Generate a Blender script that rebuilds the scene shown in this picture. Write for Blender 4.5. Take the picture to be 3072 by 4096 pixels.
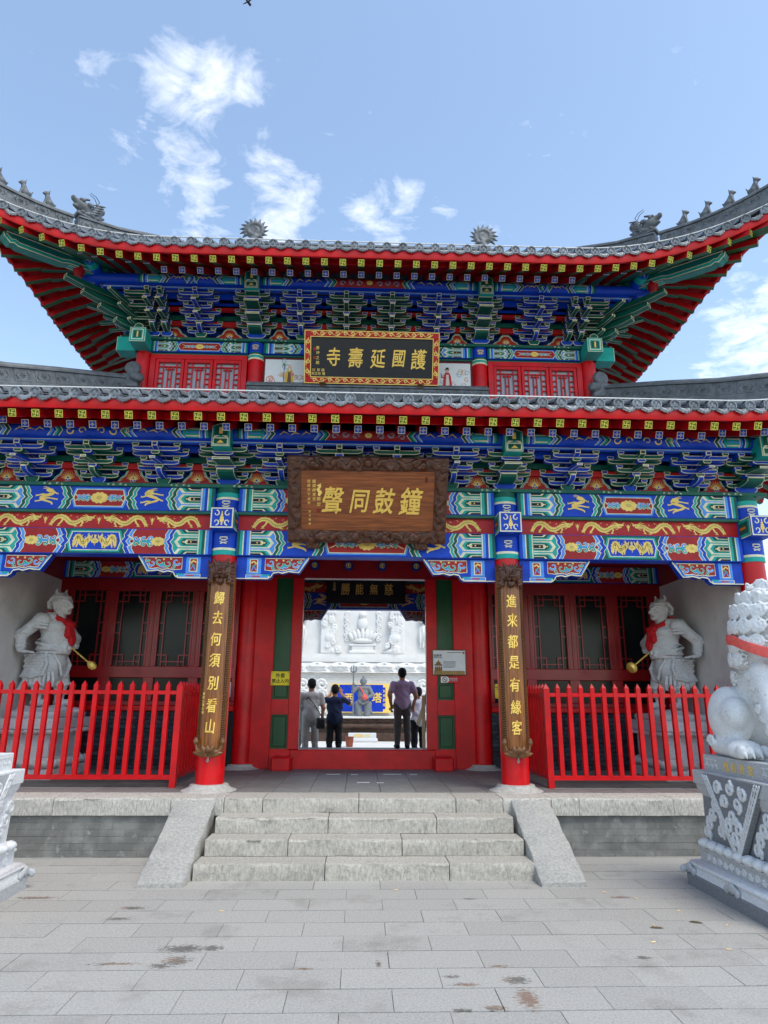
import bpy, math, random
import numpy as np
from mathutils import Matrix, Vector
random.seed(7); np.random.seed(7)
R = math.radians
for o in list(bpy.data.objects): bpy.data.objects.remove(o, do_unlink=True)
SC = bpy.context.scene
COL = SC.collection

# ------------------------------------------------------------------ camera
PITCH, YAW, ROLL, CAM_H = R(15.56), R(1.956), R(.33), 1.6
fw = Vector((math.sin(YAW)*math.cos(PITCH), math.cos(YAW)*math.cos(PITCH), math.sin(PITCH)))
rt = Vector((math.cos(YAW), -math.sin(YAW), 0)); up = rt.cross(fw)
r2 = rt*math.cos(ROLL)+up*math.sin(ROLL); u2 = up*math.cos(ROLL)-rt*math.sin(ROLL)
cd = bpy.data.cameras.new('camera'); cam = bpy.data.objects.new('camera', cd); COL.objects.link(cam)
cam.matrix_world = Matrix(((r2.x, u2.x, -fw.x, 0), (r2.y, u2.y, -fw.y, 0), (r2.z, u2.z, -fw.z, CAM_H), (0, 0, 0, 1)))
cd.sensor_fit = 'VERTICAL'; cd.sensor_height = 24; cd.lens = 2700/4096*24
cd.clip_start = .05; cd.clip_end = 3000
SC.camera = cam

# ------------------------------------------------------------------ world, sun, exposure
SUN_EL, SUN_AZ = R(60), R(142)        # azimuth clockwise from +Y: behind the camera, to the right
w = bpy.data.worlds.new('World'); SC.world = w; w.use_nodes = True
nt = w.node_tree; nt.nodes.clear()
N = lambda t, **k: (lambda n: ([setattr(n, a, b) for a, b in k.items()], n)[1])(nt.nodes.new(t))
Lk = lambda a, b: nt.links.new(a, b)
sky = N('ShaderNodeTexSky', sky_type='NISHITA', sun_disc=False, sun_elevation=SUN_EL, sun_rotation=SUN_AZ, altitude=60, air_density=1.0, dust_density=.8, ozone_density=1.3)
tc = N('ShaderNodeTexCoord'); nrm = N('ShaderNodeVectorMath', operation='NORMALIZE'); Lk(tc.outputs['Generated'], nrm.inputs[0])
def wmath(op, a, b=None, c=None, clamp=False):
    n = N('ShaderNodeMath', operation=op, use_clamp=clamp)
    for i, v in enumerate((a, b, c)):
        if v is None: continue
        if hasattr(v, 'links'): Lk(v, n.inputs[i])
        else: n.inputs[i].default_value = v
    return n.outputs[0]
sep = N('ShaderNodeSeparateXYZ'); Lk(nrm.outputs[0], sep.inputs[0])
zc = wmath('MAXIMUM', sep.outputs[2], .08)
cmb = N('ShaderNodeCombineXYZ'); Lk(wmath('DIVIDE', sep.outputs[0], zc), cmb.inputs[0]); Lk(wmath('DIVIDE', sep.outputs[1], zc), cmb.inputs[1])
def wnoise(scale, detail, rough, dist=0, sx=1, off=0):
    mp = N('ShaderNodeMapping'); mp.inputs['Scale'].default_value = (sx, 1, 1); mp.inputs['Location'].default_value = (off, off*.7, off*.3)
    Lk(cmb.outputs[0], mp.inputs[0])
    n = N('ShaderNodeTexNoise'); n.inputs['Scale'].default_value = scale; n.inputs['Detail'].default_value = detail
    n.inputs['Roughness'].default_value = rough; n.inputs['Distortion'].default_value = dist
    Lk(mp.outputs[0], n.inputs[0]); return n.outputs[0]
# clouds: soft patches round a few directions plus a thin field over the whole dome, broken up by noise
def cdir(px, py):
    d = fw + r2*((px*1.85172-1536)/2700) - u2*((py*1.85172-2048)/2700); return d.normalized()
blobs = [(385,130,2.6,1.0),(455,165,2.4,1.0),(520,180,2.2,.7),(445,245,2.0,.75),(400,330,2.2,.7),(415,400,2.8,.9),(430,465,2.6,.8),(560,290,1.6,.5),(590,400,2.6,.9),(640,450,3.0,1.0),(600,480,3,.9),
         (255,320,2.2,.62),(285,350,1.8,.45),(165,60,1.7,.4),(185,125,1.6,.36),(800,460,3.2,.8),(870,450,2.4,.7),(955,450,1.8,.62),(840,490,3,.6),(1170,440,4.5,.3),(1620,700,4.2,.85),(1670,650,3.6,.8),(1660,780,5,.85),(1500,800,4,.3)]
tot = None
for (bx, by, sg, am) in blobs:
    c = cdir(bx, by)
    dp = N('ShaderNodeVectorMath', operation='DOT_PRODUCT'); Lk(nrm.outputs[0], dp.inputs[0]); dp.inputs[1].default_value = c
    e = wmath('MULTIPLY', wmath('SUBTRACT', dp.outputs['Value'], 1.0), 2.0/(R(sg)**2)/1.0)
    g = wmath('MULTIPLY', wmath('EXPONENT', e), am)
    tot = g if tot is None else wmath('MAXIMUM', tot, g)
field = wmath('MULTIPLY', wmath('SUBTRACT', wnoise(1.1, 3, .5, .3, 1, 4.2), .62, clamp=True), 1.6)
mask = wmath('MAXIMUM', tot, field)
n1 = wnoise(9, 9, .62, .6, 1.0, 1.3); n2 = wnoise(26, 6, .6, .3, .8, 3.3)
nn = wmath('ADD', wmath('MULTIPLY', n1, .75), wmath('MULTIPLY', n2, .25))
dens = wmath('MULTIPLY', wmath('SUBTRACT', wmath('ADD', wmath('MULTIPLY', mask, .46), wmath('MULTIPLY', nn, 1.5)), .96), 1.45, clamp=True)
dens = wmath('MINIMUM', wmath('MAXIMUM', dens, 0), .92)
mix = N('ShaderNodeMix', data_type='RGBA'); Lk(dens, mix.inputs[0])
tint = N('ShaderNodeMix', data_type='RGBA', blend_type='MULTIPLY'); tint.inputs[0].default_value = 1.0
Lk(sky.outputs[0], tint.inputs[6]); tint.inputs[7].default_value = (1.11, 1.045, .93, 1)
Lk(tint.outputs[2], mix.inputs[6]); mix.inputs[7].default_value = (5.2, 5.2, 5.3, 1)
bg = N('ShaderNodeBackground'); bg.inputs['Strength'].default_value = .15
Lk(mix.outputs[2], bg.inputs[0]); wo = N('ShaderNodeOutputWorld'); Lk(bg.outputs[0], wo.inputs[0])
sd = bpy.data.lights.new('sun', 'SUN'); sd.energy = 1.05; sd.angle = R(25); sd.color = (1, .96, .87)
sun = bpy.data.objects.new('sun', sd); COL.objects.link(sun)
tosun = Vector((math.sin(SUN_AZ)*math.cos(SUN_EL), math.cos(SUN_AZ)*math.cos(SUN_EL), math.sin(SUN_EL)))
sun.rotation_euler = tosun.to_track_quat('Z', 'Y').to_euler(); sun.location = (6, -6, 20)
vs = SC.view_settings; vs.view_transform = 'Standard'; vs.look = 'None'; vs.exposure = 1.22; vs.gamma = 1; vs.use_curve_mapping = False
SC.cycles.use_denoising = True
SC.cycles.max_bounces = 8; SC.cycles.diffuse_bounces = 5

# ------------------------------------------------------------------ materials
def lin(r, g, b):
    f = lambda c: (c/255/12.92) if c/255 <= .04045 else ((c/255+.055)/1.055)**2.4
    return (f(r), f(g), f(b))
MATS = {}
def mat(name, col, rough=.6, var=.12, scale=6, bump=0, bscale=80, rnd=0, metallic=0, spec=.4, col2=None, fac=(.42, .62), stretch=(1, 1, 1), attr=False, coat=0, dirt=None, dirtfac=(.55, .7), dscale=2.5):
    m = bpy.data.materials.new(name); m.use_nodes = True; t = m.node_tree; b = t.nodes['Principled BSDF']
    b.inputs['Roughness'].default_value = rough; b.inputs['Metallic'].default_value = metallic
    b.inputs['Specular IOR Level'].default_value = spec
    if coat: b.inputs['Coat Weight'].default_value = coat; b.inputs['Coat Roughness'].default_value = .12
    geo = t.nodes.new('ShaderNodeNewGeometry'); mp = t.nodes.new('ShaderNodeMapping'); mp.inputs['Scale'].default_value = stretch
    t.links.new(geo.outputs['Position'], mp.inputs[0])
    def noise(s, d=6, r=.6):
        n = t.nodes.new('ShaderNodeTexNoise'); n.inputs['Scale'].default_value = s; n.inputs['Detail'].default_value = d; n.inputs['Roughness'].default_value = r
        t.links.new(mp.outputs[0], n.inputs[0]); return n.outputs[0]
    def mixc(f, a, bb, blend='MIX'):
        x = t.nodes.new('ShaderNodeMix'); x.data_type = 'RGBA'; x.blend_type = blend
        for i, v in ((0, f), (6, a), (7, bb)):
            if hasattr(v, 'links'): t.links.new(v, x.inputs[i])
            else: x.inputs[i].default_value = v if i == 0 else (*v[:3], 1)
        return x.outputs[2]
    def rng(v, a, bb, lo=0, hi=1):
        x = t.nodes.new('ShaderNodeMapRange'); t.links.new(v, x.inputs[0])
        for i, q in ((1, a), (2, bb), (3, lo), (4, hi)): x.inputs[i].default_value = q
        return x.outputs[0]
    if attr:
        at = t.nodes.new('ShaderNodeAttribute'); at.attribute_name = 'Col'; c = at.outputs['Color']
        if var: c = mixc(rng(noise(scale), .35, .65), mixc(1.0, c, (1-var,)*3, 'MULTIPLY'), c)
    else:
        c2 = col2 if col2 else tuple(min(1, q*(1+var)) for q in col); c1 = col if col2 else tuple(q*(1-var) for q in col)
        c = mixc(rng(noise(scale), *fac), c1, c2)
    if rnd:
        oi = t.nodes.new('ShaderNodeObjectInfo'); hs = t.nodes.new('ShaderNodeHueSaturation')
        t.links.new(rng(oi.outputs['Random'], 0, 1, 1-rnd, 1+rnd), hs.inputs['Value']); t.links.new(c, hs.inputs['Color']); c = hs.outputs[0]
    if dirt: c = mixc(rng(noise(dscale, 10, .68), *dirtfac), c, dirt)
    t.links.new(c, b.inputs['Base Color'])
    if bump:
        bn = t.nodes.new('ShaderNodeBump'); bn.inputs['Strength'].default_value = bump; bn.inputs['Distance'].default_value = .02
        t.links.new(noise(bscale, 5, .65), bn.inputs['Height']); t.links.new(bn.outputs[0], b.inputs['Normal'])
    MATS[name] = m; return m

# palette (base colours)
BLUE = lin(0, 66, 190); BLUE2 = lin(84, 156, 238); TEAL = lin(26, 172, 160); GREEN = lin(4, 92, 76); RED = lin(170, 34, 34); CREAM = lin(240, 232, 196)
GOLD = lin(250, 216, 116); DARK = lin(16, 20, 34); WHITE = lin(235, 232, 225); PINK = lin(225, 150, 140); OLIVE = lin(70, 98, 14); YEL = lin(238, 224, 96); BROWN = lin(120, 74, 34)
mat('paint', (1, 1, 1), .5, .22, 9, attr=True, spec=.3, bump=.04, bscale=60, dirt=lin(86, 88, 92), dirtfac=(.60, .98), dscale=7)
mat('red_paint', lin(202, 3, 14), .40, .14, 3, spec=.35, coat=.04, bump=.08, bscale=14, dirt=lin(116, 46, 42), dirtfac=(.66, .74), dscale=6)
mat('red_metal', lin(206, 3, 14), .40, .12, 4, spec=.35, coat=.04, rnd=.06, dirt=lin(120, 40, 34), dirtfac=(.64, .76), dscale=9)
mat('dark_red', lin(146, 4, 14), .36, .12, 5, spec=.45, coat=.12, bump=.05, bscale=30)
mat('red_board', lin(178, 12, 20), .5, .12, 5)
mat('green_panel', lin(14, 74, 34), .4, .12, 5, coat=.1)
mat('gold', lin(240, 200, 96), .35, .08, 20, metallic=.35, spec=.5)
mat('gold_flat', lin(240, 204, 104), .5, .05, 20)
mat('wood', lin(152, 92, 36), .40, .25, 3, col2=lin(92, 48, 16), stretch=(16, 16, .7), fac=(.35, .65), bump=.06, bscale=40, coat=.2)
mat('wood_across', lin(152, 84, 36), .4, .25, 3, col2=lin(104, 52, 22), stretch=(.9, 14, 16), fac=(.35, .65), bump=.06, bscale=40, coat=.2)
mat('carved_wood', lin(78, 42, 20), .4, .3, 14, bump=.25, bscale=60, coat=.25)
mat('carved_gilt', lin(110, 72, 36), .4, .3, 14, bump=.2, bscale=60, coat=.25)
mat('black_lacquer', lin(20, 22, 26), .3, .2, 6, coat=.3)
mat('tile_grey', lin(112, 118, 124), .42, .22, 9, bump=.12, bscale=70, rnd=.2, spec=.5, dirt=lin(70, 74, 78))
mat('ridge_grey', lin(92, 96, 100), .55, .2, 9, bump=.15, bscale=60, rnd=.08)
mat('granite_dark', lin(122, 124, 128), .75, .14, 60, bump=.1, bscale=160)
mat('statue_grey', lin(112, 116, 120), .75, .12, 60, bump=.1, bscale=140)
mat('granite', lin(186, 187, 188), .72, .16, 60, bump=.12, bscale=160, col2=lin(220, 221, 222), fac=(.3, .7))
mat('granite_grey', lin(150, 152, 154), .72, .16, 60, bump=.12, bscale=160, col2=lin(190, 191, 193), fac=(.3, .7))
mat('granite_white', lin(196, 198, 200), .7, .1, 60, bump=.12, bscale=160, col2=lin(226, 227, 228), fac=(.3, .7))
mat('paver', lin(144, 141, 135), .82, .12, 70, bump=.12, bscale=170, rnd=.055, col2=lin(176, 173, 166), fac=(.3, .7), dirt=lin(116, 111, 102), dirtfac=(.54, .84), dscale=1.5)
stain_spots = [(-1.14,5.14,.17,.09),(-.955,5.15,.09,.06),(-1.13,4.92,.10,.10),(-1.21,4.84,.08,.05),(-1.5,4.88,.18,.025),(-1.77,6.06,.12,.05),(-1.79,5.79,.10,.04),(-2.66,6.36,.20,.05),(-.31,4.78,.06,.025),(.147,4.85,.02,.06),(.96,4.58,.09,.07),(.965,4.32,.07,.16),(.76,4.205,.08,.04),(.58,4.185,.06,.025),(.645,4.52,.09,.03),(.58,4.64,.05,.03),(.90,4.80,.08,.02),(1.87,4.92,.06,.04),(2.24,6.31,.10,.04),(.95,6.28,.07,.03)]
made_paver = MATS['paver']; t = made_paver.node_tree; bsdf = t.nodes['Principled BSDF']; oldc = bsdf.inputs['Base Color'].links[0].from_socket
geo = t.nodes.new('ShaderNodeNewGeometry'); acc = None
for (sx_, sy_, rx_, ry_) in stain_spots:
    mp = t.nodes.new('ShaderNodeMapping'); mp.inputs['Location'].default_value = (-sx_/rx_, -sy_/ry_, 0); mp.inputs['Scale'].default_value = (1/rx_, 1/ry_, 0); t.links.new(geo.outputs['Position'], mp.inputs[0])
    ln = t.nodes.new('ShaderNodeVectorMath'); ln.operation = 'LENGTH'; t.links.new(mp.outputs[0], ln.inputs[0])
    mr = t.nodes.new('ShaderNodeMapRange'); t.links.new(ln.outputs['Value'], mr.inputs[0]); mr.inputs[1].default_value = 0; mr.inputs[2].default_value = 1.7; mr.inputs[3].default_value = 1; mr.inputs[4].default_value = 0
    if acc is None: acc = mr.outputs[0]
    else:
        mx = t.nodes.new('ShaderNodeMath'); mx.operation = 'MAXIMUM'; t.links.new(acc, mx.inputs[0]); t.links.new(mr.outputs[0], mx.inputs[1]); acc = mx.outputs[0]
nz = t.nodes.new('ShaderNodeTexNoise'); nz.inputs['Scale'].default_value = 38; nz.inputs['Detail'].default_value = 6; nz.inputs['Roughness'].default_value = .7; mpn = t.nodes.new('ShaderNodeMapping'); mpn.inputs['Scale'].default_value = (.7, 1.6, 1); t.links.new(geo.outputs['Position'], mpn.inputs[0]); t.links.new(mpn.outputs[0], nz.inputs[0])
ad = t.nodes.new('ShaderNodeMath'); ad.operation = 'MULTIPLY_ADD'; t.links.new(acc, ad.inputs[0]); ad.inputs[1].default_value = .41; t.links.new(nz.outputs[0], ad.inputs[2])
mr = t.nodes.new('ShaderNodeMapRange'); t.links.new(ad.outputs[0], mr.inputs[0]); mr.inputs[1].default_value = .70; mr.inputs[2].default_value = .78; mr.inputs[4].default_value = .75
nz2 = t.nodes.new('ShaderNodeTexNoise'); nz2.inputs['Scale'].default_value = 2.2; t.links.new(geo.outputs['Position'], nz2.inputs[0])
mr2 = t.nodes.new('ShaderNodeMapRange'); t.links.new(nz2.outputs[0], mr2.inputs[0]); mr2.inputs[1].default_value = .46; mr2.inputs[2].default_value = .54
mc = t.nodes.new('ShaderNodeMix'); mc.data_type = 'RGBA'; t.links.new(mr2.outputs[0], mc.inputs[0]); mc.inputs[6].default_value = (*lin(116,84,58), 1); mc.inputs[7].default_value = (*lin(72,66,58), 1)
mm = t.nodes.new('ShaderNodeMix'); mm.data_type = 'RGBA'; t.links.new(mr.outputs[0], mm.inputs[0]); t.links.new(oldc, mm.inputs[6]); t.links.new(mc.outputs[2], mm.inputs[7]); t.links.new(mm.outputs[2], bsdf.inputs['Base Color'])
mat('paver_joint', lin(84, 84, 82), .95, .1)
mat('step_stone', lin(192, 186, 174), .88, .16, 26, bump=.7, bscale=70, rnd=.05, col2=lin(146, 142, 134), fac=(.36, .74), dirt=lin(104, 97, 86), dirtfac=(.60, .80), dscale=5, stretch=(1.6, 1, .8))
mat('edge_stone', lin(206, 201, 190), .88, .16, 26, bump=.7, bscale=80, rnd=.04, col2=lin(150, 147, 140), fac=(.40, .72), dirt=lin(120, 113, 100), dirtfac=(.62, .80), dscale=5, stretch=(2.2, 1, .7))
mat('base_stone', lin(178, 174, 166), .9, .12, 20, bump=.5, bscale=60)
mat('cheek_stone', lin(188, 185, 177), .88, .14, 40, bump=.7, bscale=90, col2=lin(148, 147, 143), fac=(.3, .7), dirt=lin(182, 176, 164), dirtfac=(.58, .74), dscale=3)
mat('plinth_brick', lin(124, 124, 119), .9, .2, 5, bump=.3, bscale=90, rnd=.05, dirt=lin(150, 150, 145), dirtfac=(.60, .68), dscale=9)
mat('dark_brick', lin(58, 62, 68), .85, .3, 16, bump=.4, bscale=60, rnd=.35, dirt=lin(112, 104, 92), dirtfac=(.62, .8), dscale=6)
mat('dark_mortar', lin(34, 35, 37), .95, .1)
mat('porch_tile', lin(142, 140, 136), .6, .16, 10, bump=.1, bscale=80, rnd=.1, stretch=(.6, 4, 1), col2=lin(100, 99, 97), fac=(.3, .7))
mat('plaster', lin(206, 202, 196), .9, .05, 3, bump=.08, bscale=12, dirt=lin(172, 167, 160), dirtfac=(.55, .85), dscale=1.6)
mat('stupa_white', lin(214, 213, 209), .85, .04, 3, bump=.05, bscale=40, dirt=lin(188, 184, 176), dirtfac=(.66, .8), dscale=3)
mat('glass_dark', lin(18, 24, 26), .22, .3, 1.5, spec=.22)
mat('glass_grey', lin(150, 158, 164), .12, .1, 2, spec=.6)
mat('stone_statue', lin(182, 181, 178), .8, .1, 50, bump=.08, bscale=120, col2=lin(212, 212, 210), fac=(.3, .7), dirt=lin(140, 138, 132), dirtfac=(.6, .8), dscale=8)
mat('attr_matte', (1, 1, 1), .85, .08, 20, attr=True)
mat('cloth_red', lin(190, 22, 30), .8, .12, 30, bump=.15, bscale=50)
mat('white_tube', lin(205, 205, 203), .4, .03)
mat('yellow_sign', lin(238, 214, 30), .45, .04)
mat('white_panel', lin(226, 228, 228), .4, .03)
mat('brown_stone', lin(92, 66, 52), .8, .3, 6, bump=.3, bscale=50, col2=lin(52, 44, 40), fac=(.3, .7))
mat('court_floor', lin(206, 204, 198), .8, .05, 3)
mat('iron', lin(40, 42, 46), .5, .1, metallic=.6)
mat('steel', lin(160, 163, 166), .4, .1, metallic=.5)
mat('terracotta', lin(132, 70, 50), .8, .15, 8)
mat('leather', lin(20, 20, 24), .5, .1)
mat('pale_wood', lin(196, 176, 140), .6, .15, 4, stretch=(8, 8, .6))
mat('black_ink', lin(20, 20, 20), .6, 0)
mat('ground_far', lin(146, 148, 148), .9, .1, 3)

# ------------------------------------------------------------------ mesh helpers
class MB:
    def __init__(s): s.v = []; s.f = []; s.c = []
    def add(s, vs, fs, c=None):
        b = len(s.v); s.v.extend([tuple(map(float, q)) for q in vs]); s.f.extend([tuple(i+b for i in q) for q in fs]); s.c.extend([c]*len(fs)); return s
    def box(s, x0, x1, y0, y1, z0, z1, c=None, ch=0):
        if ch <= 0:
            return s.add([(x0,y0,z0),(x1,y0,z0),(x1,y1,z0),(x0,y1,z0),(x0,y0,z1),(x1,y0,z1),(x1,y1,z1),(x0,y1,z1)],
                  [(0,3,2,1),(4,5,6,7),(0,1,5,4),(1,2,6,5),(2,3,7,6),(3,0,4,7)], c)
        # box with chamfered edges (24 verts)
        vs = []; idx = {}
        X, Y, Z = (x0, x1), (y0, y1), (z0, z1)
        for i in (0,1):
            for j in (0,1):
                for k in (0,1):
                    for ax in range(3):
                        p = [X[i], Y[j], Z[k]]; sg = [1-2*i, 1-2*j, 1-2*k]
                        for a in range(3):
                            if a != ax: p[a] += sg[a]*ch
                        idx[(i,j,k,ax)] = len(vs); vs.append(p)
        fs = []
        for ax in range(3):
            a, b = [q for q in range(3) if q != ax]
            for sd_ in (0,1):
                q = []
                for (m_, n_) in ((0,0),(1,0),(1,1),(0,1)):
                    t = [0,0,0]; t[ax] = sd_; t[a] = m_; t[b] = n_; q.append(idx[(*t, ax)])
                flip = (sd_ == 1) if ax != 1 else (sd_ == 0)
                fs.append(tuple(q if flip else q[::-1]))
        for ax in range(3):            # edges along ax
            a, b = [q for q in range(3) if q != ax]
            for m_ in (0,1):
                for n_ in (0,1):
                    t0 = [0,0,0]; t1 = [0,0,0]; t0[a] = t1[a] = m_; t0[b] = t1[b] = n_; t1[ax] = 1
                    q = [idx[(*t0,a)], idx[(*t1,a)], idx[(*t1,b)], idx[(*t0,b)]]
                    fs.append(tuple(q))
        for i in (0,1):
            for j in (0,1):
                for k in (0,1): fs.append((idx[(i,j,k,0)], idx[(i,j,k,1)], idx[(i,j,k,2)]))
        # orient outwards
        cx = np.array([(x0+x1)/2,(y0+y1)/2,(z0+z1)/2]); out = []
        va = np.array(vs)
        for f in fs:
            p = va[list(f)]; n = np.cross(p[1]-p[0], p[2]-p[0]); out.append(f if n.dot(p.mean(0)-cx) > 0 else f[::-1])
        return s.add(vs, out, c)
    def prism(s, poly, a, b, axis='y', c=None, cf=None, cap=True):
        """polygon (u,v) extruded from a to b along axis: y -> (u,a,v), x -> (a,u,v), z -> (u,v,a). poly counter-clockwise seen against the axis start"""
        P = {'y': lambda u, v, t: (u, t, v), 'x': lambda u, v, t: (t, u, v), 'z': lambda u, v, t: (u, v, t)}[axis]
        n = len(poly); ar = sum(poly[i][0]*poly[(i+1)%n][1]-poly[(i+1)%n][0]*poly[i][1] for i in range(n))
        if ar < 0: poly = poly[::-1]
        vs = [P(u, v, a) for u, v in poly]+[P(u, v, b) for u, v in poly]
        rev = {'y': b > a, 'x': b < a, 'z': b < a}[axis]
        side = [((i+1)%n, i, i+n, (i+1)%n+n) for i in range(n)]; c0 = tuple(range(n)); c1 = tuple(range(n, 2*n))[::-1]
        if not rev: side = [q[::-1] for q in side]; c0 = c0[::-1]; c1 = c1[::-1]
        base = len(s.f)
        s.add(vs, side, c)
        bb = len(s.v)-len(vs)
        if cap:
            s.f.append(tuple(i+bb for i in c0)); s.c.append(cf or c); s.f.append(tuple(i+bb for i in c1)); s.c.append(c)
        return s
    def tube(s, path, rad, n=8, c=None, cap=True, flat=1.0):
        P = [np.array(p, float) for p in path]; m = len(P); rad = rad if hasattr(rad, '__len__') else [rad]*m
        vs = []; prev = None
        for i in range(m):
            t = P[min(i+1,m-1)]-P[max(i-1,0)]; t = t/ (np.linalg.norm(t)+1e-9)
            if prev is None:
                a = np.array([0,0,1.]) if abs(t[2]) < .9 else np.array([1.,0,0]); u = np.cross(t, a)
            else: u = prev-t*prev.dot(t)
            u = u/(np.linalg.norm(u)+1e-9); prev = u; v = np.cross(t, u)
            for k in range(n):
                an = 2*math.pi*k/n; vs.append(P[i]+u*rad[i]*math.cos(an)+v*rad[i]*flat*math.sin(an))
        fs = [(i*n+k, i*n+(k+1)%n, (i+1)*n+(k+1)%n, (i+1)*n+k) for i in range(m-1) for k in range(n)]
        if cap: fs += [tuple(range(n))[::-1], tuple(range((m-1)*n, m*n))]
        return s.add(vs, fs, c)
    def lathe(s, prof, n=24, cx=0, cy=0, c=None, ang=2*math.pi, a0=0, cap=True):
        full = abs(ang-2*math.pi) < 1e-6; k = n if full else n+1; vs = []
        for (r_, z) in prof:
            for i in range(k):
                a = a0+ang*i/n; vs.append((cx+r_*math.cos(a), cy+r_*math.sin(a), z))
        m = len(prof); fs = [(j*k+i, j*k+(i+1)%k, (j+1)*k+(i+1)%k, (j+1)*k+i) for j in range(m-1) for i in range(n)]
        if cap and full: fs += [tuple(range(k))[::-1], tuple(range((m-1)*k, m*k))]
        return s.add(vs, fs, c)
    def sweep(s, path, prof, c=None, side=None, cap=True):
        """profile (across, up) swept along path; across is horizontal, to the right of travel"""
        m = len(path); P = [np.array(p, float) for p in path]; k = len(prof); vs = []
        for i in range(m):
            t = P[min(i+1,m-1)]-P[max(i-1,0)]; t[2] = 0; t /= np.linalg.norm(t)+1e-9; r_ = np.array([t[1], -t[0], 0])
            for (a, b) in prof: vs.append(P[i]+r_*a+np.array([0,0,b]))
        fs = [(i*k+j, i*k+(j+1)%k, (i+1)*k+(j+1)%k, (i+1)*k+j) for i in range(m-1) for j in range(k)]
        if cap: fs += [tuple(range(k))[::-1], tuple(range((m-1)*k, m*k))]
        return s.add(vs, fs, c)
    def mesh(s, name, m=None, smooth=None, recalc=False):
        me = bpy.data.meshes.new(name); me.from_pydata(s.v, [], s.f)
        if any(q is not None for q in s.c):
            a = me.color_attributes.new('Col', 'FLOAT_COLOR', 'CORNER')
            arr = np.ones((len(me.loops), 4), np.float32); i = 0
            for f, c in zip(s.f, s.c):
                n = len(f); arr[i:i+n, :3] = c if c is not None else (1,1,1); i += n
            a.data.foreach_set('color', arr.ravel())
        if recalc:
            import bmesh
            b = bmesh.new(); b.from_mesh(me); bmesh.ops.recalc_face_normals(b, faces=b.faces); b.to_mesh(me); b.free()
        if smooth is not None:
            me.shade_smooth()
            if smooth < 179: me.set_sharp_from_angle(angle=R(smooth))
        if m: me.materials.append(MATS[m] if isinstance(m, str) else m)
        me.update(); return me
    def build(s, name, m, parent=None, smooth=None, loc=None, recalc=False):
        return obj(name, s.mesh(name, m, smooth, recalc), parent, loc)
def obj(name, me, parent=None, loc=None, mtx=None):
    o = bpy.data.objects.new(name, me); COL.objects.link(o)
    if parent is not None: o.parent = parent
    if mtx is not None: o.matrix_local = mtx
    elif loc is not None: o.location = loc
    return o
def tag(o, label, cat, group=None):
    o['label'] = label; o['category'] = cat
    if group: o['group'] = group
    return o
def thing(name, label, cat, loc=(0,0,0), rz=0, group=None):
    o = bpy.data.objects.new(name, None); COL.objects.link(o); o.location = loc; o.rotation_euler = (0, 0, rz); o.empty_display_size = .1
    return tag(o, label, cat, group)
def group_node(name, parent, loc=(0,0,0)):
    o = bpy.data.objects.new(name, None); COL.objects.link(o); o.parent = parent; o.location = loc; o.empty_display_size = .1; return o
def struct(o): o['kind'] = 'structure'; return o
def stuff(o): o['kind'] = 'stuff'; return o
def frame(p, d, upv=(0,0,1), sc=(1,1,1)):
    """matrix at p with +Y along d"""
    d = Vector(d).normalized(); x = d.cross(Vector(upv)); x.normalize(); z = x.cross(d)
    m = Matrix(((x.x*sc[0], d.x*sc[1], z.x*sc[2], p[0]), (x.y*sc[0], d.y*sc[1], z.y*sc[2], p[1]), (x.z*sc[0], d.z*sc[1], z.z*sc[2], p[2]), (0,0,0,1)))
    return m
def copy_tree(o, parent=None):
    c = o.copy(); COL.objects.link(c)
    if parent is not None: c.parent = parent
    for ch in list(o.children):
        k = copy_tree(ch, c); k.matrix_parent_inverse = ch.matrix_parent_inverse
    return c

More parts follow.
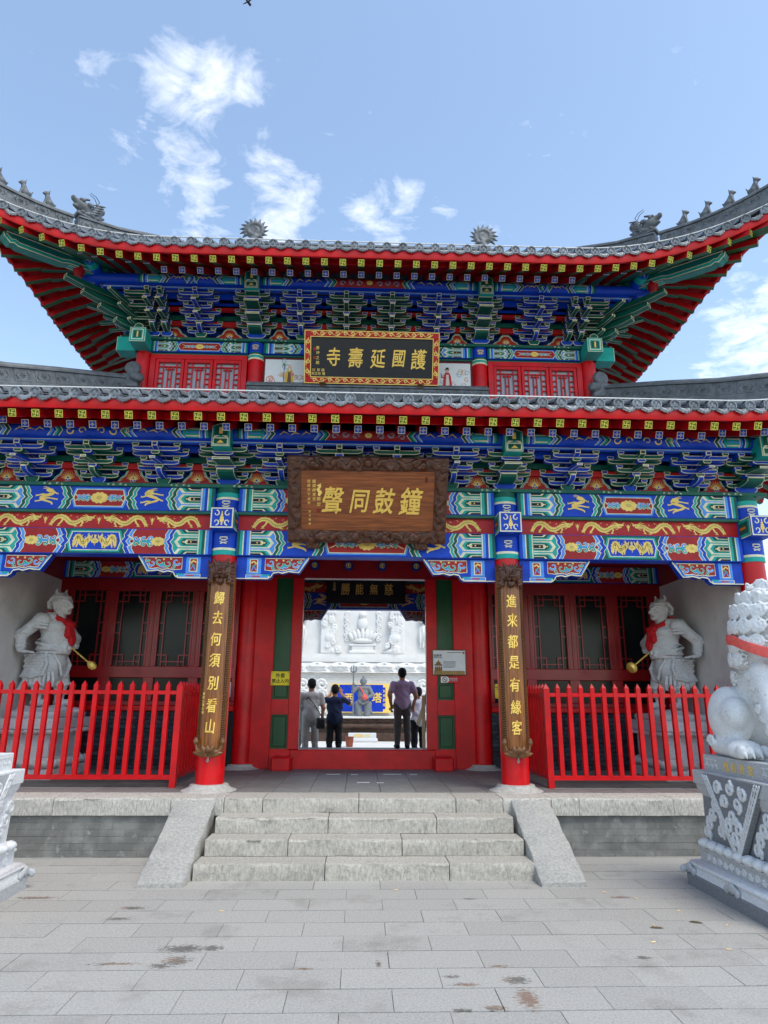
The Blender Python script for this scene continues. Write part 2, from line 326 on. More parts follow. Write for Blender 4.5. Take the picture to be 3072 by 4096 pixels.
# ------------------------------------------------------------------ flat painting built as thin coloured inlays
class Paint:
    """draws in (u,v) on a plane: org + u*U + v*V, raised along the normal"""
    def __init__(s, org, U, V, Nn, lift=.0015, warp=None):
        s.o, s.U, s.V, s.N = [np.array(q, float) for q in (org, U, V, Nn)]; s.mb = MB(); s.lift = lift; s.k = 0; s.warp = warp
    def pt(s, u, v, h):
        if s.warp: return s.warp(u, v, h)
        return s.o+s.U*u+s.V*v+s.N*h
    def poly(s, pts, c, layer=0):
        s.k += 1; h = s.lift+layer*.0012+(s.k % 11)*.0001
        n = len(pts); ar = sum(pts[i][0]*pts[(i+1)%n][1]-pts[(i+1)%n][0]*pts[i][1] for i in range(n))
        if ar < 0: pts = pts[::-1]
        s.mb.add([s.pt(u, v, h) for u, v in pts], [tuple(range(n))], c)
    def rect(s, u0, u1, v0, v1, c, layer=0): s.poly([(u0,v0),(u1,v0),(u1,v1),(u0,v1)], c, layer)
    def frame(s, u0, u1, v0, v1, t, c, layer=0):
        s.k += 1; h = s.lift+layer*.0012+(s.k % 11)*.0001
        vs = [(u0,v0),(u1,v0),(u1,v1),(u0,v1),(u0+t,v0+t),(u1-t,v0+t),(u1-t,v1-t),(u0+t,v1-t)]
        s.mb.add([s.pt(u, v, h) for u, v in vs], [(0,1,5,4),(1,2,6,5),(2,3,7,6),(3,0,4,7)], c)
    def disc(s, u, v, r_, c, layer=0, n=10, rv=None):
        rv = rv or r_; s.poly([(u+r_*math.cos(2*math.pi*i/n), v+rv*math.sin(2*math.pi*i/n)) for i in range(n)], c, layer)
    def line(s, pts, wd, c, layer=0, closed=False):
        """ribbon; wd is a number or a list"""
        n = len(pts); P = [np.array(p, float) for p in pts]; wd = wd if hasattr(wd, '__len__') else [wd]*n
        s.k += 1; h = s.lift+layer*.0012+(s.k % 11)*.0001; vs = []
        for i in range(n):
            a = P[(i-1) % n] if (closed or i > 0) else P[0]; b = P[(i+1) % n] if (closed or i < n-1) else P[-1]
            t = b-a; t = t/(np.linalg.norm(t)+1e-9); q = np.array([-t[1], t[0]])*wd[i]/2
            vs += [s.pt(*(P[i]-q), h), s.pt(*(P[i]+q), h)]
        m = n if closed else n-1
        s.mb.add(vs, [(2*i, 2*((i+1)%n), 2*((i+1)%n)+1, 2*i+1) for i in range(m)], c)
    def build(s, name, parent, m='paint'):
        return s.mb.build(name, m, parent) if s.mb.f else None
def arc(cx, cy, r_, a0, a1, n=8, ry=None):
    ry = ry or r_; return [(cx+r_*math.cos(R(a0+(a1-a0)*i/n)), cy+ry*math.sin(R(a0+(a1-a0)*i/n))) for i in range(n+1)]
def spiral(cx, cy, r0, r1, a0, turns, n=16):
    return [(cx+(r0+(r1-r0)*i/n)*math.cos(R(a0+360*turns*i/n)), cy+(r0+(r1-r0)*i/n)*math.sin(R(a0+360*turns*i/n))) for i in range(n+1)]

# ------------------------------------------------------------------ writing
TXT = {}
def text_mesh(body, size=1, bold=0, ext=.02, shear=0):
    key = (body, bold, ext, shear)
    if key not in TXT:
        c = bpy.data.curves.new('lettering', 'FONT'); c.body = body; c.extrude = ext; c.resolution_u = 2; c.align_x = 'CENTER'; c.align_y = 'CENTER'; c.shear = shear
        o = bpy.data.objects.new('lettering', c); COL.objects.link(o)
        dg = bpy.context.evaluated_depsgraph_get(); dg.update()
        me = bpy.data.meshes.new_from_object(o.evaluated_get(dg)); bpy.data.objects.remove(o)
        n = len(me.vertices); a = np.zeros(n*3); me.vertices.foreach_get('co', a); a = a.reshape(-1, 3)
        if n: a[:, :2] -= (a[:, :2].max(0)+a[:, :2].min(0))/2
        TXT[key] = (a, [tuple(p.vertices) for p in me.polygons]); bpy.data.meshes.remove(me)
    return TXT[key]
def lettering(name, items, parent, m, org, U, V, Nn, warp=None, bold=.012, shear=0, ext=.01, brush=0, c=None):
    """items: (string, u, v, size); each drawn centred at (u,v) on the plane"""
    o, U, V, Nn = [np.array(q, float) for q in (org, U, V, Nn)]; mb = MB(); rg = np.random.RandomState(3)
    for (t, u, v, sz) in items:
        a, fs = text_mesh(t, 1, bold, ext, shear); b = a.copy()
        if brush:
            ph = rg.rand(4)*6
            b[:, 0] *= .84; b[:, 1] *= 1.14
            b[:, 0] += brush*np.sin(b[:, 1]*4+ph[0])+brush*.5*np.sin(b[:, 1]*9+ph[1]); b[:, 1] += brush*np.sin(b[:, 0]*4+ph[2])+.12*b[:, 0]*brush*6
        for (ox, oz) in (((0, 0),) if bold < .002 else ((-bold, -bold*.5), (bold, bold*.5), (-bold*.4, bold), (bold*.4, -bold))):
          k_ = .0003*(1+ox*20)
          pts = [(warp(u+(q[0]+ox)*sz, v+(q[1]+oz)*sz, .004+k_+q[2]*sz) if warp else o+U*(u+(q[0]+ox)*sz)+V*(v+(q[1]+oz)*sz)+Nn*(.004+k_+q[2]*sz)) for q in b]
          mb.add(pts, fs, c)
        continue
        pts = [(warp(u+q[0]*sz, v+q[1]*sz, .004+q[2]*sz) if warp else o+U*(u+q[0]*sz)+V*(v+q[1]*sz)+Nn*(.004+q[2]*sz)) for q in b]
        mb.add(pts, fs, c)
    return mb.build(name, m, parent)

# ------------------------------------------------------------------ sculpting: smooth union of rounded solids, meshed by surface nets
class Sculpt:
    def __init__(s, k=.03): s.p = []; s.k = k; s.fx = []
    def cap(s, a, b, ra, rb=None, c=0, k=None, sub=False): s.p.append(('c', np.array(a, float), np.array(b, float), ra, ra if rb is None else rb, c, k, sub)); return s
    def ell(s, ce, r_, c=0, rot=None, k=None, sub=False):
        M = np.array(Matrix.Identity(3)) if rot is None else np.array((Matrix.Rotation(R(rot[2]),3,'Z')@Matrix.Rotation(R(rot[1]),3,'Y')@Matrix.Rotation(R(rot[0]),3,'X')))
        s.p.append(('e', np.array(ce, float), np.array(r_, float) if hasattr(r_, '__len__') else np.array([r_]*3, float), M, None, c, k, sub)); return s
    def box(s, ce, h, rd=.01, c=0, rot=None, k=None, sub=False):
        M = np.array(Matrix.Identity(3)) if rot is None else np.array((Matrix.Rotation(R(rot[2]),3,'Z')@Matrix.Rotation(R(rot[1]),3,'Y')@Matrix.Rotation(R(rot[0]),3,'X')))
        s.p.append(('b', np.array(ce, float), np.array(h, float), M, rd, c, k, sub)); return s
    @staticmethod
    def dist(q, P):
        if q[0] == 'c':
            a, b, ra, rb = q[1:5]; ba = b-a; L2 = max(ba.dot(ba), 1e-9)
            t = np.clip(((P-a)@ba)/L2, 0, 1); return np.linalg.norm(P-a-t[..., None]*ba, axis=-1)-(ra+(rb-ra)*t)
        X = (P-q[1])@q[3]
        if q[0] == 'e':
            r_ = q[2]; k0 = np.linalg.norm(X/r_, axis=-1); k1 = np.linalg.norm(X/(r_*r_), axis=-1)+1e-9; return k0*(k0-1)/k1
        d = np.abs(X)-q[2]+q[4]; return np.linalg.norm(np.maximum(d, 0), axis=-1)+np.minimum(d.max(-1), 0)-q[4]
    def bounds(s, q):
        if q[0] == 'c': a, b, ra, rb = q[1:5]; r_ = max(ra, rb); return np.minimum(a, b)-r_, np.maximum(a, b)+r_
        ex = np.abs(q[3])@q[2]; return q[1]-ex, q[1]+ex
    def mesh(s, name, h, cols=None, m=None, disp=None):
        add = [q for q in s.p if not q[7]]
        lo = np.min([s.bounds(q)[0] for q in add], 0)-3*h; hi = np.max([s.bounds(q)[1] for q in add], 0)+3*h
        n = np.ceil((hi-lo)/h).astype(int)+1
        ax = [lo[i]+h*np.arange(n[i]) for i in range(3)]
        D = np.full(tuple(n), 1.0, np.float32); Cid = np.zeros(tuple(n), np.int16); Best = np.full(tuple(n), 1e3, np.float32)
        for q in s.p:
            k = q[6] if q[6] is not None else s.k; b0, b1 = s.bounds(q); mg = k+4*h
            i0 = np.clip(np.floor((b0-mg-lo)/h).astype(int), 0, n-1); i1 = np.clip(np.ceil((b1+mg-lo)/h).astype(int)+1, 1, n)
            sl = tuple(slice(i0[i], i1[i]) for i in range(3))
            P = np.stack(np.meshgrid(*[ax[i][sl[i]] for i in range(3)], indexing='ij'), -1)
            d = s.dist(q, P).astype(np.float32); a = D[sl]
            if q[7]:
                d = -d; hh = np.maximum(k-np.abs(a-d), 0)/max(k, 1e-6); D[sl] = np.maximum(a, d)+hh*hh*k*.25
            else:
                hh = np.maximum(k-np.abs(a-d), 0)/max(k, 1e-6); D[sl] = np.minimum(a, d)-hh*hh*k*.25
                better = d < Best[sl]; Best[sl] = np.where(better, d, Best[sl]); Cid[sl] = np.where(better, q[5], Cid[sl])
        if disp is not None:
            P = np.stack(np.meshgrid(*ax, indexing='ij'), -1); near = np.abs(D) < 4*h; D[near] += disp(P[near]).astype(np.float32)
        I = D < 0
        V = np.zeros((*(n-1), 3), np.float32); cnt = np.zeros(tuple(n-1), np.int16)
        g = lambda A, o: A[o[0]:o[0]+n[0]-1, o[1]:o[1]+n[1]-1, o[2]:o[2]+n[2]-1]
        cs = [(i, j, k) for i in (0,1) for j in (0,1) for k in (0,1)]
        for a in cs:
            for e in range(3):
                if a[e]: continue
                b = list(a); b[e] = 1
                ia, ib = g(I, a), g(I, b); sel = ia != ib
                if not sel.any(): continue
                da, db = g(D, a)[sel], g(D, b)[sel]; t = da/(da-db)
                pt = np.tile(np.array(a, np.float32), (len(t), 1)); pt[:, e] = t
                V[sel] += pt; cnt[sel] += 1
        act = cnt > 0; idx = np.full(tuple(n-1), -1, np.int64); idx[act] = np.arange(act.sum())
        ijk = np.argwhere(act); vs = lo+h*(ijk+V[act]/cnt[act][:, None]); cv = Cid[:-1, :-1, :-1][act]
        F = []
        for e in range(3):
            o = [0,0,0]; o[e] = 1; s0 = tuple(slice(0, n[i]-o[i]) for i in range(3)); s1 = tuple(slice(o[i], n[i]) for i in range(3))
            ch = np.argwhere(I[s0] != I[s1]); u, w_ = [(1,2),(2,0),(0,1)][e]
            ch = ch[(ch[:, u] > 0) & (ch[:, w_] > 0) & (ch[:, u] < n[u]-1) & (ch[:, w_] < n[w_]-1)]
            if len(ch) == 0: continue
            du = np.zeros(3, int); du[u] = 1; dw = np.zeros(3, int); dw[w_] = 1
            q = np.stack([idx[tuple((ch-du-dw).T)], idx[tuple((ch-dw).T)], idx[tuple(ch.T)], idx[tuple((ch-du).T)]], 1)
            ins = I[tuple(ch.T)]; q[~ins] = q[~ins][:, ::-1]; F.append(q)
        F = np.concatenate(F); F = F[(F >= 0).all(1)]
        me = bpy.data.meshes.new(name); me.from_pydata(vs.tolist(), [], F.tolist())
        if cols is not None:
            a = me.color_attributes.new('Col', 'FLOAT_COLOR', 'POINT'); arr = np.ones((len(vs), 4), np.float32); arr[:, :3] = np.array(cols)[cv]; a.data.foreach_set('color', arr.ravel())
        me.shade_smooth()
        if m: me.materials.append(MATS[m])
        me.update(); return me

def characters(items, parent, *a, **k):
    for it in items: lettering('character', [it], parent, *a, **k)
# ================================================================== ground
gm = MB(); gm.add([(-400,-60,-.03),(400,-60,-.03),(400,900,-.03),(-400,900,-.03)], [(0,1,2,3)])
struct(gm.build('ground', 'ground_far'))
gb = MB(); gb.box(-14, 14, -4, 8.4, -.025, -.014); pav_base = struct(gb.build('paving', 'paver_joint'))
PW, PD = .593, .302
pm = MB().box(-PW/2+.0018, PW/2-.0018, -PD/2+.0055, PD/2-.0055, -.03, 0).mesh('paver', 'paver')
rest = MB(); rg = np.random.RandomState(5)
for r_ in range(-24, 13):
    yc = 4.17+PD*(r_+.5); off = .213 if r_ % 2 == 0 else .213+PW/2
    for k in range(-23, 23):
        xc = off+PW*(k+.5)
        dz = rg.uniform(-.0018, .0018)
        inview = yc > 3.6 and abs(xc-.1) < .75*yc-.35+.6 and abs(xc) < 4.6
        if inview: obj('paver', pm, pav_base, (xc+rg.uniform(-.001,.001), yc, dz))
        else: rest.box(xc-PW/2+.0018, xc+PW/2-.0018, yc-PD/2+.0055, yc+PD/2-.0055, -.03, dz)
stuff(rest.build('paver_field', 'paver', pav_base))

# ================================================================== stone steps (a thing of their own)
GX, GY = .07, 8.5
PZ, PFY = .58, -.69            # platform height and front edge (local to the gate)
G = thing('temple_gate', 'two-storey temple gatehouse with upturned grey tiled roofs and painted blue green beams', 'building', (GX, GY, 0))
ST = thing('stone_steps', 'worn stone steps with sloping side slabs before the gate', 'steps', (GX, GY-1.2, 0))
def rough_block(x0, x1, y0, y1, z0, z1, amp=.006, nx=12, seed=0, m='step_stone', name='step_stone', parent=None, loc=None):
    """stone block with an uneven worn front edge"""
    g = np.random.RandomState(seed); mb = MB(); xs = np.linspace(x0, x1, nx+1)
    prof = [(y1, z0), (y0, z0), (y0, (z0+z1)/2), (y0, z1-.018), (y0+.006, z1-.006), (y0+.02, z1), (y0+.09, z1+.001), (y1, z1)]
    vs = []
    for i, x in enumerate(xs):
        for j, (y, z) in enumerate(prof):
            a = 0 if j in (0, 7) else 1; e = .3 if i in (0, nx) else 1
            vs.append((x, y+a*g.normal(0, amp)*e, z+(g.normal(0, amp*.6) if j in (3,4,5) else 0)))
    k = len(prof); fs = [(i*k+j, i*k+(j+1)%k, (i+1)*k+(j+1)%k, (i+1)*k+j) for i in range(nx) for j in range(k)]
    fs += [tuple(range(k))[::-1], tuple(range(nx*k, nx*k+k))]
    mb.add(vs, [f[::-1] for f in fs]); return mb.build(name, m, parent, smooth=35, recalc=True)
H = PZ/4; y_ = lambda i: -1.63+.313*i
# local to ST (loc y = 7.3): gate-local y -> y+1.2
joints = [[-1.565, -.36, .79, 1.59], [-1.535, -.735, .37, 1.565], [-1.51, -.365, .745, 1.54], [-1.49, -1.08, -.055, .99, 1.50]]
for i in range(4):
    J = joints[i]
    for a in range(len(J)-1):
        back = y_(i)+1.2+(.62 if i < 3 else .5)
        rough_block(J[a]+.004, J[a+1]-.004, y_(i)+1.2+random.uniform(-.006,.006), back-.3*(i < 3), H*i+(.002 if i else -.02), H*(i+1)+random.uniform(-.003,.003), seed=10*i+a, parent=ST)
for sgn in (-1, 1):             # sloping cheek slabs
    x0, x1 = (1.585, 2.0)
    mb = MB(); g = np.random.RandomState(40+sgn); n = 14; vs = []
    for i in range(n+1):
        t = i/n; yy = -1.86+1.2+t*1.20; zz = .035+t*(.575-.035)
        for (x, dz) in ((x0, -.2), (x0, -.012), (x0+.012, 0), (x1-.012, 0), (x1, -.012), (x1, -.2)):
            vs.append((sgn*(x+.0*t+g.normal(0, .004))+0*(1-t), yy, max(-.02, zz+dz+g.normal(0, .003))))
    fs = [(i*6+j, i*6+(j+1)%6, (i+1)*6+(j+1)%6, (i+1)*6+j) for i in range(n) for j in range(6)]+[tuple(range(6)), tuple(range(n*6, n*6+6))]
    mb.add(vs, fs); mb.build('cheek_slab', 'cheek_stone', ST, smooth=40, recalc=True)

# ================================================================== platform of the gate
plat = MB(); plat.box(-6.6, 6.6, PFY+.06, 5.14+.69, -.02, PZ-.03); plat = plat.build('platform', 'plinth_brick', G)
edge_x = [-6.6, -5.1, -4.06, -3.28, -2.05, -1.49, 1.50, 2.03, 2.33, 3.37, 4.25, 5.3, 6.6]
for a in range(len(edge_x)-1):
    if abs(edge_x[a]+1.49) < .01: continue
    rough_block(edge_x[a]+.003, edge_x[a+1]-.003, PFY+random.uniform(-.004,.004), -.22, PZ-.17, PZ+random.uniform(-.002,.002), seed=100+a, name='edge_stone', m='edge_stone', parent=plat)
# brick courses under the edge stones
bh = (PZ-.172)/6
for sgn in (-1, 1):
    for c in range(6):
        x = 1.95+(0 if c % 2 else .14)
        while x < 6.5:
            x2 = min(x+.28, 6.5)
            if x < 4.6:
                b = MB().box(x+.0006, x2-.0006, PFY+.035+random.uniform(-.002,.002), PFY+.1, c*bh+.0007, (c+1)*bh-.0007, ch=.001)
                o = b.mesh('brick', 'plinth_brick'); q = obj('brick', o, plat); q.scale.x = sgn
                if sgn < 0:
                    bpy.data.objects.remove(q); b.v = [(-v[0], v[1], v[2]) for v in b.v]; b.f = [f[::-1] for f in b.f]; bpy.data.meshes.remove(o); b.build('brick', 'plinth_brick', plat)
            else:
                bb = (x, x2) if sgn > 0 else (-x2, -x); MB().box(bb[0]+.002, bb[1]-.002, PFY+.035, PFY+.1, c*bh+.002, (c+1)*bh-.002).build('brick', 'plinth_brick', plat)
            x = x2
# porch floor tiles
tm = MB().box(-.2035, .2035, -.2035, .2035, -.02, 0, ch=.003).mesh('floor_tile', 'porch_tile')
for j in range(7):
    for i in range(-12, 13):
        x = -.01+.412*i+.0; yy = -.205+.412*(j+.5)
        if abs(x) < 4.8: obj('floor_tile', tm, plat, (x, yy+.0, PZ+random.uniform(-.0015,.001)))
for (x, y, l) in ((-.42, 1.72, .2), (-.12, 1.70, .1), (.42, 1.74, .26), (.72, 1.72, .1), (.0, .75, .16), (.22, .72, .09)): MB().box(x-l/2, x+l/2, y-.025, y+.025, PZ+.001, PZ+.0035).build('white_mark', 'white_panel', plat)
MB().box(-4.9, 4.9, 2.7, 5.8, PZ-.025, PZ-.004).build('hall_floor', 'porch_tile', plat)

# ================================================================== columns, side walls
COLX = 1.80; OUTX = 5.02; SWX = 4.85
def column(x, y, r_, z0, z1, base=True, m='red_paint'):
    MB().lathe([(r_, z0), (r_, z0+(z1-z0)*.6), (r_*.95, z1)], 32, x, y).build('column', m, G, smooth=40)
    if base:
        mb = MB(); p = [(r_+.16, PZ-.01), (r_+.15, PZ+.004), (r_+.10, PZ+.02), (r_+.06, PZ+.045), (r_+.052, PZ+.068), (r_+.02, PZ+.072)]
        mb.lathe(p, 32, x, y); mb.build('column_base', 'base_stone', G, smooth=40)
for sx in (-1, 1):
    column(sx*COLX, 0, .165, PZ+.07, 3.40)
    column(sx*OUTX, 0, .165, PZ+.07, 3.40)
    column(sx*1.87, 2.57, .17, PZ+.07, 3.9)
    column(sx*COLX, 5.14, .165, PZ+.07, 3.40)
    column(sx*OUTX, 5.14, .165, PZ+.07, 3.40)
    a, b = sorted((sx*SWX, sx*(SWX+.32)))
    MB().box(a, b, .12, 5.02, PZ-.02, 3.42).build('side_wall', 'plaster', G)
    a, b = sorted((sx*(SWX-.012), sx*(SWX+.33)))
    MB().box(a, b, .10, 5.04, 3.42, 4.3).build('wall_beam', 'dark_red', G)

# ================================================================== painted beams
def chev(p, u0, u1, H, d, c, layer=0, s=1):
    """band whose two edges are stepped chevrons, pointing along +u for s=1"""
    pr = [(0, 0), (.22, .55), (.34, .45), (.5, 1), (.66, .45), (.78, .55), (1, 0)]
    p_ = [(u0+s*d*q, v*H) for v, q in pr]+[(u1+s*d*q, v*H) for v, q in pr[::-1]]
    # split in quads so that each face stays convex
    n = len(pr)
    for i in range(n-1): p.poly([(u0+s*d*pr[i][1], pr[i][0]*H), (u1+s*d*pr[i][1], pr[i][0]*H), (u1+s*d*pr[i+1][1], pr[i+1][0]*H), (u0+s*d*pr[i+1][1], pr[i+1][0]*H)], c, layer)
def dragon(p, cx, cy, w, h, s=1, c=GOLD, layer=3):
    """running dragon: arched body, maned head, four clawed legs, flame tail"""
    D_ = tuple(q*.45 for q in c); xy = [(-.46,-.30),(-.42,-.06),(-.36,.18),(-.26,.27),(-.16,.16),(-.08,-.08),(.0,-.20),(.10,-.16),(.18,.0),(.25,.12),(.33,.10)]
    P0 = [(cx+s*w*x, cy+h*y) for x, y in xy]; n = len(P0)
    pts = []
    for i in range(n-1):
        for k in range(3):
            t = k/3; a_, b_, c_, d_ = P0[max(i-1,0)], P0[i], P0[i+1], P0[min(i+2,n-1)]
            pts.append(tuple(.5*((2*b_[j])+(-a_[j]+c_[j])*t+(2*a_[j]-5*b_[j]+4*c_[j]-d_[j])*t*t+(-a_[j]+3*b_[j]-3*c_[j]+d_[j])*t**3) for j in (0,1)))
    pts.append(P0[-1]); m_ = len(pts)
    wd = [h*(.09+.24*math.sin(math.pi*min(1, .12+.8*i/m_))) for i in range(m_)]
    p.line(pts, wd, c, layer); p.line(pts[3:], [q*.16 for q in wd[3:]], D_, layer+1)
    for i in range(3, m_-2, 2):        # dorsal fins
        (x, y), (x2, y2) = pts[i], pts[i+1]; tx, ty = x2-x, y2-y; l = math.hypot(tx, ty)+1e-9; nx, ny = -ty/l*s, tx/l*s
        p.poly([(x+nx*wd[i]*.4, y+ny*wd[i]*.4), (x2+nx*wd[i]*.4, y2+ny*wd[i]*.4), ((x+x2)/2+nx*(wd[i]*.5+h*.07)-tx*.6, (y+y2)/2+ny*(wd[i]*.5+h*.07)-ty*.6)], c, layer)
    hx, hy = cx+s*w*.38, cy+h*.14
    p.poly([(hx-s*.07*w, hy-h*.10), (hx+s*.01*w, hy-h*.17), (hx+s*.06*w, hy-h*.12), (hx+s*.05*w, hy-h*.02), (hx+s*.115*w, hy+h*.02), (hx+s*.10*w, hy+h*.12), (hx+s*.03*w, hy+h*.15), (hx-s*.05*w, hy+h*.17)], c, layer)
    p.line([(hx+s*.0*w, hy-h*.02), (hx+s*.09*w, hy-h*.05)], [h*.03, h*.015], D_, layer+2); p.disc(hx+s*.02*w, hy+h*.07, h*.028, D_, layer+2, 6)
    for dx, dy, ex, ey in ((-.03,.13,-.12,.34),(-.05,.10,-.17,.24),(-.06,.02,-.19,.10),(-.02,-.13,-.09,-.30),(-.05,-.08,-.14,-.20),(.08,.10,.14,.26)):
        p.line([(hx+s*dx*w, hy+dy*h), (hx+s*(dx+ex)*.5*w, hy+(dy+ey)*.56*h), (hx+s*ex*w, hy+ey*h)], [h*.085, h*.06, .002], c, layer)
    for i, (lx, ly, kx, ky, ex, ey) in enumerate(((-.34,.12,-.44,.02,-.47,-.20),(-.20,.14,-.24,-.12,-.30,-.36),(.06,-.14,.0,-.30,.09,-.40),(.20,.02,.24,-.18,.20,-.38))):
        e = (cx+s*ex*w, cy+ey*h); p.line([(cx+s*lx*w, cy+ly*h), (cx+s*kx*w, cy+ky*h), e], [h*.16, h*.12, h*.08], c, layer)
        for q in (-1, 0, 1, 2): p.line([e, (e[0]+s*w*.05*(q*.6-.1), e[1]-h*.085+abs(q)*h*.03)], [h*.06, .002], c, layer)
    tx, ty = P0[0]
    for ax, ay in ((-.05,-.10),(-.06,.05),(.03,-.14)): p.line([(tx, ty), (tx+s*ax*w, ty+ay*h)], [h*.10, .002], c, layer)
    for fx, fy in ((-.05,.30),(.09,.20),(-.31,-.28),(.12,-.02)): p.line([(cx+s*fx*w, cy+fy*h), (cx+s*(fx+.035)*w, cy+(fy+.09)*h)], [h*.06, .002], c, layer)
def dragon_up(p, cx, cy, w, h, s=1, c=GOLD, layer=3):
    """coiled dragon standing upright in a square field"""
    f = lambda t: (cx+s*w*(.26*math.sin(t*8.0+.3)), cy+h*(.36-.74*t))
    n = 20; pts = [f(i/n) for i in range(n+1)]
    p.line(pts, [h*(.20-.13*(i/n)) for i in range(n+1)], c, layer)
    hx, hy = pts[0]; p.poly([(hx-.13*w*s, hy-.04*h), (hx, hy-.1*h), (hx+.17*w*s, hy-.03*h), (hx+.1*w*s, hy+.02*h), (hx+.18*w*s, hy+.06*h), (hx, hy+.11*h), (hx-.12*w*s, hy+.07*h)], c, layer)
    for q in (.02, .10): p.line([(hx, hy+q*h), (hx-.2*w*s, hy+(q+.08)*h), (hx-.3*w*s, hy+(q+.05)*h)], [.05*h, .035*h, .001], c, layer)
    for t, sx in ((.2, 1), (.35, -1), (.6, 1), (.75, -1)):
        x, y = f(t); e = (cx+sx*.4*w, y-h*.02); p.line([(x, y), ((x+e[0])/2, y+h*.05), e], [h*.11, h*.08, h*.06], c, layer)
        for q in (-1, 0, 1): p.line([e, (e[0]+sx*w*.09, e[1]+q*h*.05)], [h*.05, .002], c, layer)
def flower(p, cx, cy, r_, layer=3, c=GOLD):
    for i in range(10):
        a = 2*math.pi*i/10; p.disc(cx+r_*.78*math.cos(a)*1.15, cy+r_*.55*math.sin(a), r_*.34, c, layer, 7)
    p.disc(cx, cy, r_*.75, c, layer+1, 10, r_*.5)
    p.disc(cx, cy, r_*.45, tuple(q*.72 for q in c), layer+2, 8, r_*.3)
def curls(p, cx, cy, w, h, s=1, layer=3, cols=(TEAL, BLUE2)):
    """scrolling stems to one side of a flower"""
    for k, (t, vs_) in enumerate(((.25, 1), (.5, -1), (.78, 1))):
        for vv in (1, -1):
            x = cx+s*w*t; y = cy+vs_*vv*h*.12; rr = h*(.24-.05*k)
            sp = spiral(x, y, rr, rr*.2, (180 if s > 0 else 0), .95*vs_*vv*s, 12)
            p.line([(cx+s*w*max(0, t-.3), cy), *sp], [h*.05]+[h*.16-h*.09*i/12 for i in range(13)], CREAM, layer)
            p.line(sp, [h*.09-h*.05*i/12 for i in range(13)], cols[(k+(vv > 0)) % 2], layer+1)
    for vv in (1, -1): p.line([(cx+s*w*.8, cy), (cx+s*w, cy+vv*h*.2), (cx+s*w*1.12, cy+vv*h*.28)], [h*.08, h*.06, .001], CREAM, layer)
def leafbox(p, u0, u1, H, c, c2, s=1):
    """nested arrow-headed boxes near the beam ends"""
    p.rect(u0, u1, 0, H, c, 0)
    w = u1-u0
    for vc, hh in ((.5, .30), (.0, .30), (1.0, .30)):
        for k, (q, col) in enumerate(((1, CREAM), (.8, TEAL), (.62, GREEN), (.42, CREAM), (.30, DARK))):
            v0, v1 = max(0, (vc-hh*q/2*1.5))*H, min(1, (vc+hh*q/2*1.5))*H
            if s > 0: a, b = u0+w*.02, u0+w*(.25+.62*q)
            else: a, b = u1-w*.02, u1-w*(.25+.62*q)
            tip = (v0+v1)/2 if 0 < vc < 1 else (0 if vc == 0 else H); dd = (b-a)*.18
            if 0 < vc < 1: p.poly([(a, v0), (b-dd, v0), (b, tip), (b-dd, v1), (a, v1)], col, 1+k)
            elif vc == 0: p.poly([(a, 0), (b, 0), (b-dd, v1), (a, v1)], col, 1+k)
            else: p.poly([(a, v0), (b-dd, v0), (b, H), (a, H)], col, 1+k)
    for q in range(3): p.disc(u0+w*(.25+.14*q) if s > 0 else u1-w*(.25+.14*q), H/2, H*.035, GOLD, 7, 6)
def stripes(p, u0, u1, H, cols, layer=0):
    n = len(cols); w = (u1-u0)/sum(q[1] for q in cols); u = u0
    for c, k in cols: p.rect(u, u+w*k, 0, H, c, layer); u += w*k
def beam_half(p, u0, um, H, kind, s):
    """one half of a beam from its end u0 towards the middle um; s=+1 when u grows inward"""
    L = abs(um-u0); q = lambda t: u0+s*t
    st = [(GREEN,1),(TEAL,1),(CREAM,.4),(BLUE,1),(BLUE2,1),(CREAM,.4)] if kind in ('A','C') else [(BLUE,1),(BLUE2,1),(CREAM,.4),(GREEN,1),(TEAL,1),(CREAM,.4)]
    e1 = .17 if L > 1.2 else .10
    stripes(p, *((q(0), q(e1)) if s > 0 else (q(e1), q(0))), H, st if s > 0 else st[::-1])
    e2 = e1+(.27 if L > 1.2 else .17); d = .07
    a, b = q(e1), q(e2+d); leafbox(p, min(a,b), max(a,b), H, BLUE2 if kind in ('A','C') else TEAL, GREEN, s)
    t = e2; cols = [(CREAM,.012),(GREEN,.04),(CREAM,.01),(TEAL,.035),(CREAM,.01)] if kind in ('A','C') else [(CREAM,.012),(BLUE,.04),(CREAM,.01),(BLUE2,.035),(CREAM,.01)]
    def zig(t, cols):
        for c, w in cols:
            a, b = q(t), q(t+w); chev(p, a, b, H, s*d, c, 2) ; t += w
        return t
    t = zig(t, cols)
    if L < 1.0: return t, d
    e3 = t+(.40 if L > 1.2 else .24)
    # square field with coiled dragon or half flower
    fld = BLUE if kind in ('A','C') else RED
    a, b = q(t-.02), q(e3+d+.02); p.rect(min(a,b), max(a,b), 0, H, fld, 0)
    cxm = q((t+e3)/2+d*.6)
    if kind in ('A','C'): dragon_up(p, cxm, H/2, min(.34, H*1.0), H*.86, s)
    else:
        curls(p, q(t+d*1.3+.02), H/2, e3-t-.04, H*.9, s, 3); flower(p, q(t+d+.05), H/2, H*.22, 5)
    t = zig(e3, [(CREAM,.01),(TEAL,.035),(CREAM,.01),(GREEN,.05),(CREAM,.01)] if kind in ('A','C') else [(CREAM,.01),(BLUE2,.035),(CREAM,.01),(BLUE,.05),(CREAM,.01)])
    return t, d
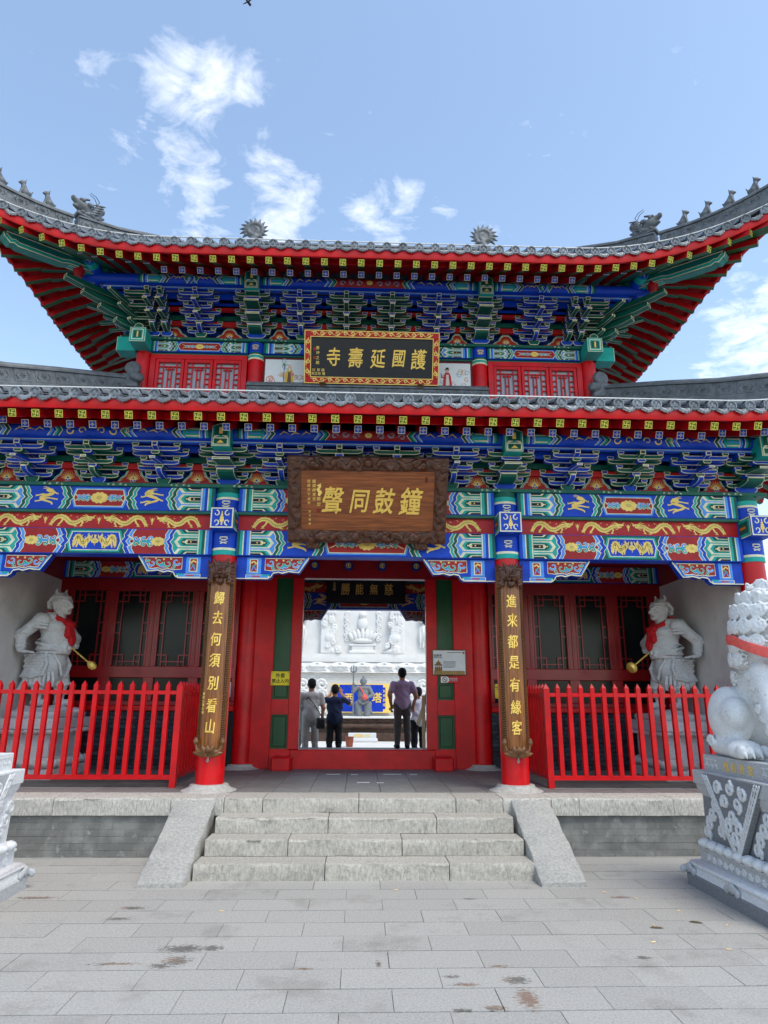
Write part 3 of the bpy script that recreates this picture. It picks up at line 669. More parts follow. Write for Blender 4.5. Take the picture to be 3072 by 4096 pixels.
def paint_beam(name, parent, x0, x1, z0, z1, yf, kind, nrm=-1):
    """decorate the front of a beam; kind A blue end fields + red centre, B red fields + blue dragon centre"""
    L, H = x1-x0, z1-z0
    if nrm < 0: p = Paint((x0, yf, z0), (1,0,0), (0,0,1), (0,-1,0))
    else: p = Paint((x1, yf, z0), (-1,0,0), (0,0,1), (0,1,0))
    t, d = beam_half(p, 0, L/2, H, kind, 1); beam_half(p, L, L/2, H, kind, -1)
    a, b = t-.01, L-t+.01
    outer, mid, inner = (BLUE, BLUE2, RED) if kind == 'A' else ((GREEN, TEAL, BLUE) if kind == 'B' else (BLUE, BLUE2, RED))
    p.rect(a, b, 0, H, outer, 0)
    def hexa(m_, c, ly): p.poly([(a+d+m_, m_), (b-d-m_, m_), (b-d*.2-m_*1.6, H/2), (b-d-m_, H-m_), (a+d+m_, H-m_), (a+d*.2+m_*1.6, H/2)], c, ly)
    m1 = H*.10; hexa(m1*.6, mid, 1); hexa(m1*1.15, CREAM, 2); hexa(m1*1.45, inner, 3)
    cx, w = L/2, (b-a)-.22
    if kind == 'B':
        if w > .5:
            dragon(p, cx-w*.26, H/2, w*.40, H*.66, 1, GOLD, 5); dragon(p, cx+w*.26, H/2, w*.40, H*.66, -1, GOLD, 5)
            flower(p, cx, H/2, H*.13, 6); p.line([(cx, H*.3), (cx, H*.75)], [H*.02, H*.09], GOLD, 6)
    else:
        flower(p, cx, H/2, H*.30, 6)
        curls(p, cx+H*.3, H/2, w*.36, H*.66, 1, 4); curls(p, cx-H*.3, H/2, w*.36, H*.66, -1, 4)
    return p.build(name, parent)
def dragon_board(parent, x0, x1, z0, z1, yf, n, nrm=-1):
    L, H = x1-x0, z1-z0
    p = Paint((x0, yf, z0), (1,0,0), (0,0,1), (0,-1,0)) if nrm < 0 else Paint((x1, yf, z0), (-1,0,0), (0,0,1), (0,1,0))
    for i in range(n):
        c = L*(i+.5)/n; s = 1 if i < n/2 else -1
        dragon(p, c, H*.5, L/n*.84, H*1.0, s, GOLD, 1)
        if i < n-1:
            u = L*(i+1)/n; p.line([(u, H*.25), (u, H*.7)], [H*.05, H*.16], GOLD, 1)
            for q in (-1, 0, 1): p.line([(u, H*.4), (u+q*H*.2, H*.8)], [H*.06, .001], GOLD, 1)
    return p.build('painted_dragons', parent)
Z1, Z2, Z3, Z4 = 3.34, 3.668, 3.905, 4.215
def facade_bay(x0, x1, yc, ysign, kinds, nd, center):
    """three stacked architraves between two columns; ysign -1 front, +1 back"""
    def bx(name, a, b, z0, z1, yo, c):
        y0, y1 = sorted((yc+ysign*yo, yc-ysign*.10)); mb = MB().box(a, b, y0, y1, z0, z1, ch=.008); return mb.build(name, c, G)
    b3 = bx('lower_architrave', x0, x1, Z1, Z2, .12, 'blue'); paint_beam('painted_pattern', b3, x0+.01, x1-.01, Z1+.008, Z2-.008, yc+ysign*.12, kinds[1], ysign)
    b2 = bx('dragon_board', x0, x1, Z2, Z3, .07, 'red_board'); dragon_board(b2, x0+.12, x1-.12, Z2+.02, Z3-.035, yc+ysign*.07, nd, ysign)
    b1 = bx('upper_architrave', x0, x1, Z3, Z4, .14, 'blue'); paint_beam('painted_pattern', b1, x0+.01, x1-.01, Z3+.008, Z4-.008, yc+ysign*.14, kinds[0], ysign)
    y0, y1 = sorted((yc+ysign*.02, yc+ysign*.135)); MB().box(x0, x1, y0, y1, Z3-.035, Z3-.002).build('trim_strip', 'green_trim', G)
mat('blue', BLUE, .45, .08, 8); mat('green_trim', GREEN, .5, .1, 8); mat('blue_dark', lin(10, 34, 120), .5, .1, 8); mat('blue_light', BLUE2, .45, .06, 8)
CW = .15
facade_bay(-OUTX+CW, -COLX-CW, 0, -1, 'AB', 4, 0); facade_bay(-COLX+CW, COLX-CW, 0, -1, 'BA', 4, 1); facade_bay(COLX+CW, OUTX-CW, 0, -1, 'AB', 4, 0)
facade_bay(-COLX+CW, COLX-CW, 5.14, -1, 'BA', 4, 1)
facade_bay(-OUTX+CW, -COLX-CW, 5.14, -1, 'AB', 4, 0); facade_bay(COLX+CW, OUTX-CW, 5.14, -1, 'AB', 4, 0)
MB().box(-OUTX-.25, OUTX+.25, -.17, .14, Z4, 4.262, ch=.004).build('top_plate', 'green_trim', G)
MB().box(-OUTX-.25, OUTX+.25, 5.0, 5.3, Z4, 4.262, ch=.004).build('top_plate', 'green_trim', G)
pp = Paint((-OUTX, -.172, Z4+.004), (1,0,0), (0,0,1), (0,-1,0))
for i in range(-6, 7):       # pale scroll crests on the plate, between the bracket sets
    xc = OUTX+ i*.8
    for q in (-1, 1):
        pp.line(spiral(xc+q*.045, .018, .017, .004, 0, q*.9, 8), .006, CREAM, 0); pp.line(spiral(xc+q*.11, .014, .013, .004, 0, -q*.9, 8), .006, CREAM, 0)
pp.build('plate_scrolls', G)
# column heads: painted wraps and the projecting beam end box
def col_head(x, y=0, front=True):
    mb = MB()
    for z0, z1, c in ((3.34, 3.40, TEAL), (3.40, 3.43, CREAM), (3.43, 3.56, BLUE), (3.56, 3.70, BLUE), (3.70, 3.905, BLUE), (3.905, 4.06, BLUE), (4.06, 4.09, CREAM), (4.09, 4.15, TEAL), (4.15, 4.215, GREEN)):
        mb.lathe([(.172, z0), (.172, z1)], 24, x, y, c)
    mb.build('painted_column_head', 'paint', G, smooth=40)
    p = Paint((x, -.175, 0), (1,0,0), (0,0,1), (0,-1,0))
    for zc in (3.99, 3.52):
        for q in (-1, 1):
            p.line([(-.05*q, zc+.04), (.03*q, zc+.045), (.05*q, zc+.02), (0, zc+.005), (-.05*q, zc-.015), (.04*q, zc-.04)], .012, CREAM, 0)
    p.build('cloud_pattern', G)
    b = MB().box(x-.145, x+.145, -.36, .0, 3.63, 3.90, c=BLUE, ch=.006).build('beam_end_box', 'paint', G)
    p = Paint((x-.145, -.36, 3.63), (1,0,0), (0,0,1), (0,-1,0)); S = .29; T = .27
    p.rect(.006, S-.006, .006, T-.006, CREAM, 0); p.rect(.022, S-.022, .022, T-.022, BLUE, 1)
    for q in (-1, 1):
        u = S/2+q*.07
        for vv in (-1, 1): p.line(spiral(u, T/2+vv*.055, .042, .012, 90*vv, q*vv*.8, 10), [.016]*5+[.011]*6, CREAM, 2)
    for k in range(3): p.disc(S/2, T/2-.03+.032*k, .03-.007*k, GOLD, 3, 8)
    p.line([(S/2, .04), (S/2, T-.05)], [.02, .012], GOLD, 2); p.build('emblem', b)
    for sx in (-1, 1):
        p = Paint((x+sx*.145, 0 if sx < 0 else -.36, 3.63), (0, -1 if sx < 0 else 1, 0), (0,0,1), (sx,0,0))
        p.rect(.01, .35, .01, T-.01, CREAM, 0); p.rect(.024, .336, .024, T-.024, TEAL, 1); p.rect(.06, .30, .06, T-.06, GREEN, 2); p.rect(.11, .25, .12, .15, lin(230,120,40), 3); p.build('side_paint', b)
for x in (-OUTX, -COLX, COLX, OUTX): col_head(x)

# carved brackets under the architrave, beside each column
def queti(x, s, y, parent=G, dim=False):
    """s=+1 extends to +x from the column"""
    Lq, Ht = .92, .285; top = Z1-.002
    out = [(0, 0), (0, -Ht), (.40, -Ht), (.445, -.255), (.46, -.215), (.53, -.20), (.58, -.215), (.66, -.19), (.72, -.20), (.79, -.205), (Lq, 0)]
    P = [(x+s*u, top+v) for u, v in out]
    b = MB().prism(P, y-.05, y+.05, 'y', BLUE).build('carved_bracket', 'paint', parent, recalc=True)
    p = Paint((x, y-.05, top), (s,0,0), (0,0,1), (0,-1,0))
    if s < 0:
        pp_ = p.poly
        p.poly = lambda pts, c, layer=0: (pp_(pts[::-1], c, layer))
    ins = lambda m: [(.0+m*.3, -m), (.0+m*.3, -Ht+m), (.40-m*.3, -Ht+m), (.44-m, -.245+m*.4), (.46-m*.3, -.205+m), (.53, -.19+m), (.58, -.205+m), (.66, -.18+m), (.72, -.19+m), (.785-m*.4, -.195+m), (Lq-m*1.35, -m)]
    def fill(pts, c, ly):      # fan from a top point keeps faces simple
        n = len(pts)
        for i in range(1, n-1): p.poly([pts[0], pts[i], pts[i+1]], c, ly)
    p.line([(Lq-.01, -.004), (.785, -.195), (.72, -.192), (.66, -.182), (.58, -.206), (.53, -.192), (.462, -.207)], .016, CREAM, 3)
    p.line([(.46, -.21), (.44, -.25), (.40, -.278), (0, -.278)], .012, CREAM, 3)
    # red field with stems
    fld = [(.36, -.02), (.36, -.17), (.46, -.178), (.53, -.165), (.60, -.178), (.66, -.155), (.72, -.165), (.765, -.16), (.86, -.02)]
    for i in range(1, len(fld)-1): p.poly([fld[0], fld[i], fld[i+1]], RED, 1)
    p.line(fld, .010, CREAM, 4, closed=True)
    p.line([(.88, -.012), (.79, -.175), (.70, -.172), (.66, -.165)], .016, BLUE2, 4)
    for (cx, cy, rr, a0, tn, col) in ((.43, -.075, .05, 200, .9, BLUE2), (.54, -.10, .055, 20, -.9, TEAL), (.645, -.075, .052, 200, .9, TEAL), (.735, -.095, .045, 0, -.9, BLUE2), (.80, -.05, .03, 180, .8, TEAL), (.475, -.145, .03, 90, .8, TEAL), (.60, -.145, .03, 0, .9, BLUE2)):
        sp = spiral(cx, cy, rr, rr*.2, a0, tn, 12); p.line(sp, [.03-.018*i/12 for i in range(13)], CREAM, 5); p.line(sp, [.02-.012*i/12 for i in range(13)], col, 6)
    for (cx, cy) in ((.50, -.04), (.69, -.035), (.59, -.045)): p.disc(cx, cy, .014, GOLD, 6, 6)
    # cartouche near the column
    p.rect(.02, .335, -.215, -.01, BLUE, 1); p.rect(.13, .31, -.222, -.012, BLUE2, 2); p.rect(.165, .27, -.20, -.03, CREAM, 3); p.rect(.178, .257, -.19, -.04, RED, 4)
    p.line([(.19, -.18), (.22, -.12), (.25, -.17)], .018, BLUE2, 5); p.line([(.185, -.08), (.22, -.06), (.25, -.09)], .02, GOLD, 5); p.line([(.20, -.13), (.245, -.10)], .016, TEAL, 5)
    p.rect(.12, .42, -.272, -.228, CREAM, 3); p.rect(.13, .40, -.266, -.234, BLUE2, 4); p.rect(.20, .30, -.258, -.242, lin(200,60,60), 5); p.rect(.33, .42, -.245, -.225, TEAL, 5)
    q = p.build('carved_scrolls', b)
    if s < 0:
        me = q.data; me.flip_normals()
    return b
for y in (0, 5.14):
    for x in (-OUTX, -COLX, COLX, OUTX):
        for s in (-1, 1):
            if abs(x) > 4 and s*x > 0: continue
            queti(x+s*.16, s, y)

# ================================================================== bracket sets
EDGE = lin(226, 220, 190)
def outline_prism(mb, poly, y0, y1, col, edge=EDGE, t=.007):
    """extruded (x,z) outline with a pale border line on front and bottom edges"""
    n = len(poly); P = np.array(poly, float)
    if sum(P[i][0]*P[(i+1)%n][1]-P[(i+1)%n][0]*P[i][1] for i in range(n)) < 0: P = P[::-1]
    Q = []
    for i in range(n):
        a, b, c = P[i-1], P[i], P[(i+1)%n]; d1 = (b-a)/np.linalg.norm(b-a); d2 = (c-b)/np.linalg.norm(c-b)
        n1 = np.array([-d1[1], d1[0]]); n2 = np.array([-d2[1], d2[0]]); m_ = n1+n2; m_ = m_/max(.3, (1+n1.dot(n2))); Q.append(b+m_*t)
    vs = [(p[0], y0, p[1]) for p in P]+[(q[0], y0-.0012, q[1]) for q in Q]; ring = [(i, (i+1)%n, (i+1)%n+n, i+n) for i in range(n)]
    mb.add(vs, ring, edge); mb.add([(q[0], y0-.0012, q[1]) for q in Q], [tuple(range(n))], col)
    tb = min(t*1.1, (y1-y0)*.25)
    rows = [y0, y0+tb, y1]
    for r_ in range(2):
        vs = [(p[0], rows[r_], p[1]) for p in P]+[(p[0], rows[r_+1], p[1]) for p in P]
        mb.add(vs, [((i+1)%n, i, i+n, (i+1)%n+n) for i in range(n)], edge if r_ == 0 else col)
    mb.add([(p[0], y1, p[1]) for p in P], [tuple(range(n))[::-1]], col)
def arm_mesh(w, h, th, col, name):
    """bracket arm across the wall: ends curve up to carry small blocks"""
    a = w/2; mb = MB()
    poly = [(-a, h), (-a, h*.45), (-a+.02, h*.2), (-a+.055, h*.04), (-a+.09, 0), (a-.09, 0), (a-.055, h*.04), (a-.02, h*.2), (a, h*.45), (a, h)]
    outline_prism(mb, poly, -th/2, th/2, col); return mb.mesh(name, 'paint')
def block_mesh(w, h, th, col, name):
    a = w/2; mb = MB(); poly = [(-a, h), (-a, h*.45), (-a*.68, 0), (a*.68, 0), (a, h*.45), (a, h)]
    outline_prism(mb, poly, -th/2, th/2, col, t=.007); return mb.mesh(name, 'paint')
def nose_mesh(l, h, w, col, name, tip):
    """member that projects outward (towards -y); tip 'round','point','flat'"""
    mb = MB()
    if tip == 'round': pr = [(0, h), (0, 0), (-l*.55, 0), (-l*.8, h*.12), (-l*.95, h*.4), (-l, h)]
    elif tip == 'point': pr = [(0, h), (0, 0), (-l*.55, -h*.1), (-l, -h*.62), (-l, -h*.18), (-l*.5, h*.8)]
    else: pr = [(0, h), (0, 0), (-l*.8, 0), (-l, h*.35), (-l, h)]
    a = w/2; t = .007
    n = len(pr); P = pr
    if sum(P[i][0]*P[(i+1)%n][1]-P[(i+1)%n][0]*P[i][1] for i in range(n)) < 0: P = P[::-1]
    xs = [-a, -a+t, a-t, a]
    for r_ in range(3):
        c = col if r_ == 1 else EDGE
        vs = [(xs[r_], p[0], p[1]) for p in P]+[(xs[r_+1], p[0], p[1]) for p in P]; fs = [(i, (i+1)%n, (i+1)%n+n, i+n) for i in range(n)]
        mb.add(vs, [f[::-1] for f in fs], c)
    mb.add([(-a, p[0], p[1]) for p in P], [tuple(range(n))[::-1]], col); mb.add([(a, p[0], p[1]) for p in P], [tuple(range(n))], col)
    # pale frame on the tip face
    yt = min(p[0] for p in pr); zs = sorted(p[1] for p in pr if abs(p[0]-yt) < 1e-6)
    z0, z1 = zs[0], zs[-1]; p = Paint((-a, yt, z0), (1,0,0), (0,0,1), (0,-1,0), .001); p.frame(0, w, 0, z1-z0, .010, CREAM, 1)
    b = len(mb.v); mb.v += p.mb.v; mb.f += [tuple(i+b for i in f) for f in p.mb.f]; mb.c += p.mb.c
    return mb.mesh(name, 'paint', recalc=False)
BM = {}
def bmesh_get(kind, *a):
    key = (kind, a)
    if key not in BM: BM[key] = {'arm': arm_mesh, 'block': block_mesh, 'nose': nose_mesh}[kind](*a)
    return BM[key]
def bracket_set(x, y0, z0, planes, lev, col, col2, wd, big=False, parent=G, rot=0, noses=True, zs=1.0):
    """planes: y offsets outward (negative), arms: short then long in each plane, one level apart"""
    S = group_node('bracket_set', parent, (x, y0, z0)); S.rotation_euler.z = rot
    bw = .30 if big else .18
    obj('bearing_block', bmesh_get('block', bw, .085, .17, col2, 'bearing_block'), S, (0, -.03, 0))
    ah, th = .054, .07
    np_ = len(planes)
    for i, py in enumerate(planes):
        last = i == np_-1
        specs = [(wd[0], 0)] if last else [(wd[0], 0), (wd[1], 1)]
        if last: specs = [(wd[2], 0)]
        for (w_, dl) in specs:
            z = .075+lev*(i+dl)
            obj('bracket_arm', bmesh_get('arm', w_, ah, th, col, 'bracket_arm'), S, (0, py, z))
            for sx in (-1, 1): obj('small_block', bmesh_get('block', .085, .042, .08, col2, 'small_block'), S, (sx*(w_/2-.034), py-.003, z+ah+.003))
    if noses:
        w_ = .22 if big else .072
        for i in range(np_-1):
            z = .07+lev*i; l = -planes[i+1]+.06
            tip = 'round' if i == 0 else 'point'
            obj('projecting_arm', bmesh_get('nose', l+.03 if i == 0 else l+.11, ah+.012, w_, col, 'projecting_arm', tip), S, (0, .02, z+(.0 if i == 0 else .02)))
            obj('center_block', bmesh_get('block', w_+.035, .042, .09, col2, 'center_block'), S, (0, planes[i+1]-.012, z+ah+.014))
        z = .07+lev*(np_-1)
        obj('projecting_arm', bmesh_get('nose', -planes[-1]+.13, ah+.03, w_, col, 'projecting_arm', 'flat'), S, (0, .02, z+.012))
    return S
LOWP = (-.06, -.30, -.50); UPP = (-.06, -.24, -.41, -.58)
sets = [(COLX, 1), (COLX+.83, 0), (COLX+1.66, 0), (COLX+2.5, 0), (OUTX, 1), (1.10, 0), (.36, 0)]
for x, big in sets:
    for sx in (-1, 1):
        k = round(abs(x-COLX)/.83) if x >= COLX else {1.10: 1, .36: 2}[x]
        green = big or (k % 2 == 0)
        bracket_set(sx*x, -.02, 4.262, LOWP, .113, GREEN if green else BLUE, BLUE if green else GREEN, (.48, .70, .58), big)
# red boards with the flaming jewel between bracket sets
def jewel_board(xc, w, y, z0, h, parent=G):
    a = w/2; poly = [(-a, 0), (a, 0), (a-.02, h*.12), (a*.62, h*.16), (a*.52, h*.36), (a*.36, h*.5), (a*.26, h*.82), (a*.14, h), (-a*.14, h), (-a*.26, h*.82), (-a*.36, h*.5), (-a*.52, h*.36), (-a*.62, h*.16), (-a+.02, h*.12)]
    b = MB().prism([(xc+u, z0+v) for u, v in poly], y, y+.02, 'y', TEAL).build('jewel_board', 'paint', parent, recalc=True)
    p = Paint((xc, y, z0), (1,0,0), (0,0,1), (0,-1,0))
    def shr(k, dz): return [(u*k, dz+v*k) for u, v in poly]
    for k, dz, c, ly in ((.93, .006, CREAM, 0), (.88, .01, GREEN, 1), (.82, .014, CREAM, 2), (.78, .017, RED, 3)):
        q = shr(k, dz); n = len(q)
        for i in range(n//2-1): p.poly([q[(1+i) % n], q[(2+i) % n], q[n-1-i], q[(n-i) % n]], c, ly)
    for ang in range(20, 161, 14):
        L_ = h*(.30+.12*math.sin(R(ang))); c0 = (0, h*.22); p.line([c0, (L_*math.cos(R(ang)), h*.22+L_*math.sin(R(ang)))], [.016, .002], GOLD, 5)
    for dx, dz in ((-.018, .20), (.018, .20), (0, .32)): p.disc(dx, h*dz, .017, CREAM, 6, 8); p.disc(dx, h*dz, .013, BLUE, 7, 8)
    p.build('flaming_jewel', b)
xs_all = sorted([s*x for x, _ in sets for s in (-1, 1)])
MB().box(-OUTX-.1, OUTX+.1, .02, .06, 4.262, 4.95).build('bracket_backing', 'blue_dark', G)
for a, b in zip(xs_all[:-1], xs_all[1:]): jewel_board((a+b)/2, (b-a)-.17, -.045, 4.264, .285)
# tie beams between the sets in each plane
for (py, z, c) in ((-.06, 4.262+.075+.113*2, 'green_trim'), (-.06, 4.262+.075+.113*1.15, 'red_board'), (-.30, 4.262+.075+.113*2+.07, 'blue'), (-.50, 4.262+.075+.113*2+.105, 'blue')):
    o = MB().box(-6.2, 6.2, -.02+py-.03, -.02+py+.03, z, z+.075).build('tie_beam', c, G)
    if py < -.4:
        p = Paint((-6.2, -.02+py-.03, z), (1,0,0), (0,0,1), (0,-1,0)); p.rect(0, 12.4, .004, .022, BLUE2, 0); p.rect(0, 12.4, .022, .028, CREAM, 0); p.build('edge_line', o)
# ================================================================== eaves and roofs
YC = 2.57
def swast(p, S, fg, bg):
    p.rect(0, S, 0, S, fg, 0); t = S*.075; p.rect(t, S-t, t, S-t, bg, 1); m = S/2; w = S*.085; a = S*.30
    p.rect(m-w/2, m+w/2, m-a, m+a, fg, 2); p.rect(m-a, m+a, m-w/2, m+w/2, fg, 3)
    p.rect(m-w/2, m+a, m+a-w/2, m+a+w/2, fg, 2); p.rect(m-a, m+w/2, m-a-w/2, m-a+w/2, fg, 2)
    p.rect(m+a-w/2, m+a+w/2, m-a, m+w/2, fg, 4); p.rect(m-a-w/2, m-a+w/2, m-w/2, m+a, fg, 4)
def fleur(p, S, fg, bg):
    p.rect(0, S, 0, S, fg, 0); t = S*.07; p.rect(t, S-t, t, S-t, bg, 1); m = S/2
    p.line([(t, m), (S-t, m)], S*.025, fg, 2); p.line([(m, t), (m, S-t)], S*.025, fg, 3)
    for i in (-1, 1):
        for j in (-1, 1):
            p.disc(m+i*S*.17, m+j*S*.17, S*.15, tuple(q*1.0 for q in fg), 4, 8); p.disc(m+i*S*.19, m+j*S*.19, S*.135, bg, 5, 8)
def rafter_mesh(S, name, draw, low, upc):
    """unit rafter: tip face at y=0 (towards -y), body to y=1"""
    a = S/2; mb = MB()
    mb.add([(-a,0,-a),(a,0,-a),(a,1,-a),(-a,1,-a),(-a,0,a*.1),(a,0,a*.1),(a,1,a*.1),(-a,1,a*.1)], [(0,3,2,1)], low)
    mb.add([(-a,0,-a),(a,0,-a),(a,1,-a),(-a,1,-a),(-a,0,a*.1),(a,0,a*.1),(a,1,a*.1),(-a,1,a*.1)], [(1,2,6,5),(3,0,4,7),(0,1,5,4),(2,3,7,6)], upc)
    mb.add([(-a,0,a*.1),(a,0,a*.1),(a,1,a*.1),(-a,1,a*.1),(-a,0,a),(a,0,a),(a,1,a),(-a,1,a)], [(4,5,6,7),(1,2,6,5),(3,0,4,7),(0,1,5,4),(2,3,7,6)], upc)
    p = Paint((-a, 0, -a), (1,0,0), (0,0,1), (0,-1,0), .001); draw(p, S)
    b = len(mb.v); mb.v += p.mb.v; mb.f += [tuple(i+b for i in f) for f in p.mb.f]; mb.c += p.mb.c
    return mb.mesh(name, 'paint')
DRED = lin(176, 8, 18)
RAF_FLY = rafter_mesh(.088, 'flying_rafter', lambda p, S: swast(p, S, YEL, OLIVE), lin(34, 92, 50), DRED)
RAF = rafter_mesh(.085, 'rafter', lambda p, S: fleur(p, S, CREAM, lin(20,70,190)), lin(20, 86, 64), DRED)
# round tile end with a moulded face, and the drip tile between
def tile_end_mesh():
    mb = MB(); prof = [(0.001, -.014), (.03, -.012), (.046, -.010), (.050, -.022), (.062, -.022), (.066, -.012), (.066, .06)]
    vs = []; n = 20
    for (r_, y) in prof:
        for i in range(n): an = 2*math.pi*i/n; vs.append((r_*math.cos(an), y, r_*math.sin(an)))
    mb.add(vs, [(j*n+i, j*n+(i+1)%n, (j+1)*n+(i+1)%n, (j+1)*n+i) for j in range(len(prof)-1) for i in range(n)])
    for (x, z, rx, rz) in ((-.016, .012, .010, .008), (.016, .012, .010, .008), (0, -.004, .010, .009), (0, -.022, .022, .007), (-.022, .026, .012, .006), (.022, .026, .012, .006)):
        vs = [(x, -.026, z)]+[(x+rx*math.cos(2*math.pi*i/8), -.011, z+rz*math.sin(2*math.pi*i/8)) for i in range(8)]; mb.add(vs, [(0, 1+i, 1+(i+1)%8) for i in range(8)])
    return mb.mesh('tile_end', 'tile_grey', smooth=50, recalc=True)
def drip_mesh():
    """sagging shield-shaped lip"""
    pr = [(-.088, .03), (-.082, -.008), (-.068, -.034), (-.05, -.042), (-.036, -.058), (-.016, -.060), (0, -.074), (.016, -.060), (.036, -.058), (.05, -.042), (.068, -.034), (.082, -.008), (.088, .03)]
    top = [(x, .03-.03*(1-(x/.088)**2)) for x, _ in pr]; mb = MB(); n = len(pr); vs = []
    yy = lambda x: -.028*(1-(x/.09)**2)
    for dy in (0, .018):
        vs += [(x, yy(x)+dy, z) for x, z in pr]+[(x, yy(x)*.5+dy, (z+tz)/2+.002) for (x, z), (_, tz) in zip(pr, top)]+[(x, yy(x)*.2+dy+.0, z) for x, z in top]
    k = 3*n; fs = []
    for i in range(n-1):
        fs += [(i, i+1, n+i+1, n+i), (n+i, n+i+1, 2*n+i+1, 2*n+i), (k+i+1, k+i, k+n+i, k+n+i+1), (k+n+i+1, k+n+i, k+2*n+i, k+2*n+i+1), (i+1, i, k+i, k+i+1)]
    mb.add(vs, fs)
    # raised border and flower
    for q in range(n-1):
        a, b = pr[q], pr[q+1]; c = lambda p_, m_, h: (p_[0]*m_, yy(p_[0]*m_)-h, p_[1]*m_+.004*(1-m_)*10)
        mb.add([c(a,.96,.002), c(b,.96,.002), c(b,.80,.007), c(a,.80,.007)], [(0,1,2,3)])
    for i in range(6):
        an = 2*math.pi*i/6; mb.add([(.012*math.cos(an)+.009*math.cos(t), -.036, -.022+.010*math.sin(an)+.007*math.sin(t)) for t in [2*math.pi*j/6 for j in range(6)]], [(0,1,2,3,4,5)])
    # pan tile behind
    vs = []
    for y in (.0, .25):
        for i in range(9): x = -.088+.176*i/8; vs.append((x, y, .03-.03*(1-(x/.088)**2)+y*.42))
    mb.add(vs, [(i, i+1, 10+i, 9+i) for i in range(8)])
    return mb.mesh('drip_tile', 'tile_grey', smooth=40, recalc=False)
TE, DT = tile_end_mesh(), drip_mesh()
def row_mesh(n):
    """covering tiles laid end to end, unit length along +y (each tile tapers, so the joints step)"""
    mb = MB(); m = 8; vs = []; k = 0
    for i in range(n):
        for t, r_ in ((i/n, .066), ((i+.97)/n, .060)):
            for j in range(m+1): an = math.pi*j/m; vs.append((r_*math.cos(an), t, r_*math.sin(an)))
            k += 1
    mb.add(vs, [(q*(m+1)+j, q*(m+1)+j+1, (q+1)*(m+1)+j+1, (q+1)*(m+1)+j) for q in range(k-1) for j in range(m)])
    return mb.mesh('tile_row', 'tile_grey', smooth=40)
ROWM = {n: row_mesh(n) for n in (2, 4, 6, 8, 10, 12)}
class Roof:
    def __init__(s, **k): s.__dict__.update(k)
    def lip(s, side, u):
        """point of the tile lip: side 'f'/'b' u=x ; 'l'/'r' u=y-YC"""
        W, D = s.W+s.e, s.D+s.e
        ext = W if side in 'fb' else D
        t = max(0, (abs(u)-(ext-s.a))/s.a); t = min(t, 1.15); o = s.e*t**3; z = s.zl+s.c*t**1.7
        if side == 'f': return (u, YC-s.D-o, z)
        if side == 'b': return (u, YC+s.D+o, z)
        if side == 'r': return (s.W+o, YC+u, z)
        return (-s.W-o, YC+u, z)
    def purl(s, side, u):
        """matching point on the outer purlin (fans towards the corner)"""
        px, py = s.PX, s.PD; lim = px if side in 'fb' else py; st = lim-.30
        v = u if abs(u) <= st else math.copysign(st+(abs(u)-st)*.30*(lim-st)/.3/1.0 if (abs(u)-st)*.30 < .3 else lim, u)
        if abs(v) > lim: v = math.copysign(lim, v)
        t = max(0, (abs(v)-(lim-.9))/.9); z = s.pz+.07*t*t
        if side == 'f': return (v, YC-s.PD, z)
        if side == 'b': return (v, YC+s.PD, z)
        if side == 'r': return (s.PX, YC+v, z)
        return (-s.PX, YC+v, z)
    def surf(s, side, u, d):
        """roof tile surface, d = plan distance inward from the lip"""
        l = s.lip(side, u); lift = l[2]-s.zl; z = s.zl+.09+s.m1*d+s.m2*d*d+lift*max(0, 1-d/s.ld)**1.3
        if side == 'f': return (l[0], l[1]+d, z)
        if side == 'b': return (l[0], l[1]-d, z)
        if side == 'r': return (l[0]-d, l[1], z)
        return (l[0]+d, l[1], z)
    def depth(s, side, u):
        l = s.lip(side, u)
        if side == 'f':
            hip = s.S-abs(u); top = min(s.ytop, hip); return top-l[1]
        if side == 'b': return l[1]-max(2*YC-s.ytop, 2*YC-(s.S-abs(u)))
        xt = s.S-(YC-abs(u)) if True else 0
        top = max(s.xtop, s.S-(YC-abs(u))); return abs(l[0])-top
def lerp(a, b, t): return tuple(x+(y-x)*t for x, y in zip(a, b))
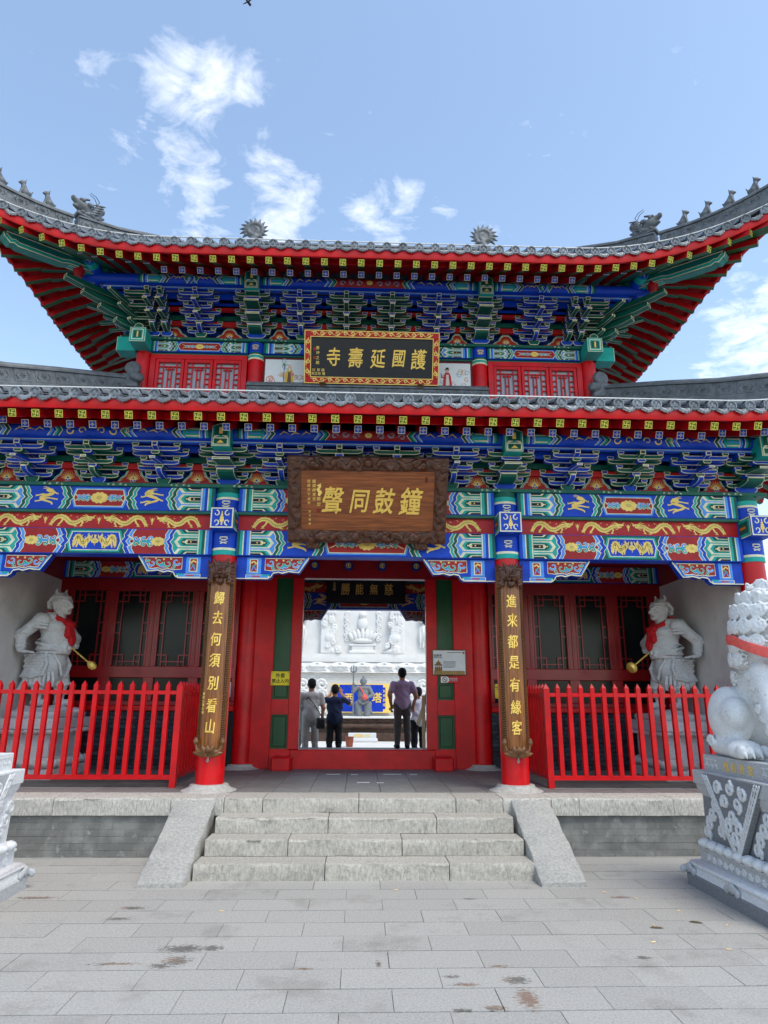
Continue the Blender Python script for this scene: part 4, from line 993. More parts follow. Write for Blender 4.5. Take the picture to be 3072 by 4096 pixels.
def make_roof(name, rf, sides_detail):
    root = group_node(name, G)
    for side in 'flrb':
        ext = (rf.W if side in 'fb' else rf.D)+rf.e
        out = {'f': (0,-1,0), 'b': (0,1,0), 'r': (1,0,0), 'l': (-1,0,0)}[side]
        det = side in sides_detail
        sgn = 1
        # --- soffit board and fascia following the lip
        us = np.linspace(-ext, ext, 61); path = [rf.lip(side, u) for u in us]
        inb = lambda p, d, dz: (p[0]-out[0]*d, p[1]-out[1]*d, p[2]+dz)
        mb = MB(); vs = []
        for u, p in zip(us, path):
            q = rf.purl(side, u); q = (q[0], q[1], q[2]+.075); mid = lerp(inb(p, .06, .045), q, .42); mid = (mid[0], mid[1], mid[2]+rf.kink)
            vs += [inb(p, .045, .035), mid, q, (q[0], q[1], q[2]+.05), (mid[0], mid[1], mid[2]+.05), inb(p, .045, .055)]
        fs = [(i*6+j, i*6+(j+1)%6, (i+1)*6+(j+1)%6, (i+1)*6+j) for i in range(60) for j in range(6)]
        mb.add(vs, fs); mb.build('soffit_board', 'red_board', root, smooth=40, recalc=True)
        mb = MB(); vs = []
        for p in path: vs += [inb(p, .010, -.005), inb(p, .035, -.062), inb(p, .075, -.055), inb(p, .06, .06), inb(p, .012, .062)]
        fs = [(i*5+j, i*5+(j+1)%5, (i+1)*5+(j+1)%5, (i+1)*5+j) for i in range(60) for j in range(5)]+[(0,1,2,3,4), tuple(range(300,305))]
        mb.add(vs, fs); mb.build('eave_board', 'red_paint', root, smooth=40, recalc=True)
        if not det:
            # far side: plain tiled slope
            mb = MB(); vs = []; us2 = np.linspace(-ext*.995, ext*.995, 41)
            for u in us2:
                dm = max(.02, rf.depth(side, u))
                for t in np.linspace(0, 1, 8): vs.append(rf.surf(side, u, dm*t))
            mb.add(vs, [(i*8+j, i*8+j+1, (i+1)*8+j+1, (i+1)*8+j) for i in range(40) for j in range(7)]); mb.build('roof_slope', 'tile_grey', root, smooth=60)
        else:
            # slope under the tile rows
            mb = MB(); vs = []; us2 = np.linspace(-ext*.995, ext*.995, 61)
            for u in us2:
                dm = max(.02, rf.depth(side, u))
                for t in np.linspace(0, 1, 8):
                    q = rf.surf(side, u, dm*t); vs.append((q[0], q[1], q[2]-.012))
            mb.add(vs, [(i*8+j, i*8+j+1, (i+1)*8+j+1, (i+1)*8+j) for i in range(60) for j in range(7)]); mb.build('pan_tile_bed', 'tile_grey', root, smooth=60)
        # --- rafters
        n = int(ext/rf.rs)
        for i in range(-n, n+1):
            u = i*rf.rs+ (rf.rs/2 if True else 0)
            if abs(u) > ext-.25: continue
            L = rf.lip(side, u); P = rf.purl(side, u)
            ft = inb(L, rf.fo, -.135+.02); fe = lerp(ft, (P[0], P[1], P[2]+.14), .62)
            d = Vector(fe)-Vector(ft); 
            near = side == 'f' or det
            if not near and i % 1: continue
            obj('flying_rafter', RAF_FLY, root, mtx=frame(ft, d, sc=(1, d.length, 1)))
            u3 = u*(1-.0) ; et = inb(L, rf.ro, rf.rz)
            t_ = (abs(u)-(ext-rf.a))/rf.a
            if t_ > 0:    # fan: rafter tips step back along the fan direction
                et = lerp(et, (et[0], et[1], et[2]), 1)
                tt = rf.ro/max(.3, (Vector(L)-Vector(P)).length)
                et = lerp(L, P, min(.6, tt*1.0)); et = (et[0], et[1], et[2]+rf.rz*1.0+ (0))
            d = Vector((P[0], P[1], P[2]+.03))-Vector(et); dn = d.normalized(); ln = d.length+.25
            obj('rafter', RAF, root, mtx=frame(et, d, sc=(1, ln, 1)))
        # --- red board closing the gaps above the rafter tips
        mb = MB(); vs = []
        for u, p in zip(us, path):
            q = rf.purl(side, u); tt = min(.6, rf.ro/max(.3, (Vector(p)-Vector(q)).length)); b_ = lerp(p, q, tt)
            vs += [(b_[0], b_[1], b_[2]+rf.rz+.046), (b_[0], b_[1], b_[2]+rf.rz+.125), (b_[0]-out[0]*.03, b_[1]-out[1]*.03, b_[2]+rf.rz+.125), (b_[0]-out[0]*.03, b_[1]-out[1]*.03, b_[2]+rf.rz+.046)]
        mb.add(vs, [(i*4+j, i*4+(j+1)%4, (i+1)*4+(j+1)%4, (i+1)*4+j) for i in range(60) for j in range(4)]); mb.build('inner_eave_board', 'red_paint', root, smooth=40, recalc=True)
        # --- tiles
        n = int((ext-.05)/rf.ts)
        for i in range(-n, n+1):
            u = i*rf.ts
            L = rf.lip(side, u); L2 = rf.lip(side, u+.02); t = Vector(L2)-Vector(L); t.normalize()
            o3 = Vector(out); o3 = o3-t*o3.dot(t); o3.normalize(); up_ = (t.cross(o3)); up_ = up_ if up_.z > 0 else -up_
            if not det and not (side in 'lr'): continue
            x = (-o3).cross(up_); 
            def mt(p, tilt=0):
                dd = (-o3); zz = up_
                return Matrix(((x.x, dd.x, zz.x, p[0]), (x.y, dd.y, zz.y, p[1]), (x.z, dd.z, zz.z, p[2]), (0,0,0,1)))
            if det or side in 'lr':
                obj('tile_end', TE, root, mtx=mt((L[0], L[1], L[2]+.105)))
                Lh = rf.lip(side, u+rf.ts/2)
                if abs(u+rf.ts/2) < ext-.05: obj('drip_tile', DT, root, mtx=mt((Lh[0]+out[0]*.012, Lh[1]+out[1]*.012, Lh[2]+.06)))
            if det:
                dm = rf.depth(side, u)
                if dm < .25: continue
                nseg = 3; pts = [rf.surf(side, u, .03+(dm-.03)*k/nseg) for k in range(nseg+1)]
                vs = []; m = 8; mb = MB(); K = 0
                nt_ = max(2, int(dm/.26))
                for k in range(nt_):
                    for tt, r_ in ((k/nt_, .066), ((k+.97)/nt_, .059)):
                        p = rf.surf(side, u, .03+(dm-.03)*tt)
                        for j in range(m+1):
                            an = math.pi*j/m; a_, b_ = r_*math.cos(an), r_*math.sin(an)+.028
                            vs.append((p[0]+t.x*a_, p[1]+t.y*a_, p[2]+t.z*a_+b_))
                        K += 1
                mb.add(vs, [(q*(m+1)+j, q*(m+1)+j+1, (q+1)*(m+1)+j+1, (q+1)*(m+1)+j) for q in range(K-1) for j in range(m)])
                mb.build('tile_row', 'tile_grey', root, smooth=40)
        # --- pale light tube lying on the tile ends
        if side in 'flr':
            pt = [(p[0]-out[0]*.02, p[1]-out[1]*.02, p[2]+.185) for p in path]
            MB().tube(pt, .009, 8).build('light_tube', 'white_tube', root, smooth=60)
    return root
UP = Roof(W=5.25, D=YC+.33, e=.85, a=3.1, zl=7.66, c=.64, PX=3.57+.63, PD=YC-.72, pz=7.97, S=4.92, ytop=2.57, xtop=2.35, m1=.55, m2=.035, ld=2.2, kink=-.02, rs=.26, ts=.2285, fo=.075, ro=.43, rz=-.06)
LO = Roof(W=5.02+1.40, D=YC+1.40, e=.55, a=2.75, zl=4.815, c=.55, PX=OUTX+.53, PD=YC+.54, pz=4.905, S=5.02, ytop=1.22, xtop=3.66, m1=.40, m2=.012, ld=2.2, kink=-.01, rs=.26, ts=.2216, fo=.08, ro=.39, rz=-.11)
up_root = make_roof('upper_roof', UP, 'f'); lo_root = make_roof('lower_roof', LO, 'f')

# purlins with painting
def purlin(rf, parent, zc, r_, length, secs, y):
    MB().tube([(-length, y, zc), (length, y, zc)], r_, 20).build('purlin', 'blue', parent, smooth=50)
    def warp(u, v, h):
        a = v/r_; return np.array([u, y-(r_+h)*math.cos(a), zc+(r_+h)*math.sin(a)])
    p = Paint((0,0,0), (1,0,0), (0,0,1), (0,-1,0), .001, warp)
    Hh = r_*1.75; v0 = -r_*1.05; nseg = 5
    class Q:      # wraps the painter so every face is cut into strips round the purlin
        pass
    def band(u0, u1, c, d0=0, d1=0, ly=0):
        for k in range(nseg*2):
            a, b = k/(nseg*2), (k+1)/(nseg*2); f = lambda t: 1-abs(2*t-1)
            p.poly([(u0+d0*f(a), v0+Hh*a), (u1+d1*f(a), v0+Hh*a), (u1+d1*f(b), v0+Hh*b), (u0+d0*f(b), v0+Hh*b)], c, ly)
    for (x0, x1, red) in secs:
        L_ = x1-x0; e = .10 if L_ < 2.5 else .16
        for s, b in ((1, x0), (-1, x1)):
            u = b
            for c, w_ in ((GREEN,.03),(TEAL,.03),(CREAM,.012),(BLUE,.03),(BLUE2,.03),(CREAM,.012)): band(min(u,u+s*w_), max(u,u+s*w_), c); u += s*w_
            for c, w_ in ((TEAL,.20),): band(min(u,u+s*w_), max(u,u+s*w_), c)
            for k in range(3): p.line([(u, v0+Hh*(.2+.3*k)), (u+s*.16, v0+Hh*(.2+.3*k))], [.02,.012], CREAM if k != 1 else BLUE2, 2)
            u += s*.17
            for c, w_ in ((CREAM,.012),(BLUE2,.035),(CREAM,.012),(GREEN,.04),(CREAM,.01)):
                band(u, u+s*w_, c, s*.06, s*.06, 3); u += s*w_
            q = u+s*.07
            nx_ = L_*.14
            for k in range(3):
                p.line([(q+s*nx_*(.2+.6*k/2)-s*.05, v0+Hh*.42), (q+s*nx_*(.2+.6*k/2), v0+Hh*(.62 if k % 2 else .7)), (q+s*nx_*(.2+.6*k/2)+s*.06, v0+Hh*.5)], [.006,.022,.004], GOLD, 3)
            u = q+s*nx_
            for c, w_ in ((CREAM,.01),(BLUE2,.03),(BLUE,.03),(CREAM,.01),(TEAL,.03),(GREEN,.03),(CREAM,.01)):
                band(u, u+s*w_, c, s*.06, s*.06, 3); u += s*w_
            if s > 0: ua = u
            else: ub = u
        if red and ub-ua > .2:
            band(ua, ub, RED, .06, -.06, 1); cx = (ua+ub)/2
            flower(p, cx, v0+Hh*.5, Hh*.26, 4)
            for s in (1, -1):
                for k in range(3):
                    x = cx+s*(.16+.13*k); sp = spiral(x, v0+Hh*(.5+(.1 if k % 2 else -.1)), .045, .012, 180 if s > 0 else 0, (.9 if k % 2 else -.9)*s, 9); p.line(sp, .018, CREAM, 4); p.line(sp, .010, BLUE, 5)
        elif ub-ua > .3:
            cx = (ua+ub)/2
            for s in (1, -1):
                for k in range(3):
                    x = cx+s*(.12+.15*k); sp = spiral(x, v0+Hh*.48, .05, .015, 180 if s > 0 else 0, (.9 if k % 2 else -.9)*s, 9); p.line(sp, [.02-.014*i/9 for i in range(10)], GOLD, 3)
    p.build('purlin_painting', parent)
ly = -.02-.50-.02
purlin(LO, lo_root, 4.80, .082, OUTX+.75, [(-OUTX+.15, -COLX-.16, False), (-COLX+.16, COLX-.16, True), (COLX+.16, OUTX-.15, False)], ly)
uy = .72
purlin(UP, up_root, 7.845, .085, 3.57+.9, [(-3.55, -COLX-.13, False), (-COLX+.13, COLX-.13, True), (COLX+.13, 3.55, False)], uy)
for sx in (-1, 1):      # side purlins whose round painted ends show at the corners
    MB().tube([(sx*(3.57+.63), uy-.35, 7.93), (sx*(3.57+.63), 2*YC-uy+.35, 7.93)], .085, 20).build('purlin', 'blue', up_root, smooth=50)
    p = Paint((sx*(3.57+.63), uy-.35, 7.93), (1,0,0), (0,0,1), (0,-1,0))
    p.disc(0, 0, .083, TEAL, 0, 18); p.disc(0, 0, .074, BLUE, 1, 18)
    for k in range(4): p.line(spiral(.03*math.cos(k*1.57), .03*math.sin(k*1.57), .026, .008, 90*k, .8, 7), .008, GOLD, 2)
    p.build('purlin_end_painting', up_root)
    MB().tube([(sx*(3.57+.63), uy-.33, 7.93), (sx*(3.57+.63), uy-.2, 7.93)], .088, 20, c=TEAL).build('purlin_ring', 'paint', up_root, smooth=50)
    MB().tube([(sx*(OUTX+.53), ly-.35, 4.86), (sx*(OUTX+.53), 2*YC-ly+.35, 4.86)], .082, 20).build('purlin', 'blue', lo_root, smooth=50)
    # red turned vase under the corner beam
    MB().lathe([(.05,7.72),(.075,7.78),(.085,7.84),(.07,7.91),(.05,7.94)], 16, sx*(3.57+.83), .52).build('corner_vase', 'red_board', up_root, smooth=50)
# corner (hip) beams: green with pale lines, scroll nose
def corner_beam(sx, p0, p1, p2, parent, h=.16, w=.14):
    mb = MB(); path = [np.array(p) for p in (p0, p1)]
    a = np.array(p0); b = np.array(p1); d = b-a; d /= np.linalg.norm(d); u = np.array([-d[1], d[0], 0]); u /= np.linalg.norm(u); v = np.cross(d, u); v = v if v[2] > 0 else -v
    L_ = np.linalg.norm(b-a)
    prof = [(0, 0), (L_*.5, 0), (L_*.56, -.03), (L_*.9, -.03), (L_*.93, 0), (L_*.96, -.015), (L_*.985, .03), (L_, .05), (L_+.02, .11), (L_, h), (0, h)]
    vs = [a+d*x+v*z+u*w/2 for x, z in prof]+[a+d*x+v*z-u*w/2 for x, z in prof]; n = len(prof)
    mb.add(vs, [tuple(range(n)), tuple(range(n, 2*n))[::-1]]+[(i, i+n, (i+1)%n+n, (i+1)%n) for i in range(n)], lin(16,120,112))
    o = mb.build('corner_beam', 'paint', parent, recalc=True)
    for s_ in (1, -1):
        p = Paint(a+u*s_*w/2, d, v, u*s_, .002)
        p.line([(x-.005, z+.045) for x, z in prof[:8]], .05, TEAL, 0); p.line([(x-.004, z+.012) for x, z in prof[:9]], .014, CREAM, 1); p.line([(x-.02, z+.072) for x, z in prof[:8]], .010, CREAM, 1); p.line([(0, h-.012), (L_-.02, h-.012)], .016, CREAM, 1); p.build('beam_lines', o)
    p = Paint(a-v*.0, d, u, -v, .002); p.line([(0, -w*.36), (L_*.5, -w*.36)], .012, CREAM, 1); p.line([(0, w*.36), (L_*.5, w*.36)], .012, CREAM, 1); p.rect(0, L_*.5, -w*.2, w*.2, TEAL, 0); p.build('beam_lines', o)
    # upper beam, chevron painted, running on to the tip
    a = np.array(p1)-d*.5+v*(h+.01); b = np.array(p2); d2 = b-a; L2 = np.linalg.norm(d2); d2 /= L2; v2 = np.cross(d2, u); v2 = v2 if v2[2] > 0 else -v2
    mb = MB(); n = 14
    for k in range(n):
        x0, x1 = L2*k/n, L2*(k+1)/n
        for (z0, z1, c) in ((0, .03, TEAL), (.03, .10, (BLUE, BLUE2)[k % 2]), (.10, .13, TEAL)):
            vs = [a+d2*x+v2*z+u*s_*w*.45 for x in (x0, x1) for z in (z0, z1) for s_ in (1, -1)]
            mb.add(vs, [(0,2,6,4),(1,5,7,3),(0,4,5,1),(2,3,7,6)], c)
        vs = [a+d2*(x0)+v2*(z)+u*s_*w*.452 for z in (.03, .10) for s_ in (1,)]+[a+d2*(x0+.012)+v2*z+u*w*.452 for z in (.03,.10)]; mb.add(vs, [(0,1,3,2)], CREAM)
        vs = [a+d2*(x0)+v2*(z)-u*w*.452 for z in (.03, .10)]+[a+d2*(x0+.012)+v2*z-u*w*.452 for z in (.03,.10)]; mb.add(vs, [(0,1,3,2)], CREAM)
    mb.build('corner_beam', 'paint', parent)
for sx in (-1, 1):
    corner_beam(sx, (sx*3.9, 1.02, 7.90), (sx*5.15, -.23, 7.74), (sx*6.05, -1.13, 8.16), up_root)
    corner_beam(sx, (sx*5.3, -.28, 4.83), (sx*6.3, -1.28, 4.80), (sx*6.9, -1.9, 5.2), lo_root)

# ================================================================== ridges
def hip_path(rf, sx, x0, x1, n, lift, S=None):
    out = []
    for i in range(n+1):
        x = x0+(x1-x0)*i/n; y = (S or rf.S)-x; out.append((sx*x, y, lift(x)))
    return out
def ridge(path, parent, prof_w=.09, h0=.0, h1=.12, h2=.30, name='hip_ridge', panel=.26):
    """ridge built up of a plain base, a band of moulded panels, a beaded line and a round cap"""
    w = prof_w
    b = MB().sweep(path, [(w, -.1), (w, h1), (w*.8, h1+.002), (w*.8, h2-.05), (w*1.08, h2-.048), (w*1.08, h2-.02), (w*.75, h2-.018), (w*.62, h2+.02), (w*.3, h2+.045), (-w*.3, h2+.045), (-w*.62, h2+.02), (-w*.75, h2-.018), (-w*1.08, h2-.02), (-w*1.08, h2-.048), (-w*.8, h2-.05), (-w*.8, h1+.002), (-w, h1), (-w, -.1)])
    b = b.build(name, 'ridge_grey', parent, smooth=30, recalc=True)
    P = [np.array(p) for p in path]; seg = [np.linalg.norm(P[i+1]-P[i]) for i in range(len(P)-1)]; tot = sum(seg); n = max(1, int(tot/panel)); hh = (h2-.05-h1)
    m = MB(); m.box(-.11, .11, -.008, .0, -hh*.46, hh*.46, ch=.004)
    fr = MB()
    for k in range(8):
        an = 2*math.pi*k/8; fr.add([(0, -.02, 0), (.028*math.cos(an-.3), -.008, .028*math.sin(an-.3)), (.05*math.cos(an), -.012, min(hh*.42, .05)*math.sin(an)), (.028*math.cos(an+.3), -.008, .028*math.sin(an+.3))], [(0,1,2,3)])
    for q in (-1, 1): fr.tube([(q*.06, -.012, -hh*.25), (q*.09, -.014, 0), (q*.06, -.012, hh*.25)], .006, 5)
    m.v_off = len(m.v); bb = len(m.v); m.v += fr.v; m.f += [tuple(i+bb for i in f) for f in fr.f]; m.c += fr.c
    me = m.mesh('ridge_panel', 'ridge_grey')
    for k in range(n):
        dd = tot*(k+.5)/n; i = 0
        while i < len(seg)-1 and dd > seg[i]: dd -= seg[i]; i += 1
        p = P[i]+(P[i+1]-P[i])*dd/seg[i]; t = (P[i+1]-P[i])/seg[i]
        for s_ in (-1,):
            th = Vector((t[0], t[1], t[2])); nrm_ = Vector((t[1], -t[0], 0)).normalized()
            if nrm_.y > 0: nrm_ = -nrm_
            x = th if nrm_.cross(th).z < 0 else -th
            zv = x.cross(-nrm_); zv.normalize()
            c = Vector(p)+Vector((0, 0, h1+hh/2))+nrm_*w*.8
            obj('ridge_panel', me, b, mtx=Matrix(((x.x, -nrm_.x, zv.x, c.x), (x.y, -nrm_.y, zv.y, c.y), (x.z, -nrm_.z, zv.z, c.z), (0,0,0,1))))
    return b
uph = lambda x: float(np.interp(x, [2.35, 3.0, 3.57, 4.05, 4.5, 4.85, 5.2, 5.55, 6.0], [9.52, 9.05, 8.80, 8.56, 8.43, 8.35, 8.33, 8.37, 8.5]))
loh = lambda x: float(np.interp(x, [3.5, 3.75, 4.4, 4.9, 5.3, 6.0, 6.7], [6.12, 6.02, 5.78, 5.58, 5.46, 5.28, 5.25]))
for sx in (-1, 1):
    ridge(hip_path(UP, sx, 2.35, 4.5, 10, lambda x: uph(x)-.02), up_root, h1=.06, h2=.30)
    ridge(hip_path(UP, sx, 4.55, 6.0, 8, lambda x: uph(x)), up_root, h1=.05, h2=.24)
    ridge(hip_path(LO, sx, 3.72, 5.6, 8, lambda x: loh(x)-.02, 4.8), lo_root, h1=.10, h2=.345)
    ridge(hip_path(LO, sx, 5.65, 6.6, 5, lambda x: loh(x)-.02, 4.8), lo_root, h1=.05, h2=.22)
ridge([(-2.2, YC, 9.50), (2.2, YC, 9.50)], up_root, h1=.1, h2=.42, name='main_ridge')
ridge([(-1.86, 1.05, 6.02), (1.86, 1.05, 6.02)], lo_root, h1=.06, h2=.24, name='wall_ridge', panel=.24)
MB().box(-3.75, 3.75, 1.18, 1.3, 5.5, 6.16).build('upper_wall_base', 'ridge_grey', lo_root)
# sculpted ridge creatures
def owl_mesh():
    s = Sculpt(.03)
    s.ell((0,0,.09), (.12,.055,.09)).ell((.10,0,.07), (.09,.05,.055)).cap((.10,0,.10), (.22,0,.12), .035, .02).cap((.10,0,.05), (.19,0,.03), .03, .018)
    s.cap((-.08,0,.06), (-.24,0,.09), .028, .022).ell((-.26,0,.10), (.035,.03,.035)).ell((.06,.05,.12), .024).ell((.06,-.05,.12), .024)
    sp = spiral(.0, .33, .15, .05, -70, 1.35, 20)
    for a, b in zip(sp[:-1], sp[1:]): s.cap((a[0],0,a[1]), (b[0],0,b[1]), .034, .032, k=.012)
    s.cap((-.02,0,.12), (.03,0,.2), .06, .05).ell((0,0,.33), (.15,.022,.15), k=.01)
    for k in range(13):
        an = R(-50+k*22); s.cap((.15*math.cos(an),0,.33+.15*math.sin(an)), (.235*math.cos(an+.12),0,.33+.235*math.sin(an+.12)), .028, .006, k=.008)
    return s.mesh('ridge_end_dragon', .011, m='ridge_grey')
def hipbeast_mesh():
    s = Sculpt(.02)        # dragon head facing +x on a moulded block
    s.box((-.03,0,.02), (.19,.065,.03), .01).ell((-.06,0,.11), (.15,.065,.10)).ell((.06,0,.17), (.11,.07,.085), rot=(0,-12,0))
    s.cap((.10,0,.20), (.21,0,.245), .055, .032).cap((.10,0,.13), (.19,0,.15), .04, .022, k=.01).ell((.215,0,.262), (.03,.035,.022), k=.006)
    for q in (-1, 1):
        s.ell((.095,q*.055,.235), .026, k=.004); s.cap((.13,q*.045,.25), (.03,q*.07,.275), .020, .014, k=.006); s.ell((.0,q*.075,.20), (.05,.02,.035), k=.006)
        for k in range(5): s.cap((-.02-.02*k,q*.065,.07+.045*k), (-.12-.02*k,q*.075,.11+.045*k), .022, .008, k=.006)
        for k in range(4): s.ell((-.12+.07*k,q*.066,.05), (.035,.014,.022), k=.004)
        s.cap((.17,q*.025,.205), (.175,q*.025,.18), .010, .004, k=.002)
    s.cap((-.12,0,.15), (-.20,0,.24), .05, .03).ell((-.195,0,.25), (.035,.04,.05)).cap((-.16,0,.12), (-.23,0,.15), .035, .015)
    return s.mesh('ridge_beast', .0095, m='ridge_grey')
def small_beast_mesh(v=0):
    s = Sculpt(.02)        # sits facing +x
    s.ell((-.02,0,.05), (.06,.035,.045)).cap((-.02,0,.06), (.02,0,.14), .04, .03).ell((.035,0,.185), (.034,.028,.032)).cap((.04,0,.18), (.075,0,.17), .018, .014)
    s.cap((.03,.02,.12), (.055,.022,.02), .014, .012).cap((.03,-.02,.12), (.055,-.022,.02), .014, .012).cap((-.06,0,.04), (-.09,0,.08+.04*v), .014, .008).cap((.02,.015,.2), (.005,.02,.235), .01, .006).cap((.02,-.015,.2), (.005,-.02,.235), .01, .006)
    s.box((0,0,.0), (.075,.04,.012)); return s.mesh('ridge_figure', .008, m='ridge_grey')
OWL, HB, SB = owl_mesh(), hipbeast_mesh(), [small_beast_mesh(0), small_beast_mesh(1)]
for sx in (-1, 1):
    obj('ridge_end_dragon', OWL, up_root, mtx=Matrix.Translation((sx*2.2, YC-.05, 9.80))@Matrix.Rotation(math.pi if sx > 0 else 0, 4, 'Z')@Matrix.Scale(1.2, 4))
    rz = math.atan2(-1, sx*1)
    o = obj('ridge_beast', HB, up_root, mtx=Matrix.Translation((sx*4.40, UP.S-4.40, uph(4.40)+.27))@Matrix.Rotation(rz*.999, 4, 'Z')@Matrix.Diagonal((1.1, 1.4, 1.08, 1)))
    for q in (-1, 1):
        pts = [(-.02+.03*q, .03*q, .24), (-.10, .035*q, .29), (-.13, .03*q, .36), (-.08, .02*q, .43), (.0, .015*q, .46)]
        MB().tube(pts, [.006,.0055,.005,.004,.003], 6).build('horn', 'iron', o, smooth=60)
    for k in range(6):
        x = 4.80+.235*k; obj('ridge_figure', SB[k % 2], up_root, mtx=Matrix.Translation((sx*x, UP.S-x, uph(x)+.265))@Matrix.Rotation(rz, 4, 'Z')@Matrix.Scale(1.15, 4))
    # scrolled dragon block closing the lower hip ridge at the upper corner column
    s = Sculpt(.02); s.box((0,0,.12), (.13,.09,.12), .03).ell((sx*-.10,-.06,.17), (.11,.09,.08)).ell((sx*-.14,-.09,.12), (.06,.05,.04)).ell((sx*-.05,-.12,.20), .03)
    sp = spiral(.0, .34, .10, .03, -90, 1.2, 12)
    for a, b in zip(sp[:-1], sp[1:]): s.cap((a[0], -.02, a[1]), (b[0], -.02, b[1]), .05, .045, k=.01)
    obj('ridge_end_dragon', s.mesh('ridge_end_dragon', .012, m='ridge_grey'), lo_root, (sx*3.64, 1.08, 6.16))

# ================================================================== upper storey
UY = 1.35; UCX = 3.57; zf = 5.9
for sx in (-1, 1):
    for x in (COLX, UCX):
        MB().lathe([(.125, zf), (.125, 7.14)], 28, sx*x, UY).build('column', 'red_paint', G, smooth=40)
        MB().lathe([(.125, zf), (.125, 7.14)], 16, sx*x, 2*YC-UY).build('column', 'red_paint', G, smooth=40)
    mb = MB()
    for z0, z1, c in ((6.80, 6.83, CREAM), (6.83, 6.87, TEAL), (6.87, 6.885, CREAM), (6.885, 6.92, GREEN), (6.92, 7.12, BLUE)): mb.lathe([(.131, z0), (.131, z1)], 24, sx*COLX, UY, c)
    mb.build('painted_column_head', 'paint', G, smooth=40)
    p = Paint((sx*COLX, UY-.135, 7.0), (1,0,0), (0,0,1), (0,-1,0))
    for q in (-1, 1): p.line([(-.05*q, .03), (.02*q, .04), (.05*q, .01), (0, 0), (-.05*q, -.02), (.03*q, -.035)], .011, GOLD, 0)
    p.build('cloud_pattern', G)
    a, b = sorted((sx*(UCX-.05), sx*(UCX+.05))); MB().box(a, b, UY+.1, 2*YC-UY-.1, zf, 7.14).build('upper_side_wall', 'dark_red', G)
MB().box(-UCX, UCX, 2*YC-UY-.05, 2*YC-UY+.05, zf, 7.14).build('upper_back_wall', 'dark_red', G)
# solid hall core under the upper roof, keeps the roof space dark
MB().box(-3.5, 3.5, 1.55, 2*YC-1.55, 5.8, 7.6).build('roof_space', 'dark_mortar', G)
UB = [(-UCX+.12, -COLX-.12, 'A'), (-COLX+.12, COLX-.12, 'B'), (COLX+.12, UCX-.12, 'A')]
for x0, x1, k in UB:
    b = MB().box(x0, x1, UY-.10, UY+.1, 6.905, 7.095, ch=.006).build('upper_lintel', 'blue', G); paint_beam('painted_pattern', b, x0+.008, x1-.008, 6.912, 7.088, UY-.10, 'C' if k == 'A' else 'A', -1)
    MB().box(x0, x1, UY-.06, UY+.06, 6.875, 6.905).build('trim_strip', 'green_trim', G)
MB().box(-UCX-.2, UCX+.2, UY-.15, UY+.12, 7.095, 7.14, ch=.004).build('top_plate', 'green_trim', G)
MB().box(-UCX-.02, UCX+.02, UY+.02, UY+.07, 7.14, 8.05).build('bracket_backing', 'blue_dark', G)
pp = Paint((0, UY-.152, 7.098), (1,0,0), (0,0,1), (0,-1,0))
usets = [(.355, 0, 0), (1.075, 0, 1), (COLX, 1, 0), (2.67, 0, 1)]
ux = sorted([s*x for x, _, _ in usets for s in (-1, 1)]+[-UCX, UCX])
for x, big, blue in usets:
    for sx in (-1, 1): bracket_set(sx*x, UY-.05, 7.14, UPP, .12, BLUE if blue else GREEN, GREEN if blue else BLUE, (.44, .64, .52), big)
for a, b in zip(ux[:-1], ux[1:]):
    jewel_board((a+b)/2, (b-a)-.16, UY-.075, 7.142, .21)
    for q in (-1, 1):
        pp.line(spiral((a+b)/2+q*.045, .018, .017, .004, 0, q*.9, 8), .006, CREAM, 0); pp.line(spiral((a+b)/2+q*.11, .014, .013, .004, 0, -q*.9, 8), .006, CREAM, 0)
pp.build('plate_scrolls', G)
for (py, z, c) in ((-.06, 7.14+.075+.24, 'green_trim'), (-.06, 7.14+.075+.12*1.15, 'red_board'), (-.24, 7.14+.075+.12*2+.07, 'red_board'), (-.24, 7.14+.075+.12*3+.0, 'blue'), (-.41, 7.14+.075+.12*3+.07, 'blue'), (-.58, 7.14+.075+.12*3+.105, 'blue')):
    ex = UCX-py*.9
    o = MB().box(-ex, ex, UY-.05+py-.03, UY-.05+py+.03, z, z+.08).build('tie_beam', c, G)
    if py < -.5:
        p = Paint((-ex, UY-.05+py-.03, z), (1,0,0), (0,0,1), (0,-1,0)); p.rect(0, 2*ex, .004, .022, BLUE2, 0); p.rect(0, 2*ex, .022, .028, CREAM, 0); p.build('edge_line', o)
    for sx in (-1, 1):
        x = sx*(UCX+.05-py)
        MB().box(min(x-.03,x+.03), max(x-.03,x+.03), UY-.05+py, 2*YC-UY, z+.002, z+.078).build('tie_beam', c, G)
